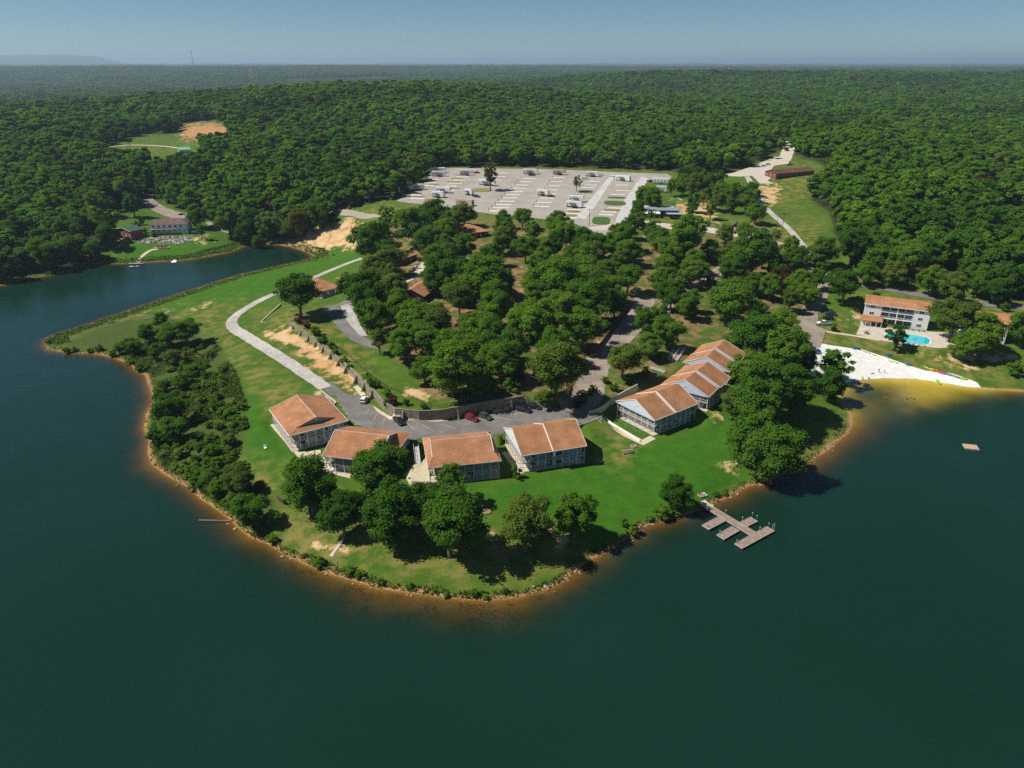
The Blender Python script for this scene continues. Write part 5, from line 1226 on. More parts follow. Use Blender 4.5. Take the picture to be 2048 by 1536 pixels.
lowwall('small block wall on the grass inside the gravel road bend', [(561, 607), (527, 638), (522, 643), (536, 644)], [8.6, 7.9, 7.6, 7.6], .9, .4, M_concw)
lowwall('narrow concrete kerb wall where the lot meets the western lodge', [(640, 778), (655, 790), (672, 803), (668, 808)], [7.7] * 4, .9, .3, M_concw)
lowwall('long dark retaining wall beside the camper lane in the trees', [(1255, 608), (1240, 630), (1222, 655), (1205, 680), (1192, 700)], [14.4, 13.8, 13.2, 12.6, 12], 3.2, .4, M_woodd)
# ---------------------------------------------------------------- cabins and houses
def cabin(label, fl, fr, bl=None, dep_=None, eh=2.9, rh=1.9, kind='gable', roof=None, wall=None, name='cabin', cat='cabin', zg=None, gable_to='u', oh=.5, porch=0, group=None, win=True, frame=None, turn=False, pts=None):
    if pts is None:
        g = G(*fl); zg = g.z if zg is None else zg
        for _ in range(4):
            a = P(*fl, zg + eh); b = P(*fr, zg + eh); c = (a + b) / 2; zg2 = gz(c.x, c.y); zg = zg2 if abs(zg2 - zg) < 6 else zg
        a = P(*fl, zg + eh); b = P(*fr, zg + eh)
        if turn:          # fl..fr is the gable end: ridge runs away from it
            d = (b - a).normalized(); f = Frame(a + d * oh, b - d * oh, zg, depth_=dep_)
        else:
            cc = P(*bl, zg + eh) if bl else None; d = (b - a).normalized(); v = Vector((-d.y, d.x, 0)); f = Frame(a + d * oh + v * oh, b - d * oh + v * oh, zg, bl=(cc.x, cc.y) if cc is not None else None, depth_=dep_)
            if cc is not None: f.D -= oh
    else: f = pts; zg = f.o.z
    L, D = f.L, f.D; e = empty(name, f.o, label, cat, group, f.ang); roof = roof or M_roofd; wall = wall or M_brown
    MB().box(0, 0, -1.5, L, D, eh - .02).build('wall', wall, e)
    r = MB(); t = MB(); gw = MB(); zr = eh
    if turn:   # ridge along v
        for s_ in (0, 1):
            q = [(-oh, -oh, zr), (L / 2, -oh, zr + rh), (L / 2, D + oh, zr + rh), (-oh, D + oh, zr)] if s_ == 0 else [(L / 2, -oh, zr + rh), (L + oh, -oh, zr), (L + oh, D + oh, zr), (L / 2, D + oh, zr + rh)]
            r.slab(q, .2)
        gw.add([(0, .02, eh - .3), (L, .02, eh - .3), (L / 2, .02, zr + rh - .25), (0, .2, eh - .3), (L, .2, eh - .3), (L / 2, .2, zr + rh - .25)], [(0, 1, 2), (3, 5, 4), (0, 3, 4, 1), (1, 4, 5, 2), (2, 5, 3, 0)])
        t.beam((-oh, -oh, zr - .05), (L / 2, -oh, zr + rh), .1, .25); t.beam((L + oh, -oh, zr - .05), (L / 2, -oh, zr + rh), .1, .25)
    elif kind == 'gable':
        roof_gable(r, L, D, zr, rh, oh=oh, t=.2)
        tri_wall(gw, 0.01, 0, D, eh - .3, D / 2, zr + rh - .25); tri_wall(gw, L - .13, 0, D, eh - .3, D / 2, zr + rh - .25)
        t.beam((-oh, -oh, zr - .12), (L + oh, -oh, zr - .12), .1, .22)
    else:
        k = min(D / 2, L / 2 - .5)
        r.slab([(-oh, -oh, zr), (L + oh, -oh, zr), (L - k, D / 2, zr + rh), (k, D / 2, zr + rh)], .2); r.slab([(L + oh, D + oh, zr), (-oh, D + oh, zr), (k, D / 2, zr + rh), (L - k, D / 2, zr + rh)], .2)
        r.slab([(-oh, D + oh, zr), (-oh, -oh, zr), (k, D / 2, zr + rh)], .2); r.slab([(L + oh, -oh, zr), (L + oh, D + oh, zr), (L - k, D / 2, zr + rh)], .2)
        t.beam((-oh, -oh, zr - .12), (L + oh, -oh, zr - .12), .1, .22)
    ro = r.build('roof', roof, e)
    if gw.v: gw.build('gable_wall', wall, ro)
    t.build('fascia', frame or (M_white if wall not in (M_brown, M_redwood) else M_woodd), ro)
    MB().tube((L * .6, D * .6, zr + rh * .4), (L * .6, D * .6, zr + rh + .3), .12, .12, 6).build('roof_vent', M_vent, ro)
    if win:
        n = max(1, int(L / 3.2))
        for k in range(n):
            c = (k + .5) * L / n
            if k == n // 2: door(e, c - .5, 0, .05)
            else: window(e, c - .6, 0, 1.0, 1.2, 1.1, frame=frame)
        for k in range(max(1, int(D / 4))): window(e, 0, (k + .35) * D / max(1, int(D / 4)), 1.0, 1.2, 1.1, 'v', frame=frame)
    if porch:
        MB().box(0, -porch, -.3, L, -.01, .12).build('porch_deck', M_deck, e)
        for k in range(4): x = .1 + k * (L - .2) / 3; MB().box(x - .07, -porch + .05, .12, x + .07, -porch + .2, eh - .1).build('post', M_woodd if wall is M_brown else M_white, e)
        railing(e, [(.1, -porch + .1), (L - .1, -porch + .1)], .12, M_woodd if wall is M_brown else M_rail)
    return e, f
cabin('brown roofed cabin beside the drive loop and the tall dark pole', (800, 520), (836, 508), (789, 503), eh=3.2, rh=2.4, kind='hip', roof=M_roof)
cabin('dark brown gabled cabin facing the big trees', (797, 588), (849, 593), dep_=18, eh=3.2, rh=2.8, roof=M_roof, turn=True)
cabin('tan roofed cabin at the end of the terrace drive', (637, 584), (684, 573), (622, 560), eh=3.2, rh=2.4, kind='hip', roof=M_roof, wall=mat('tan_siding', (.45, .30, .18), .8, .06, 1), porch=1.6)
cabin('cabin roof glimpsed through browning trees left of the drive loop', (757, 546), (806, 536), (745, 524), eh=3.0, rh=2.2, roof=M_roofd)
cabin('cabin almost hidden behind the tan roofed one', (704, 570), (746, 561), (694, 551), eh=3.0, rh=2.2, kind='hip', roof=M_roof)
cabin('rust roofed cabin rising out of the back of the grove', (936, 467), (979, 462), (938, 444), eh=3.2, rh=2.2, kind='hip', roof=M_roof)
cabin('small cabin roof in the grove near the campground entrance', (1198, 489), (1226, 485), (1200, 474), eh=3.0, rh=2, roof=M_roof)
cabin('small brown shed in the grove behind the gabled cabin', (858, 657), (881, 652), (856, 644), eh=2.6, rh=1.5, roof=M_roofd)
cabin('long low building with a dull brown roof by the gravel yard', (1553, 347), (1631, 341), dep_=12, eh=3.4, rh=2.2, roof=M_roofb, wall=mat('reddish_siding', (.20, .07, .045), .85, .1, 1), name='hall', cat='building')
cabin('little cabin with a green metal roof beside the campground street', (1463, 452), (1477, 453), dep_=7, eh=2.8, rh=1.9, roof=mat('green_metal_roof', (.07, .20, .15), .5, .05, 1), turn=True, oh=.4)
cabin('little cabin with a red metal roof beside the campground street', (1497, 453), (1511, 454), dep_=7, eh=2.8, rh=1.9, roof=mat('red_metal_roof', (.42, .07, .055), .5, .05, 1), turn=True, oh=.4, wall=mat('barn_wood', (.26, .11, .06), .8, .1, 1))
cabin('log cabin with a dark green roof above the cove', (231, 458), (262, 463), dep_=9, eh=4.6, rh=1.8, roof=mat('dark_green_roof', (.05, .11, .085), .6, .06, 1), wall=mat('red_log_wall', (.25, .085, .045), .8, .12, 2), turn=True, oh=.8)
eh_, fh_ = cabin('white two storey lakeside house with a red railed deck', (297, 449), (374, 447), dep_=11, eh=6.0, rh=2.8, kind='hip', roof=M_roofg, wall=M_sidingw, name='house', cat='house')
MB().box(-.6, -2.6, 2.75, fh_.L * .72, -.01, 2.95).build('deck', M_deck, eh_)
railing(eh_, [(-.55, -.1), (-.55, -2.55), (fh_.L * .72, -2.55)], 2.95, M_redwood)
for k in range(6): x = -.4 + k * fh_.L * .72 / 5; MB().box(x - .09, -2.5, -.6, x + .09, -2.35, 2.75).build('post', M_redwood, eh_)
for k in range(6): window(eh_, 1.2 + k * (fh_.L - 2.5) / 6, 0, 3.6, 1.6, 1.5)
# flat roofed office
g = G(1325, 433); eo = empty('office', g, 'flat roofed dark campground office with a white entrance canopy', 'office', rz=-.08)
MB().box(-14, 0, -1, 10, 10, 3.6).build('wall', mat('charcoal_siding', (.07, .055, .05), .8, .1, 1), eo)
MB().box(-14.6, -.6, 3.6, 10.6, 10.6, 4.0).build('roof', mat('grey_membrane_roof', (.25, .27, .30), .7, .06, 1), eo)
MB().box(-10, 10.7, -1, 8, 17, 3.3).build('rear_block', M_sidingw, eo)
MB().box(-10.5, 10.75, 3.3, 8.5, 17.5, 3.6).build('rear_roof', mat('pale_roof', (.62, .57, .50), .7, .05, 1), eo)
c_ = MB(); c_.slab([(-13, -5.2, 2.7), (-2, -5.2, 2.7), (-2, -.62, 3.2), (-13, -.62, 3.2)], .15); cn = c_.build('canopy', M_white, eo)
for x in (-12.6, -9, -5.5, -2.4): MB().box(x - .1, -5, -.5, x + .1, -4.8, 2.6).build('post', M_white, cn)
for k in range(5): window(eo, -12 + k * 4.2, 0, 1, 2.2, 1.4)
MB().box(2, -6, 2.5, 12, -.7, 2.65).build('side_canopy', mat('blue_grey_metal', (.35, .40, .45), .5, .05, 1), eo)

# pool lodges
def pool_lodge(label, fl, fr, zg, H2, dep_, open_=True, rh=2.6):
    ez = zg + H2; a = P(*fl, ez); b = P(*fr, ez); d = (b - a).normalized(); v = Vector((-d.y, d.x, 0)); f = Frame(a + d * .6 + v * .6, b - d * .6 + v * .6, zg, depth_=dep_); L, D = f.L, f.D
    e = empty('pool_lodge', f.o, label, 'lodge', None, f.ang); s = H2 / 3
    MB().box(0, 1.6, -1.5, L, D, H2 - .02).build('wall', M_sidingw, e)
    MB().box(0, 0, -1.5, L * .26, 1.6, H2 - .02).build('wing', M_sidingw, e); MB().box(L * .76, 0, -1.5, L, 1.6, H2 - .02).build('wing', M_sidingw, e)
    for fl_ in range(3):
        z = fl_ * s
        for x in (L * .08, L * .83): window(e, x, 0, z + 1.1, 1.9, 1.3)
        if open_:
            for k in range(4): window(e, L * .28 + k * L * .12, 1.6, z + .3, L * .105, 2.1, m=M_glassb)
        if fl_: 
            MB().box(L * .26, 0, z - .12, L * .76, 1.59, z + .08).build('balcony_deck', M_white, e); railing(e, [(L * .26, .06), (L * .76, .06)], z + .08, M_rail if fl_ == 1 else M_rail)
    MB().box(L * .505, .02, 0, L * .515 + .12, .2, H2 - .1).build('post', M_white, e)
    r = MB(); roof_gable(r, L, D, H2, rh, oh=.6, t=.25); ro = r.build('roof', M_roof, e)
    t = MB(); tri_wall(t, 0.01, 0, D, H2 - .3, D / 2, H2 + rh - .3); tri_wall(t, L - .13, 0, D, H2 - .3, D / 2, H2 + rh - .3); t.build('gable_wall', M_sidingw, ro)
    t = MB(); t.beam((-.6, -.62, H2 - .1), (L + .6, -.62, H2 - .1), .1, .26); t.build('fascia', M_white, ro)
    for x in (.25, .46, .5, .75): zz = H2 + rh * .45; MB().tube((L * x, D * .22, zz - .4), (L * x, D * .22, zz + .35), .22, .22, 8).build('roof_vent', M_white, ro)
    return e, f
c1, fc1 = pool_lodge('white three storey lodge with open balconies behind the swimming pool', (1729, 607), (1866, 624), 6.3, 8.7, 11)
c2, fc2 = pool_lodge('second white lodge behind trees at the right edge of the photo', (1928, 638), (2024, 649), 5.8, 8.4, 11, False)
t = MB(); t.slab([(-1, -5.6, 2.7), (fc1.L * .31, -5.6, 2.7), (fc1.L * .31, -.05, 3.5), (-1, -.05, 3.5)], .2); t.build('porch_roof', M_roof, c1)
for k in range(5): x = -.7 + k * (fc1.L * .31 + .4) / 4; MB().box(x - .1, -5.3, -.4, x + .1, -5.1, 2.5).build('post', M_white, c1)
MB().box(-.4, -3.4, -.5, fc1.L * .12, -.05, 2.6).build('porch_block', M_sidingw, c1)
sheet('pool_deck', [(1712, 669), (1722, 648), (1740, 650), (1771, 655), (1866, 664), (1930, 668), (1925, 694), (1876, 697), (1815, 690), (1759, 681)], M_concw, .12, 2.5)
M_pool = mat('pool_water', (.02, .50, .58), .12, .05, .6, .15, spec=.5)
M_coping = mat('pool_coping', (.72, .73, .72), .6, .03, 1)
pp_ = [(1770, 668), (1782, 665), (1795, 665), (1825, 669), (1852, 674), (1860, 679), (1858, 687), (1846, 690), (1815, 686), (1790, 680), (1775, 675)]
pc = G(1815, 677); zc_ = max(gz(*G(x, y)[:2]) for x, y in pp_) + .16
def polyring(name, px, z, m, grow=0, th=.3):
    c = P(1815, 677, z); ps = [P(x, y, z) for x, y in px]; ps = [c + (p - c) * (1 + grow) for p in ps]
    return MB().slab(ps, th), c
mb_, c_ = polyring('c', pp_, zc_, None, .07); ce = empty('swimming_pool', (c_.x, c_.y, zc_), 'turquoise swimming pool with white coping in front of the lodge', 'pool')
for k in range(len(mb_.v)): mb_.v[k] = tuple(Vector(mb_.v[k]) - Vector(ce.location))
mb_.build('coping', M_coping, ce)
mb_, _ = polyring('w', pp_, zc_ + .03, None, 0, .1)
for k in range(len(mb_.v)): mb_.v[k] = tuple(Vector(mb_.v[k]) - Vector(ce.location))
mb_.build('water_surface', M_pool, ce)
sheet('beach', [(1642, 687), (1617, 696), (1630, 703), (1613, 742), (1633, 756), (1672, 772), (1686, 769), (1720, 760), (1769, 757), (1830, 758), (1878, 765), (1939, 775), (1962, 776), (1955, 766), (1939, 759), (1903, 747), (1854, 742), (1817, 731), (1781, 718), (1745, 706), (1696, 696), (1657, 690)], M_sand, .10, 2)
road('beach_walk', [(1652, 663), (1680, 668), (1713, 672), (1760, 680)], 1.8, M_conc, .1, 2)
road('hillside_walk', [(1452, 643), (1465, 647), (1480, 655), (1492, 664)], 1.4, M_conc, .1, 2)

# ---------------------------------------------------------------- vehicles
def paint(n, c, r=.35): return mat(n, c, r, .0, 1, spec=.5)
P_w = paint('white_car_paint', (.75, .75, .74)); P_b = paint('black_car_paint', (.015, .016, .018)); P_r = paint('dark_red_car_paint', (.22, .01, .012)); P_d = paint('dark_grey_car_paint', (.05, .055, .06)); P_s = paint('silver_car_paint', (.4, .41, .42)); P_c = paint('cream_paint', (.60, .50, .33)); P_t = paint('teal_plastic', (.02, .28, .32), .5)
M_lamp = mat('lamp_glass', (.6, .6, .55), .2, 0, 1); M_tail = mat('tail_lamp', (.35, .01, .01), .3, 0, 1); M_rim = mat('wheel_rim', (.45, .45, .46), .35, 0, 1, metal=.6)
def loft(mb, prof, halfw, inset):
    """side profile (x,z) swept across the width with tumblehome: inset per point"""
    n = len(prof); vs_ = []
    for s in (-1, 1):
        for (x, z), i in zip(prof, inset): vs_.append((x, s * (halfw - i), z))
    fs = [tuple(range(n)), tuple(range(n, 2 * n))[::-1]] + [(k, n + k, n + (k + 1) % n, (k + 1) % n) for k in range(n)]
    return mb.add(vs_, fs)
def car(label, kind, pr, pf, col, group='parked vehicles'):
    a = G(*pr); b = G(*pf); m = (a + b) / 2; m.z = gz(m.x, m.y) + .10; ang = math.atan2(b.y - a.y, b.x - a.x)
    e = empty('parked_car' if kind != 'pickup' else 'pickup_truck', m, label, 'car' if kind != 'pickup' else 'pickup', group, ang)
    body = MB(); gl = MB(); rf = MB()
    if kind == 'suv':
        L = 4.8; hw = .95; loft(body, [(-2.35, .35), (-2.4, .75), (-2.38, 1.05), (-2.2, 1.12), (1.0, 1.08), (2.15, .95), (2.38, .75), (2.4, .4), (2.3, .3)], hw, [0, 0, 0, .03, .03, .06, .06, .02, .02])
        loft(gl, [(-2.22, 1.10), (-1.98, 1.66), (.35, 1.68), (1.12, 1.08)], hw - .05, [0, .16, .16, .02]); loft(rf, [(-2.0, 1.64), (-1.95, 1.74), (.30, 1.75), (.45, 1.64)], hw - .17, [0, .04, .04, 0])
        body2 = [(-1.05, 1.1), (-.95, 1.66), (-.8, 1.66), (-.88, 1.1)]
    elif kind == 'sedan':
        L = 4.7; hw = .9; loft(body, [(-2.25, .3), (-2.32, .8), (-2.2, .98), (-1.3, 1.02), (1.0, .95), (2.1, .8), (2.3, .6), (2.3, .3)], hw, [0, 0, .04, .04, .04, .06, .06, .02])
        loft(gl, [(-1.75, .98), (-1.05, 1.40), (.1, 1.42), (.95, .95)], hw - .06, [0, .16, .16, .02]); loft(rf, [(-1.1, 1.38), (-1.0, 1.46), (.05, 1.47), (.2, 1.38)], hw - .18, [0, .04, .04, 0])
    elif kind == 'pickup':
        L = 5.7; hw = .98; loft(body, [(-2.85, .5), (-2.85, 1.12), (-.55, 1.12), (1.35, 1.10), (2.6, 1.02), (2.82, .85), (2.85, .45), (2.6, .38), (-2.6, .4)], hw, [0, .02, .02, .03, .06, .06, .02, 0, 0])
        loft(gl, [(-.62, 1.1), (-.45, 1.72), (.75, 1.74), (1.42, 1.1)], hw - .06, [0, .14, .14, .02]); loft(rf, [(-.5, 1.70), (-.42, 1.79), (.7, 1.80), (.82, 1.70)], hw - .16, [0, .04, .04, 0])
        MB().box(-2.75, -.82, 1.121, -.72, .82, 1.16).build('bed_cover', M_black, e)
    body.build('body', col, e); gl.build('glasshouse', M_glass, e); rf.build('roof', col, e)
    wx = {'suv': 1.45, 'sedan': 1.4, 'pickup': 1.75}[kind]
    for sx in (-wx, wx):
        for sy in (-1, 1):
            w = MB().tube((sx, sy * (hw - .2), .36), (sx, sy * (hw + .02), .36), .36, .36, 12).build('wheel', M_black, e); MB().tube((sx, sy * (hw + .021), .36), (sx, sy * (hw + .04), .36), .2, .2, 8).build('rim', M_rim, w)
    for sy in (-1, 1):
        MB().box(L / 2 - .2, sy * hw * .7 - .18, .66, L / 2 + .02, sy * hw * .7 + .18, .82).build('headlight', M_lamp, e); MB().box(-L / 2 - .02, sy * hw * .8 - .12, .75, -L / 2 + .12, sy * hw * .8 + .12, .98).build('tail_light', M_tail, e)
    return e
car('white wagon parked against the buttressed wall', 'suv', (723, 812), (734, 794), P_w)
car('black pickup parked in front of the curved wall', 'pickup', (790, 835), (806, 853), P_b)
car('dark red vehicle parked beside the retaining wall', 'suv', (931, 835), (957, 845), P_r)
car('dark grey vehicle next to the dark red one', 'suv', (960, 832), (983, 842), P_d)
car('black pickup near the right end of the retaining wall', 'pickup', (1030, 819), (1062, 826), P_b)
car('black wagon behind the pickup at the wall end', 'suv', (1055, 811), (1080, 819), P_b)
car('red car parked on the tree shaded driveway', 'sedan', (1171, 739), (1191, 735), P_r)
car('black car in the tree shade further up the driveway', 'suv', (1180, 715), (1200, 711), P_b)
car('white pickup at the front of the beach parking', 'pickup', (1662, 650), (1633, 648), P_w)
car('black vehicle just behind the white pickup above the beach', 'suv', (1668, 640), (1642, 637), P_b)
car('dark vehicle furthest back in the beach parking', 'suv', (1672, 631), (1648, 628), P_d)
car('white sedan on the drive loop among the cabins', 'sedan', (823, 539), (842, 537), P_w)
car('black vehicle in the shade right of the drive loop cabin', 'suv', (834, 523), (852, 521), P_b)
car('silver car beside the black one at the drive loop', 'sedan', (852, 520), (866, 517), P_s)
car('white car at the left end of the drive loop', 'sedan', (783, 564), (796, 561), P_w)
car('white vehicle in the gravel yard left of the long building', 'suv', (1521, 334), (1532, 333), P_w)
car('second white vehicle in the gravel yard', 'pickup', (1530, 331), (1540, 330), P_w)
car('black car behind the long brown roofed building', 'sedan', (1574, 331), (1585, 331), P_b)
car('dark car under the tree behind the white house', 'sedan', (357, 431), (371, 430), P_d)
car('red pickup at the back of the campground', 'pickup', (947, 347), (959, 347), P_r)
car('red pickup in front of a long white camper', 'pickup', (1057, 352), (1071, 352), P_r)
car('white pickup in the campground below a camper', 'pickup', (1163, 359), (1178, 359), P_w)
car('red pickup beside the white mobile home', 'pickup', (1295, 364), (1306, 364), P_r)
car('dark pickup hitched to the camper in the second row', 'pickup', (944, 394), (962, 396), P_d)
car('dark pickup right of the camper in the middle of the campground', 'pickup', (1095, 394), (1108, 394), P_d)
car('dark trailer tractor parked right of the red roofed cabin', 'suv', (1522, 462), (1536, 463), P_b)
car('black car on the entrance road in the trees', 'suv', (1571, 302), (1577, 303), P_b)

M_rv = mat('camper_shell', (.74, .74, .72), .5, .03, 1); M_rvs = mat('camper_stripe', (.10, .09, .10), .5, .05, 1); M_rvt = mat('camper_tan', (.45, .38, .30), .5, .05, 1)
def camper(label, x0, x1, yb, kind='trailer', dy=0, col=None, stripe=None, z_=None):
    a = G(x0, yb - dy / 2); b = G(x1, yb + dy / 2); m = (a + b) / 2; m.z = gz(m.x, m.y) + .2; L = (b - a).length; ang = math.atan2(b.y - a.y, b.x - a.x); hw = 1.5; h = 4.0 if kind != 'mobile' else 4.0
    e = empty('camper', m, label, 'camper' if kind != 'bus' else 'motorhome', 'campers in the campground', ang); col = col or M_rv
    s = MB()
    if kind == 'bus' or kind == 'mobile': loft(s, [(-L / 2, .4), (-L / 2, h), (L / 2 - .2, h), (L / 2, h - .5), (L / 2, .4)], hw, [0, .08, .08, 0, 0])
    elif kind == 'fifth': loft(s, [(-L / 2, .6), (-L / 2, h), (L / 2 - .6, h), (L / 2, h - .9), (L / 2 - .1, 1.6), (L / 2 - 2.4, 1.5), (L / 2 - 2.6, .6)], hw, [0, .05, .05, 0, 0, 0, 0])
    else: loft(s, [(-L / 2, .7), (-L / 2 + .15, h - .2), (-L / 2 + .4, h), (L / 2 - 1.0, h), (L / 2 - .1, h - 1.0), (L / 2, 1.4), (L / 2 - .7, .6)], hw, [0, .05, .08, .08, .03, 0, 0])
    s.build('body', col, e)
    MB().box(-L / 2 + .2, -hw - .015, .75, L / 2 - 2.8, -hw + .02, 1.15).build('stripe', stripe or M_rvs, e)
    n = max(2, int(L / 3)); 
    for k in range(n):
        x = -L / 2 + .9 + k * (L - 3.2) / n; MB().box(x, -hw - .03, 1.75, x + 1.1, -hw + .03, 2.5).build('window', M_glass, e)
    MB().box(L * .12, -hw - .04, .65, L * .12 + .75, -hw + .02, 2.6).build('door', M_rvt, e)
    if kind != 'mobile':
        c = MB(); c.slab([(-L * .25, -hw - 2.3, 2.6), (L * .1, -hw - 2.3, 2.6), (L * .1, -hw - .01, 3.0), (-L * .25, -hw - .01, 3.0)], .06); c.build('awning', stripe or M_rvs, e)
    for x in (-.5, .45) if kind != 'bus' else (-L * .3, L * .33):
        for sy in (-1, 1): MB().tube((x, sy * (hw - .25), .38), (x, sy * (hw + .02), .38), .38, .38, 10).build('wheel', M_black, e)
    for x in (-L * .25, L * .2): MB().box(x - .35, -.35, h, x + .35, .35, h + .28).build('roof_unit', M_rv, e)
    if kind == 'bus': MB().box(L / 2 - .12, -hw + .15, 1.4, L / 2 + .03, hw - .15, 2.6).build('windscreen', M_glass, e)
    return e
camper('long white camper at the far left back corner, rear one of two', 861, 892, 345.5, 'fifth', 0)
camper('white camper standing in front of another at the back left corner', 863, 893, 353, 'trailer', 0)
camper('grey striped camper at the back beside a red pickup', 920, 945, 350.5, 'fifth')
camper('white camper at the left edge of the campground', 817, 849, 380.5, 'trailer', -2)
camper('white and black camper in the left row, upper of two', 872, 902, 386, 'fifth', 2)
camper('smaller white camper in the left row, lower of two', 864, 889, 395, 'trailer', 2)
camper('long camper partly hidden by the thin yellow tree', 958, 990, 371, 'fifth', 3)
camper('short white camper hitched to a dark pickup', 930, 946, 390, 'trailer', 2)
camper('motorhome with dark slide-outs nearest the front edge', 914, 946, 411, 'bus', 4, M_rvt)
camper('white camper with a red pickup at the back of the middle row', 1046, 1076, 348.5, 'trailer', 1)
camper('brown sided camper with a flat trailer at the back row', 1106, 1131, 350, 'fifth', 1, M_rvt)
camper('white camper alone in the middle right pad row', 1074, 1098, 391.5, 'trailer', 2)
camper('white camper at the back right behind a white pickup', 1171, 1198, 353.5, 'trailer', 1)
camper('striped motorhome coach standing alone at the back right', 1232, 1260, 362, 'bus', 3)
camper('long white mobile home by the right exit lane', 1306, 1341, 367.5, 'mobile', 2)
camper('white camper in the trees below the mobile home', 1312, 1333, 384, 'mobile', 1)
camper('white camper in the front right rows, rear one of the pair', 1138, 1168, 404, 'fifth', 2)
camper('white camper in the front right rows, front one of the pair', 1132, 1165, 415, 'trailer', 3)
a = G(1262, 594); b = G(1278, 584); d = (b - a); ev = empty('camper_van', (a + b) / 2, 'cream and brown camper van parked on the lane in the grove', 'camper van', None, math.atan2(d.y, d.x))
loft(MB(), [(0, 0)], 1, [0])
v_ = MB(); loft(v_, [(-3.2, .4), (-3.2, 2.8), (2.2, 2.9), (3.1, 2.5), (2.4, 1.7), (3.2, 1.2), (3.3, .4)], 1.15, [0, .08, .08, .05, 0, .05, 0]); v_.build('body', P_c, ev)
MB().box(-3, -1.17, 1.5, 2, -1.1, 2.2).build('window', M_glass, ev); MB().box(-3.23, -.8, 1.4, -3.15, .8, 2.2).build('rear_window', M_glass, ev); MB().box(-3.2, -1.18, .9, 3, -1.12, 1.2).build('stripe', M_rvt, ev)
for x in (-1.9, 2.1):
    for sy in (-1, 1): MB().tube((x, sy * .95, .4), (x, sy * 1.18, .4), .4, .4, 10).build('wheel', M_black, ev)

# concrete pads and grass islands of the campground
def pad(cx, cy, w, m=M_pad, hgt_=3.2, lift=.32, name='camp_pad', skew=1.5):
    g = G(cx, cy); D_ = depth(g); wm = w * D_ / F; u = Vector((1, -.10 * skew, 0)).normalized(); v = Vector((.15, 1, 0)).normalized(); n = 12 if m in (M_islg, M_lawn2) else 4
    if n == 4: ps = [g - u * wm / 2 - v * hgt_ / 2, g + u * wm / 2 - v * hgt_ / 2, g + u * wm / 2 + v * hgt_ / 2, g - u * wm / 2 + v * hgt_ / 2]
    else: ps = [g + u * wm / 2 * math.copysign(abs(math.cos(t)) ** .6, math.cos(t)) + v * hgt_ / 2 * math.copysign(abs(math.sin(t)) ** .6, math.sin(t)) for t in [2 * math.pi * k / 12 for k in range(12)]]
    sheet(name, ps, m, lift, 5, world=True)
for k in range(11): t = k / 10; pad(995 + 63 * t, 423 - 65 * t, 34 - 10 * t)
for k in range(8): t = k / 7; pad(1084 + 34 * t, 414 - 58 * t, 30 - 7 * t)
for p_ in [(1007, 347, 22), (1000, 354, 22), (992, 361, 24), (925, 354.5, 26), (918, 361, 26), (911, 367.5, 27), (902, 373, 26), (897, 381, 26), (861, 359.5, 30), (858, 366, 30), (853, 372, 30), (826, 391, 34), (834, 398, 30),
           (1245, 371, 26), (1245, 382, 28), (1236, 390, 28), (1231, 417, 30), (1217, 425, 30), (1212, 431, 28), (1189, 364, 24), (1182, 371, 24), (1149, 420, 28), (1146, 428, 28), (1141, 436, 26), (1176, 376, 24)]: pad(*p_)
for p_ in [(866, 402, 36, M_islg, 12), (965, 381, 38, M_islg, 14), (922, 350.5, 24, M_islg, 3), (915, 358, 28, M_islg, 3), (908, 364.5, 28, M_islg, 3), (906, 377, 26, M_islg, 3), (838, 394, 26, M_islg, 3), (868, 369, 22, M_islg, 3),
           (1233, 396, 36, M_lawn2, 6), (1230, 407, 44, M_lawn2, 14), (1224, 421, 34, M_islg, 4), (1202, 442, 36, M_lawn2, 17), (1171, 384, 30, M_lawn2, 10), (1148, 424, 28, M_islg, 4), (1143, 432, 26, M_islg, 4), (1196, 351, 24, M_islg, 6), (1240, 354, 40, M_islg, 5)]:
    pad(p_[0], p_[1], p_[2], p_[3], p_[4], .38, 'grass_island')
sheet('gravel_lane', [(1222, 350), (1232, 350), (1192, 412), (1170, 440), (1150, 436), (1180, 400)], M_parkw, .30, 6)
sheet('gravel_lane', [(1282, 354), (1298, 358), (1270, 400), (1256, 440), (1228, 460), (1232, 440), (1250, 400)], M_parkw, .30, 6)
sheet('drive_loop_island', [(788, 554), (805, 546), (826, 546), (838, 548), (820, 556), (798, 558)], M_lawn2, .19, 2)

def pedestal(x, y):
    g = G(x, y); e = empty('hookup_post', g, 'small dark hookup post standing beside a camper pad', 'hookup post', 'hookup posts beside the camper pads'); MB().box(-.12, -.1, -.2, .12, .1, 1.3).build('post', M_woodd, e); MB().box(-.28, -.2, .9, .28, .2, 1.6).build('meter_box', M_metal, e)
for k in range(11): t = k / 10; pedestal(977 + 66 * t, 421.5 - 65 * t)
for k in range(8): t = k / 7; pedestal(1067 + 38 * t, 412.5 - 57 * t)
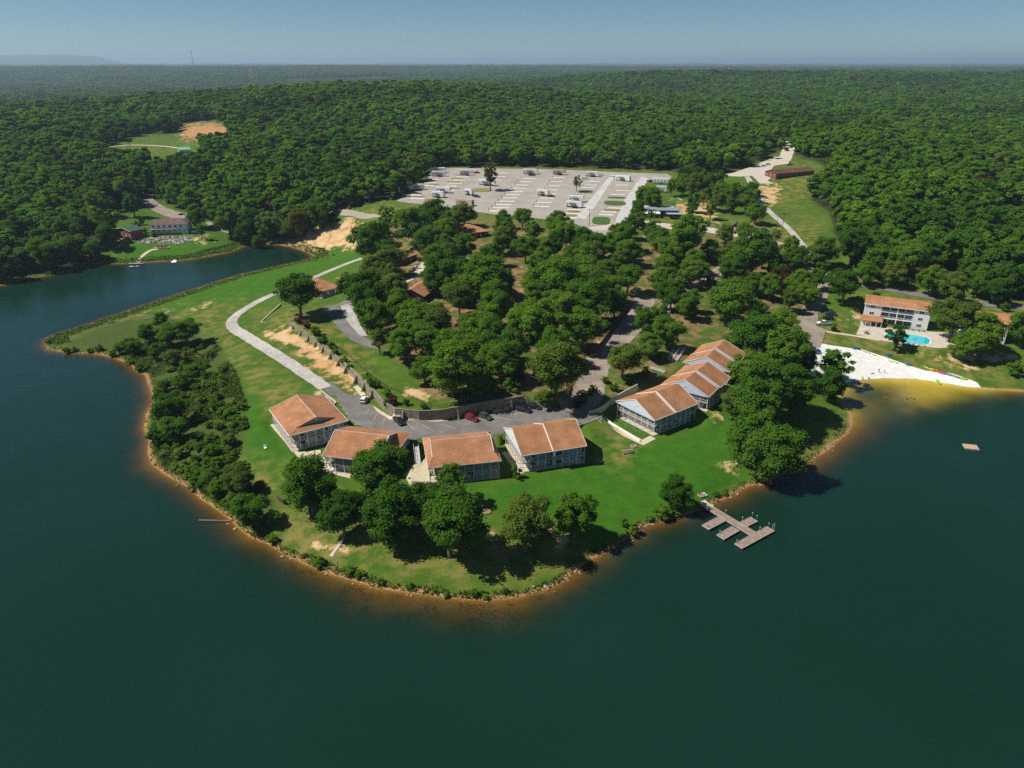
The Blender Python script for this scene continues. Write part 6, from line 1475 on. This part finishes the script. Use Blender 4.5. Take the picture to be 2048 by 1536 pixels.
# ---------------------------------------------------------------- docks, raft, boats
dk = empty('dock', P(1422, 1017, .6), 'grey wooden dock with three cross arms reaching into the lake', 'dock'); do_ = Vector(dk.location)
def dockarm(a, b, w, z=.55, name='deck'):
    A = P(*a, z) - do_; B_4 = P(*b, z) - do_; d = (B_4 - A); d.z = 0; L = d.length; u = d.normalized(); v = Vector((-u.y, u.x, 0)); s = MB(); n = int(L / .42)
    for k in range(n):
        c0 = A + u * (k * L / n + .02); c1 = A + u * ((k + 1) * L / n - .02); s.slab([c0 - v * w / 2, c1 - v * w / 2, c1 + v * w / 2, c0 + v * w / 2], .06)
    s.build(name, M_wood, dk); e_ = MB()
    for o_ in (-1, 1): e_.beam(A + v * o_ * (w / 2 + .05) + Vector((0, 0, -.08)), B_4 + v * o_ * (w / 2 + .05) + Vector((0, 0, -.08)), .1, .3)
    for q in (A, B_4): e_.beam(q - v * w / 2 + Vector((0, 0, -.08)), q + v * w / 2 + Vector((0, 0, -.08)), .1, .3)
    e_.build('edge_board', M_edge, dk); f_ = MB()
    for k in range(max(2, int(L / 4))):
        c = A + u * (k + .5) * L / max(2, int(L / 4)); f_.beam(c - v * w * .4 + Vector((0, 0, -.42)), c + v * w * .4 + Vector((0, 0, -.42)), .9, .45)
    f_.build('float', M_black, dk)
dockarm((1421, 1016), (1512, 1071), 2.1); dockarm((1445, 1037), (1411, 1054.5), 2.3, .56); dockarm((1508, 1038.5), (1482, 1051), 2.3, .56); dockarm((1471, 1057), (1441, 1074), 2.3, .56); dockarm((1541, 1057.5), (1477, 1092), 2.3, .57)
A = P(1403, 1002, 1.0) - do_; B_5 = P(1422, 1017, .66) - do_; d = (B_5 - A).normalized(); v = Vector((-d.y, d.x, 0)); MB().slab([A - v * 1.3, B_5 - v * 1.3, B_5 + v * 1.3, A + v * 1.3], .2).build('ramp', M_conc, dk)
for p_ in [(1451, 1029), (1484, 1043), (1504, 1034), (1513, 1040), (1439, 1070), (1473, 1089), (1519, 1063), (1537, 1055), (1413, 1057)]:
    q = P(*p_, 0) - do_; pl = MB().tube(q + Vector((0, 0, -2)), q + Vector((0, 0, 1.35)), .07, .07, 6).build('mooring_post', M_metal, dk); MB().tube(q + Vector((0, 0, 1.36)), q + Vector((0, 0, 1.55)), .13, .02, 6).build('cap', M_white, pl)
q = P(1546, 1059, .6) - do_; ldr = MB()
for s_ in (-.25, .25): ldr.tube(q + Vector((s_, 0, -.8)), q + Vector((s_, 0, 2.0)), .035)
for k in range(7): ldr.beam(q + Vector((-.25, 0, -.5 + k * .35)), q + Vector((.25, 0, -.5 + k * .35)), .04)
ldr.build('ladder', M_rail, dk)
r_ = P(1942, 893, .4); rf = empty('swim_raft', r_, 'small floating swim raft alone on the lake at the right', 'raft', None, -.25)
for k in range(9): MB().box(-2.0, -1.5 + k * .335, -.05, 2.0, -1.5 + k * .335 + .30, .0).build('plank', mat('raft_boards', (.55, .36, .24), .9, .1, 1.5), rf)
MB().box(-2.05, -1.55, -.4, 2.05, 1.55, -.06).build('float', M_edge, rf)
def boat(label, x, y, ang, L=6.2, col=None, cover=None):
    e = empty('motor_boat', P(x, y, 0), label, 'boat', 'boats on the cove', ang); h = MB(); n = 8; sec = []
    for k in range(n):
        t = k / (n - 1); w_ = 1.15 * (1 - max(0, (t - .55) / .45) ** 2.0); zk = -.35 + .35 * max(0, t - .5) * 1.5; X = -L / 2 + t * L
        sec.append([(X, -w_, .75 + .15 * t), (X, -w_ * .75, -.05), (X, 0, zk), (X, w_ * .75, -.05), (X, w_, .75 + .15 * t)])
    vs_ = [p for s in sec for p in s]; fs = [(k * 5 + j, k * 5 + j + 1, (k + 1) * 5 + j + 1, (k + 1) * 5 + j) for k in range(n - 1) for j in range(4)] + [(0, 1, 2, 3, 4)]
    h.add(vs_, fs); h.build('hull', col or P_w, e); d_ = MB(); d_.add([p for s in sec for p in ((s[0][0], s[0][1] * .9, s[0][2] - .06), (s[4][0], s[4][1] * .9, s[4][2] - .06))], [(2 * k, 2 * k + 1, 2 * k + 3, 2 * k + 2) for k in range(n - 1)]); d_.build('deck', cover or P_s, e)
    w_ = MB(); w_.add([(.6, -.8, .8), (.6, .8, .8), (.25, .7, 1.4), (.25, -.7, 1.4), (.66, -.8, .8), (.66, .8, .8), (.31, .7, 1.4), (.31, -.7, 1.4)], [(0, 1, 2, 3), (4, 7, 6, 5), (0, 4, 5, 1), (2, 6, 7, 3)]); w_.build('windscreen', M_glass, e)
    MB().box(-L / 2 - .4, -.25, .1, -L / 2 + .05, .25, 1.1).build('outboard_motor', M_black, e)
    for yy in (-.4, .4): MB().box(-.6, yy - .25, .68, -.1, yy + .25, 1.05).build('seat', M_rvt, e)
    return e
boat('white motor boat moored at the small dock below the white house', 269, 535, .05)
boat('dark covered boat moored by the shaded shore', 196, 530, .15, 6, P_d, P_b)
sm = empty('small_dock', P(272, 527, .4), 'small wooden dock at the foot of the curved path', 'dock')
MB().box(-4.5, -1.2, -.1, 4.5, 1.2, .1).build('deck', M_wood, sm); MB().box(-1.2, 1.21, -.1, 1.2, 6, .08).build('gangway', M_wood, sm)
for x in (-4.3, 4.3): MB().tube((x, -1.3, -2), (x, -1.3, 1.0), .1, .1).build('post', M_woodd, sm)
s2 = empty('swim_platform', P(348, 523, .4), 'small white platform floating by the lawn below the house', 'platform', None, 1.9); MB().box(-2.8, -1.4, -.3, 2.8, 1.4, .05).build('deck', M_white, s2); MB().box(2.81, -.5, -.1, 6, .5, .05).build('gangway', M_white, s2)
road('curved_path', [(316, 498), (303, 500), (292, 506), (283, 514), (275, 524)], 2.4, M_conc, .15, 2)
mb_ = MB(); rr_ = random.Random(4)
for k in range(420):
    px, py = rr_.uniform(272, 390), rr_.uniform(473, 488)
    if not inpoly(np.array([px]), np.array([py]), [(272, 487), (285, 476), (380, 471), (391, 480), (360, 488)])[0]: continue
    g = G(px, py); s_ = rr_.uniform(.35, .8); M4 = Matrix.Translation(g) @ Matrix.Rotation(rr_.uniform(0, 3), 4, 'Z') @ Matrix.Rotation(rr_.uniform(-.4, .4), 4, 'X'); mb_.box(-s_, -s_ * .7, -s_ * .4, s_, s_ * .7, s_ * .5, M4)
tag(mb_.build('riprap_bank', mat('pale_rock', (.42, .38, .36), .9, .2, .6)), 'bank of pale loose rocks below the white house', 'rocks', kind='stuff')
fp = empty('fire_pit_terrace', G(325, 495), 'small rocky terrace with a fire pit on the house lawn', 'terrace')
MB().box(-5, -2.5, -.3, 5, 2.5, .25).build('paving', mat('terrace_stone', (.40, .25, .17), .9, .15, .8), fp)
for k in range(9): a_ = k * .7; MB().box(3 * math.cos(a_) - .5, 1.6 * math.sin(a_) - .4, .25, 3 * math.cos(a_) + .5, 1.6 * math.sin(a_) + .4, .9 + .3 * (k % 2)).build('stone', M_woodd if k % 3 else M_wall, fp)

# ---------------------------------------------------------------- beach and lawn furniture
def kayak(label, x, y, col, ang):
    g = G(x, y); e = empty('kayak', (g.x, g.y, g.z + .12), label, 'kayak', 'kayaks on the beach edge', ang); n = 9; h = MB(); vs_ = []
    for k in range(n):
        t = k / (n - 1); w_ = .07 + .60 * math.sin(math.pi * t) ** .7; X = -2.1 + 4.2 * t; up = .12 * abs(2 * t - 1) ** 2
        for a_ in range(8): q = 2 * math.pi * a_ / 8; vs_.append((X, w_ * math.cos(q), .17 + up + .19 * math.sin(q)))
    fs = [(k * 8 + a_, k * 8 + (a_ + 1) % 8, (k + 1) * 8 + (a_ + 1) % 8, (k + 1) * 8 + a_) for k in range(n - 1) for a_ in range(8)] + [tuple(range(8)), tuple(range(8 * (n - 1), 8 * n))]
    h.add(vs_, fs); h.build('hull', col, e, smooth_=True); MB().box(-.5, -.24, .33, .4, .24, .375).build('cockpit', M_black, e)
def plas(n, c): return mat(n, c, .45, 0, 1, spec=.5)
K_l, K_o, K_m, K_g, K_br = plas('lime_plastic', (.25, .62, .03)), plas('orange_plastic', (.70, .16, .02)), plas('magenta_plastic', (.50, .05, .22)), plas('blue_plastic', (.03, .16, .26)), plas('rust_plastic', (.35, .10, .05))
for lb, x, y, c_, a_ in [('lime kayak, first in the beach edge row', 1858, 738, K_l, -.9), ('orange kayak beside the lime one', 1866, 740.5, K_o, -.3), ('second orange kayak in the row', 1869, 743, K_o, -.5), ('magenta kayak in the row', 1879, 745.5, K_m, -.7), ('second magenta kayak, right of the other', 1885, 747.5, K_m, -.6),
    ('teal kayak in the middle of the row', 1893, 749, P_t, -.9), ('second teal kayak beside a blue one', 1899, 750.5, P_t, -1.0), ('blue kayak in the row', 1904, 752, K_g, -1.0), ('rust red kayak in the row', 1909, 753.5, K_br, -1.1), ('lime kayak near the right end of the row', 1917, 756, K_l, -.4), ('last lime kayak of the row', 1924, 758, K_l, -.5), ('lime kayak pulled up at the water edge', 1876, 765, K_l, 1.4)]: kayak(lb, x, y, c_, a_)
def lounger(label, x, y, col, ang=.8):
    g = G(x, y); e = empty('beach_lounger', (g.x, g.y, g.z + .1), label, 'lounger', 'loungers by beach and pool', ang); MB().box(-1, -.33, .32, .4, .33, .40).build('seat', col, e)
    b = MB(); b.slab([(.4, -.33, .4), (1.0, -.33, .85), (1.0, .33, .85), (.4, .33, .4)], .07); b.build('backrest', col, e)
    for sx in (-.85, .3):
        for sy in (-.28, .28): MB().box(sx - .03, sy - .03, 0, sx + .03, sy + .03, .32).build('leg', col, e)
O2 = ['first', 'second', 'third', 'fourth', 'fifth', 'sixth']
for k, (x, y) in enumerate([(1726, 703), (1735, 706), (1746, 710), (1779, 723), (1789, 725)]): lounger('white lounger on the sand, %s from the teal table' % O2[k], x, y, M_white, 2.2)
for k, (x, y) in enumerate([(1800, 657), (1813, 659), (1825, 661), (1837, 663), (1847, 664)]): lounger('dark blue lounger behind the pool, %s from the thin tree' % O2[k], x, y, K_g, -1.4)
for k, (x, y) in enumerate([(1825, 688.5), (1836, 690.5), (1848, 692.5)]): lounger('pale lounger in front of the pool, %s from the thin tree' % O2[k], x, y, P_s, 1.4)
def umbrella(label, x, y, col):
    g = G(x, y); e = empty('beach_umbrella', g, label, 'umbrella', 'teal umbrellas along the beach'); MB().tube((0, 0, -.2), (0, 0, 2.3), .03).build('pole', M_rail, e); c = MB()
    vs_ = [(0, 0, 2.45)] + [(1.3 * math.cos(k * math.pi / 4), 1.3 * math.sin(k * math.pi / 4), 2.0) for k in range(8)]; vs_ += [(v[0], v[1], v[2] - .03) for v in vs_]
    c.add(vs_, [(0, 1 + k, 1 + (k + 1) % 8) for k in range(8)] + [(9, 10 + (k + 1) % 8, 10 + k) for k in range(8)] + [(1 + k, 10 + k, 10 + (k + 1) % 8, 1 + (k + 1) % 8) for k in range(8)]); c.build('canopy', col, e)
def table(label, x, y, ang, m=M_deck, L=2.2, group='picnic tables'):
    g = G(x, y); e = empty('picnic_table', g + Vector((0, 0, .05)), label, 'picnic table', group, ang)
    for k in range(5): MB().box(-L / 2, -.38 + k * .155, .72, L / 2, -.38 + k * .155 + .14, .77).build('plank', m, e)
    for s_ in (-1, 1):
        MB().box(-L / 2, s_ * .78 - .15, .42, L / 2, s_ * .78 + .15, .47).build('bench', m, e); lg = MB(); X = s_ * L * .36; lg.beam((X, -.75, 0), (X, -.2, .72), .09); lg.beam((X, .75, 0), (X, .2, .72), .09); lg.beam((X, -.85, .38), (X, .85, .38), .08); lg.build('leg', m, e)
table('weathered picnic table on the lawn below the screened lodge', 1254, 905, .25, M_wall, 3.6)
table('lone picnic table on the grassy point at the left', 222, 646, .1, M_woodd, 3)
table('teal picnic table at the top of the beach', 1710, 697, .2, P_t, 3)
table('teal table under the trees between pool and beach', 1776, 710, .3, P_t, 2.4)
table('teal table at the grass edge of the beach', 1815, 730, .1, P_t, 2.2)
umbrella('teal umbrella folded low beside the beach parking', 1661, 655, P_t)
table('white patio table at the left end of the pool deck', 1731, 662, .2, M_white, 2.6)
table('dark patio table by the pool deck fence', 1733, 668, 1.0, M_woodd, 2)
def achair(label, x, y, ang, m=M_white):
    g = G(x, y); e = empty('garden_chair', g + Vector((0, 0, .05)), label, 'chair', 'garden chairs', ang); s = MB(); s.box(-.4, -.4, .32, .4, .4, .38); s.build('seat', m, e)
    b = MB(); b.slab([(-.4, .35, .35), (.4, .35, .35), (.4, .75, 1.15), (-.4, .75, 1.15)], .06); b.build('backrest', m, e)
    for sx in (-.36, .36):
        for sy in (-.35, .35): MB().box(sx - .04, sy - .04, 0, sx + .04, sy + .04, .33).build('leg', m, e)
achair('white garden chair by the fire ring above the dock', 1407, 989, 1.2); achair('second chair by the fire ring, nearer the dock', 1411, 992, 2.4)
achair('white chair on the lawn behind the westernmost lodge', 531, 898, .4)
def stonering(label, x, y, r=1.0):
    g = G(x, y); e = empty('fire_ring', g, label, 'fire ring', 'fire rings on the lawns')
    for k in range(9):
        a_ = k * 2 * math.pi / 9; M4 = Matrix.Translation((r * math.cos(a_), r * math.sin(a_), .1)) @ Matrix.Rotation(a_, 4, 'Z'); MB().box(-.17, -.3, -.15, .17, .3, .2, M4).build('stone', mat('ring_stone', (.42, .30, .22), .9, .1, 2), e)
    MB().tube((0, 0, -.1), (0, 0, .12), r * .8, r * .8, 12).build('ash_bed', mat('ash', (.26, .17, .11), .95, .1, 1), e)
stonering('round stone fire ring on the lawn above the dark trees', 973, 1024); stonering('small fire ring on the lawn between the two lodge groups', 1200, 921, .9); stonering('fire ring near the chairs above the dock', 1402, 991, .9); stonering('fire ring close to the picnic table lodge corner', 1267, 893, .8)
# log and timber on the lawns
def log(label, a, b, r=.16, m=M_woodd, z=None, name='log'):
    A = G(*a) if z is None else P(*a, z); B_6 = G(*b) if z is None else P(*b, z); e = MB(); d = B_6 - A; e.tube((0, 0, r * .8), d + Vector((0, 0, r * .8)), r, r * .6, 7); e.tube(d * .5 + Vector((0, 0, r)), d * .62 + Vector((0, 0, 1.0)), r * .5, r * .2, 5)
    o = e.build(name, m, None, loc=A); tag(o, label, 'log')
log('bare fallen trunk lying out over the shallow water at the left', (398, 1041), (461, 1042), .16, mat('bleached_wood', (.30, .26, .22), .9, .1, 2), .25); log('grey timber lying on the lawn above the dock trees', (1087, 1012), (1095, 1019), .14)
log('short pale log at the top of the shore by the dock', (1416, 999), (1425, 1006), .14, M_edge); log('heap of cut branches beside the right shore', (1616, 884), (1640, 894), .22, mat('red_brush', (.20, .11, .08), .9, .2, 2))

# ---------------------------------------------------------------- poles and mast
def pole(label, x, yt, yb, r=.14, arm=True, name='utility_pole', lamp=False):
    g = G(x, yb); D_ = depth(g); ph = math.atan2(H - g.z, math.hypot(g.x, g.y)); h = (yb - yt) * D_ / F / math.cos(ph); e = empty(name, g, label, 'pole', 'utility poles')
    MB().tube((0, 0, -.5), (0, 0, h), r, r * .65, 8).build('shaft', M_woodd, e)
    if arm: MB().box(-1.1, -.06, h - .7, 1.1, .06, h - .55).build('crossarm', M_woodd, e)
    if lamp: MB().box(-.1, -1.0, h - .2, .1, .1, h - .05).build('lamp_head', M_metal, e)
pole('tall dark pole rising behind the drive loop cabin', 798, 438, 493, .2, False); pole('grey lamp pole beside the drive loop', 810, 508, 538, .12, False, 'lamp_post', True)
pole('utility pole at the front right of the campground lanes', 1178, 419, 452, .2); pole('utility pole at the left edge of the campground meadow', 740, 381, 413, .16); pole('utility pole in front of the dark motorhome', 925, 412, 432, .15)
pole('utility pole on the grass below the campground street', 1430, 450, 489, .17); pole('utility pole beside the white gravel path', 1561, 428, 478, .18); pole('pole in the meadow clearing on the far hill', 260, 275, 294, .3, False); pole('utility pole left of the long brown building', 1552, 420, 462, .14)
X, Y_, _z = atY(385, 123, 6500); z0 = gz(X, Y_); e = empty('radio_mast', (X, Y_, z0), 'tall lattice radio mast far away on the horizon', 'mast'); zt = atY(384, 102, 6500)[2] - z0
for a_, b_ in ((0, 0), (1, 0), (.5, .87)): MB().tube((a_ * 3, b_ * 3, 0), (a_ * 3, b_ * 3, zt), .7, .7, 5).build('leg', M_metal, e)
s = MB()
for k in range(16): z = zt * k / 16; s.beam((0, 0, z), (3, 0, z + zt / 16), .8); s.beam((3, 0, z), (1.5, 2.6, z + zt / 16), .8)
s.build('bracing', M_metal, e); s = MB(); s.tube((1.5, 1, zt - 6), (1.5, 1, zt + 4), 3.0, 3.0, 8); s.build('antenna_drum', M_metal, e)
def farm(label, x, y, Y0, w, d_, h, m=M_wall, name='distant_building'):
    X, Yy, _q = atY(x, y, Y0); e = empty(name, (X, Yy, gz(X, Yy)), label, 'building'); MB().box(-w / 2, 0, -2, w / 2, d_, h + 14).build('wall', m, e); r = MB(); roof_gable(r, w, d_, h + 14, h * .5, u0=-w / 2, oh=1); r.build('roof', M_concw, e)
farm('pale building in a forest gap on the distant left hills', 469, 155, 2600, 16, 9, 1); farm('row of white buildings on the horizon plain left of centre', 706, 145, 3300, 26, 10, 0); farm('long white shed on the far plain, just left of the centre', 777, 135, 4600, 55, 20, 1)
farm('white roofed building in the forest right of centre', 1072, 178, 1700, 14, 9, 3); farm('white building on the distant right plain', 1135, 138, 4200, 45, 18, 0)
X, Y_, _q = atY(501, 133, 5200); e = empty('water_tower', (X, Y_, gz(X, Y_)), 'white water tower on the distant left plain', 'water tower'); MB().tube((0, 0, 0), (0, 0, 36), 3, 2.4, 8).build('stem', M_white, e); MB().tube((0, 0, 34), (0, 0, 41), 5, 7, 10).build('tank', M_white, e)
g = G(369, 305); e = empty('green_shed', g, 'mint green roofed shed at the edge of the hill clearing', 'shed', None, .5); MB().box(-5, -4, -1, 5, 4, 3).build('wall', M_sidingw, e); r = MB(); roof_gable(r, 10, 8, 3, 2.2, u0=-5, v0=-4); r.build('roof', mat('mint_roof', (.20, .50, .32), .6, .05, 1), e)
g = G(395, 466); e = empty('covered_boat_trailer', g, 'white covered boat on its trailer right of the white house', 'boat trailer', None, .1); s = MB(); loft(s, [(-4, .6), (-3.8, 1.6), (2, 1.9), (4.2, 1.3), (3.4, .6)], 1.2, [0, .3, .4, .9, .5]); s.build('cover', M_white, e)
for sy in (-1, 1): MB().tube((-.8, sy * .9, .35), (-.8, sy * 1.1, .35), .35, .35, 8).build('wheel', M_black, e)
g = G(1454, 388); e = empty('white_tank', G(1653, 386), 'small white propane tank at the edge of the right hand wood', 'tank'); MB().tube((-2, 0, 1), (2, 0, 1), .9, .9, 12).build('body', M_white, e); MB().box(-1.5, -.4, -.3, 1.5, .4, .4).build('cradle', M_metal, e)

# ---------------------------------------------------------------- people
def person(label, x, y, pose, shirt, ang=0.0, water=False):
    g = P(x, y, 0) if water else G(x, y); z0 = g.z + (.12 if not water else -1.15); sk = mat('skin', (.42, .24, .16), .6, .02, 1)
    e = empty('person', (g.x, g.y, z0), label, 'person', 'people on and off the beach', ang)
    if pose == 'sit':
        V = {'pel': (0, 0, .16), 'ch': (-.05, 0, .52), 'nk': (-.03, 0, .70), 'hd': (0, 0, .86), 'kl': (.42, .12, .38), 'fl': (.62, .13, .05), 'kr': (.44, -.12, .36), 'fr': (.66, -.13, .05), 'sl': (-.05, .19, .62), 'el': (.05, .28, .38), 'hl': (.28, .2, .36), 'sr': (-.05, -.19, .62), 'er': (.05, -.28, .38), 'hr': (.28, -.2, .36)}
    elif pose == 'lie':
        V = {'pel': (0, 0, .14), 'ch': (-.4, 0, .16), 'nk': (-.58, 0, .17), 'hd': (-.74, 0, .2), 'kl': (.45, .1, .14), 'fl': (.88, .12, .08), 'kr': (.45, -.1, .3), 'fr': (.7, -.12, .06), 'sl': (-.5, .19, .14), 'el': (-.25, .33, .08), 'hl': (0, .36, .06), 'sr': (-.5, -.19, .14), 'er': (-.25, -.33, .08), 'hr': (0, -.36, .06)}
    else:
        V = {'pel': (0, 0, .95), 'ch': (0, 0, 1.28), 'nk': (0, 0, 1.47), 'hd': (0.02, 0, 1.64), 'kl': (.04, .1, .5), 'fl': (-.02, .11, .06), 'kr': (-.02, -.1, .5), 'fr': (.06, -.11, .06), 'sl': (0, .2, 1.4), 'el': (.02, .27, 1.12), 'hl': (.12, .28, .88), 'sr': (0, -.2, 1.4), 'er': (.02, -.27, 1.12), 'hr': (.12, -.28, .88)}
    rad = {'pel': .15, 'ch': .17, 'nk': .065, 'hd': .115, 'kl': .07, 'fl': .045, 'kr': .07, 'fr': .045, 'sl': .07, 'el': .045, 'hl': .035, 'sr': .07, 'er': .045, 'hr': .035}
    nm = list(V); E = [('pel', 'ch'), ('ch', 'nk'), ('nk', 'hd'), ('pel', 'kl'), ('kl', 'fl'), ('pel', 'kr'), ('kr', 'fr'), ('ch', 'sl'), ('sl', 'el'), ('el', 'hl'), ('ch', 'sr'), ('sr', 'er'), ('er', 'hr')]
    me = bpy.data.meshes.new('body'); me.from_pydata([V[k] for k in nm], [(nm.index(a), nm.index(b)) for a, b in E], []); o = bpy.data.objects.new('body', me); COL.objects.link(o); o.parent = e; me.materials.append(sk)
    md = o.modifiers.new('skin', 'SKIN'); sv = me.skin_vertices[0].data if me.skin_vertices else None
    if sv is None:
        bm = bmesh.new(); bm.from_mesh(me); bm.verts.layers.skin.verify(); bm.to_mesh(me); bm.free(); sv = me.skin_vertices[0].data
    for k, q in zip(nm, sv): q.radius = (rad[k], rad[k]); q.use_root = (k == 'pel')
    o.modifiers.new('sub', 'SUBSURF').levels = 1; o.modifiers['sub'].render_levels = 1
    p0, p1 = Vector(V['pel']), Vector(V['ch']).lerp(Vector(V['nk']), .3); MB().tube(p0 - (p1 - p0) * .15, p1, .185, .2, 10).build('swimwear', shirt, e)
    hd = Vector(V['hd']); MB().tube(hd + Vector((-.02, 0, .02)), hd + Vector((-.03, 0, .14)), .125, .06, 8).build('hair', M_woodd, e)
for lb, x, y, ps, c_, a_ in [('person lying on a towel near the water, in red', 1745, 748, 'lie', K_m, 0), ('person standing on the sand right of the red towel', 1757, 746, 'stand', P_d, 1), ('person standing furthest right on the sand', 1768, 747, 'stand', P_w, 2), ('person sitting in white at the water edge', 1724, 758, 'sit', P_w, -1.2), ('person sitting in dark clothes at the water edge', 1737, 758, 'sit', P_b, -1.5), ('person alone at the left end of the beach', 1705, 763, 'sit', K_g, -1)]: person(lb, x, y, ps, c_, a_)
for lb, x, y in [('swimmer alone in the shallow water, left one', 1771, 796), ('left one of three swimmers standing together', 1814, 797), ('middle one of three swimmers standing together', 1821, 795), ('right one of three swimmers standing together', 1828, 798)]: person(lb, x, y, 'stand', K_m if x % 2 else P_b, .5, True)

# ---------------------------------------------------------------- low growth nobody could count
def tufts(name, n, area, hmin, hmax, m, label, cat, cond, seed, wid=.35):
    g_ = np.random.default_rng(seed); X = []; 
    px = g_.uniform(area[0], area[2], n); py = g_.uniform(area[1], area[3], n)
    dxs = (px - CX) / F; v = (CY - py) / F; dy = cp + v * sp; dz = -sp + v * cp; t = (2.0 - H) / dz
    for _ in range(3): x = dxs * t; y = dy * t; z = hgt(x, y); t = (z - H) / dz
    x = dxs * t; y = dy * t; z = hgt(x, y); k = cond(x, y, px, py, z); x, y, z = x[k], y[k], z[k]; n = len(x)
    hh_ = g_.uniform(hmin, hmax, n); a = g_.uniform(0, math.pi, n); w_ = wid * g_.uniform(.6, 1.4, n); tl = g_.normal(0, .3, (n, 2)) * hh_[:, None]
    c = np.stack([x, y, z - .05], 1); u = np.stack([np.cos(a), np.sin(a), 0 * a], 1) * w_[:, None] / 2; up = np.stack([tl[:, 0], tl[:, 1], hh_], 1)
    q = np.stack([c - u * .6, c + u * .6, c + u + up, c - u + up * .9], 1).reshape(-1, 3).astype(np.float32); me = bpy.data.meshes.new(name)
    me.vertices.add(len(q)); me.vertices.foreach_set('co', q.ravel()); me.loops.add(len(q)); me.loops.foreach_set('vertex_index', np.arange(len(q), dtype=np.int32)); me.polygons.add(n); me.polygons.foreach_set('loop_start', np.arange(0, len(q), 4, dtype=np.int32)); me.polygons.foreach_set('loop_total', np.full(n, 4, np.int32)); me.update(calc_edges=True)
    at_ = me.attributes.new('tint', 'FLOAT', 'POINT'); at_.data.foreach_set('value', np.repeat(g_.random(n) * 2.6, 4).astype(np.float32))
    o = link_mesh(name, me, None, m); tag(o, label, cat, kind='stuff')
def ds(x, y): return segdist(x, y, SHORE)
L_tall = leaf_mat('tall_grass_blades', [(0, (.05, .10, .015)), (.5, (.075, .14, .018)), (1, (.16, .17, .04))])
L_dam = leaf_mat('bank_weeds', [(0, (.04, .10, .015)), (.6, (.07, .15, .02)), (1, (.13, .16, .035))])
tufts('shore_grass', 110000, (60, 480, 1720, 1210), .35, 1.0, L_tall, 'strip of tall unmown grass along the lake shore', 'grass', lambda x, y, px, py, z: (z > .02) & (ds(x, y) < 3.6 * fbm(x / 9, y / 9, 2, 3) + .2) & ~((px > 1640) & (py < 850)), 1)
tufts('dam_weeds', 70000, (90, 485, 760, 690), .25, .8, L_dam, 'weedy growth on the cove side of the grassy bank', 'weeds', lambda x, y, px, py, z: (z > .05) & (ds(x, y) < 9) & (py < 700 - px * .25 + 20) & (px > 90), 2, .6)
inp = lambda px, py, pl: inpoly(px, py, pl)
tufts('bank_undergrowth', 70000, (110, 620, 560, 1090), .3, 1.1, L_dam, 'tangled undergrowth covering the left bank of the point', 'undergrowth', lambda x, y, px, py, z: (z > .1) & (ds(x, y) > 1.5) & (fbm(x / 9, y / 9, 3, 19) > .44) & inp(px, py, [(250, 720), (300, 660), (345, 640), (430, 680), (470, 740), (492, 800), (498, 860), (470, 930), (490, 960), (540, 1000), (540, 1070), (440, 1015), (330, 940), (300, 880), (310, 800)]), 3, .5)
tufts('slope_undergrowth', 26000, (620, 380, 2048, 640), .6, 1.8, LM['mid'], 'scattered undergrowth on the meadow edges behind the lodges', 'undergrowth', lambda x, y, px, py, z: (inp(px, py, [(1700, 525), (2048, 560), (2048, 600), (1880, 585), (1720, 550)]) | inp(px, py, [(620, 420), (665, 440), (640, 450), (560, 475), (600, 450)]) | inp(px, py, [(810, 385), (850, 352), (862, 345), (850, 365), (815, 392)])) , 4, 1.1)
tufts('water_weeds', 16000, (560, 1120, 1200, 1290), .2, .7, leaf_mat('water_weed', [(0, (.10, .11, .02)), (1, (.22, .20, .05))]), 'sparse reeds standing in the shallow water off the point', 'reeds', lambda x, y, px, py, z: (z < -.15) & (z > -1.1) & (fbm(x / 3, y / 3, 2, 9) > .55), 5, .12)
rs_ = MB(); g6 = random.Random(8)
for k in range(150):
    i_ = g6.randrange(46, 88); a = Vector(SHORE[i_]); b = Vector(SHORE[i_ + 1]); q = a.lerp(b, g6.random()) + Vector((g6.uniform(-1.2, 1.2), g6.uniform(-1.2, 1.2))); s_ = abs(g6.gauss(.12, .16)) + .06; z = max(gz(q.x, q.y), -.15)
    rs_.box(-s_, -s_ * .7, -s_ * .5, s_, s_ * .7, s_ * .6, Matrix.Translation((q.x, q.y, z)) @ Matrix.Rotation(g6.uniform(0, 3), 4, 'Z') @ Matrix.Rotation(g6.uniform(-.4, .4), 4, 'Y'))
tag(rs_.build('shore_stones', mat('shore_rock', (.38, .27, .19), .9, .2, 1)), 'loose stones scattered along the waterline', 'stones', kind='stuff')
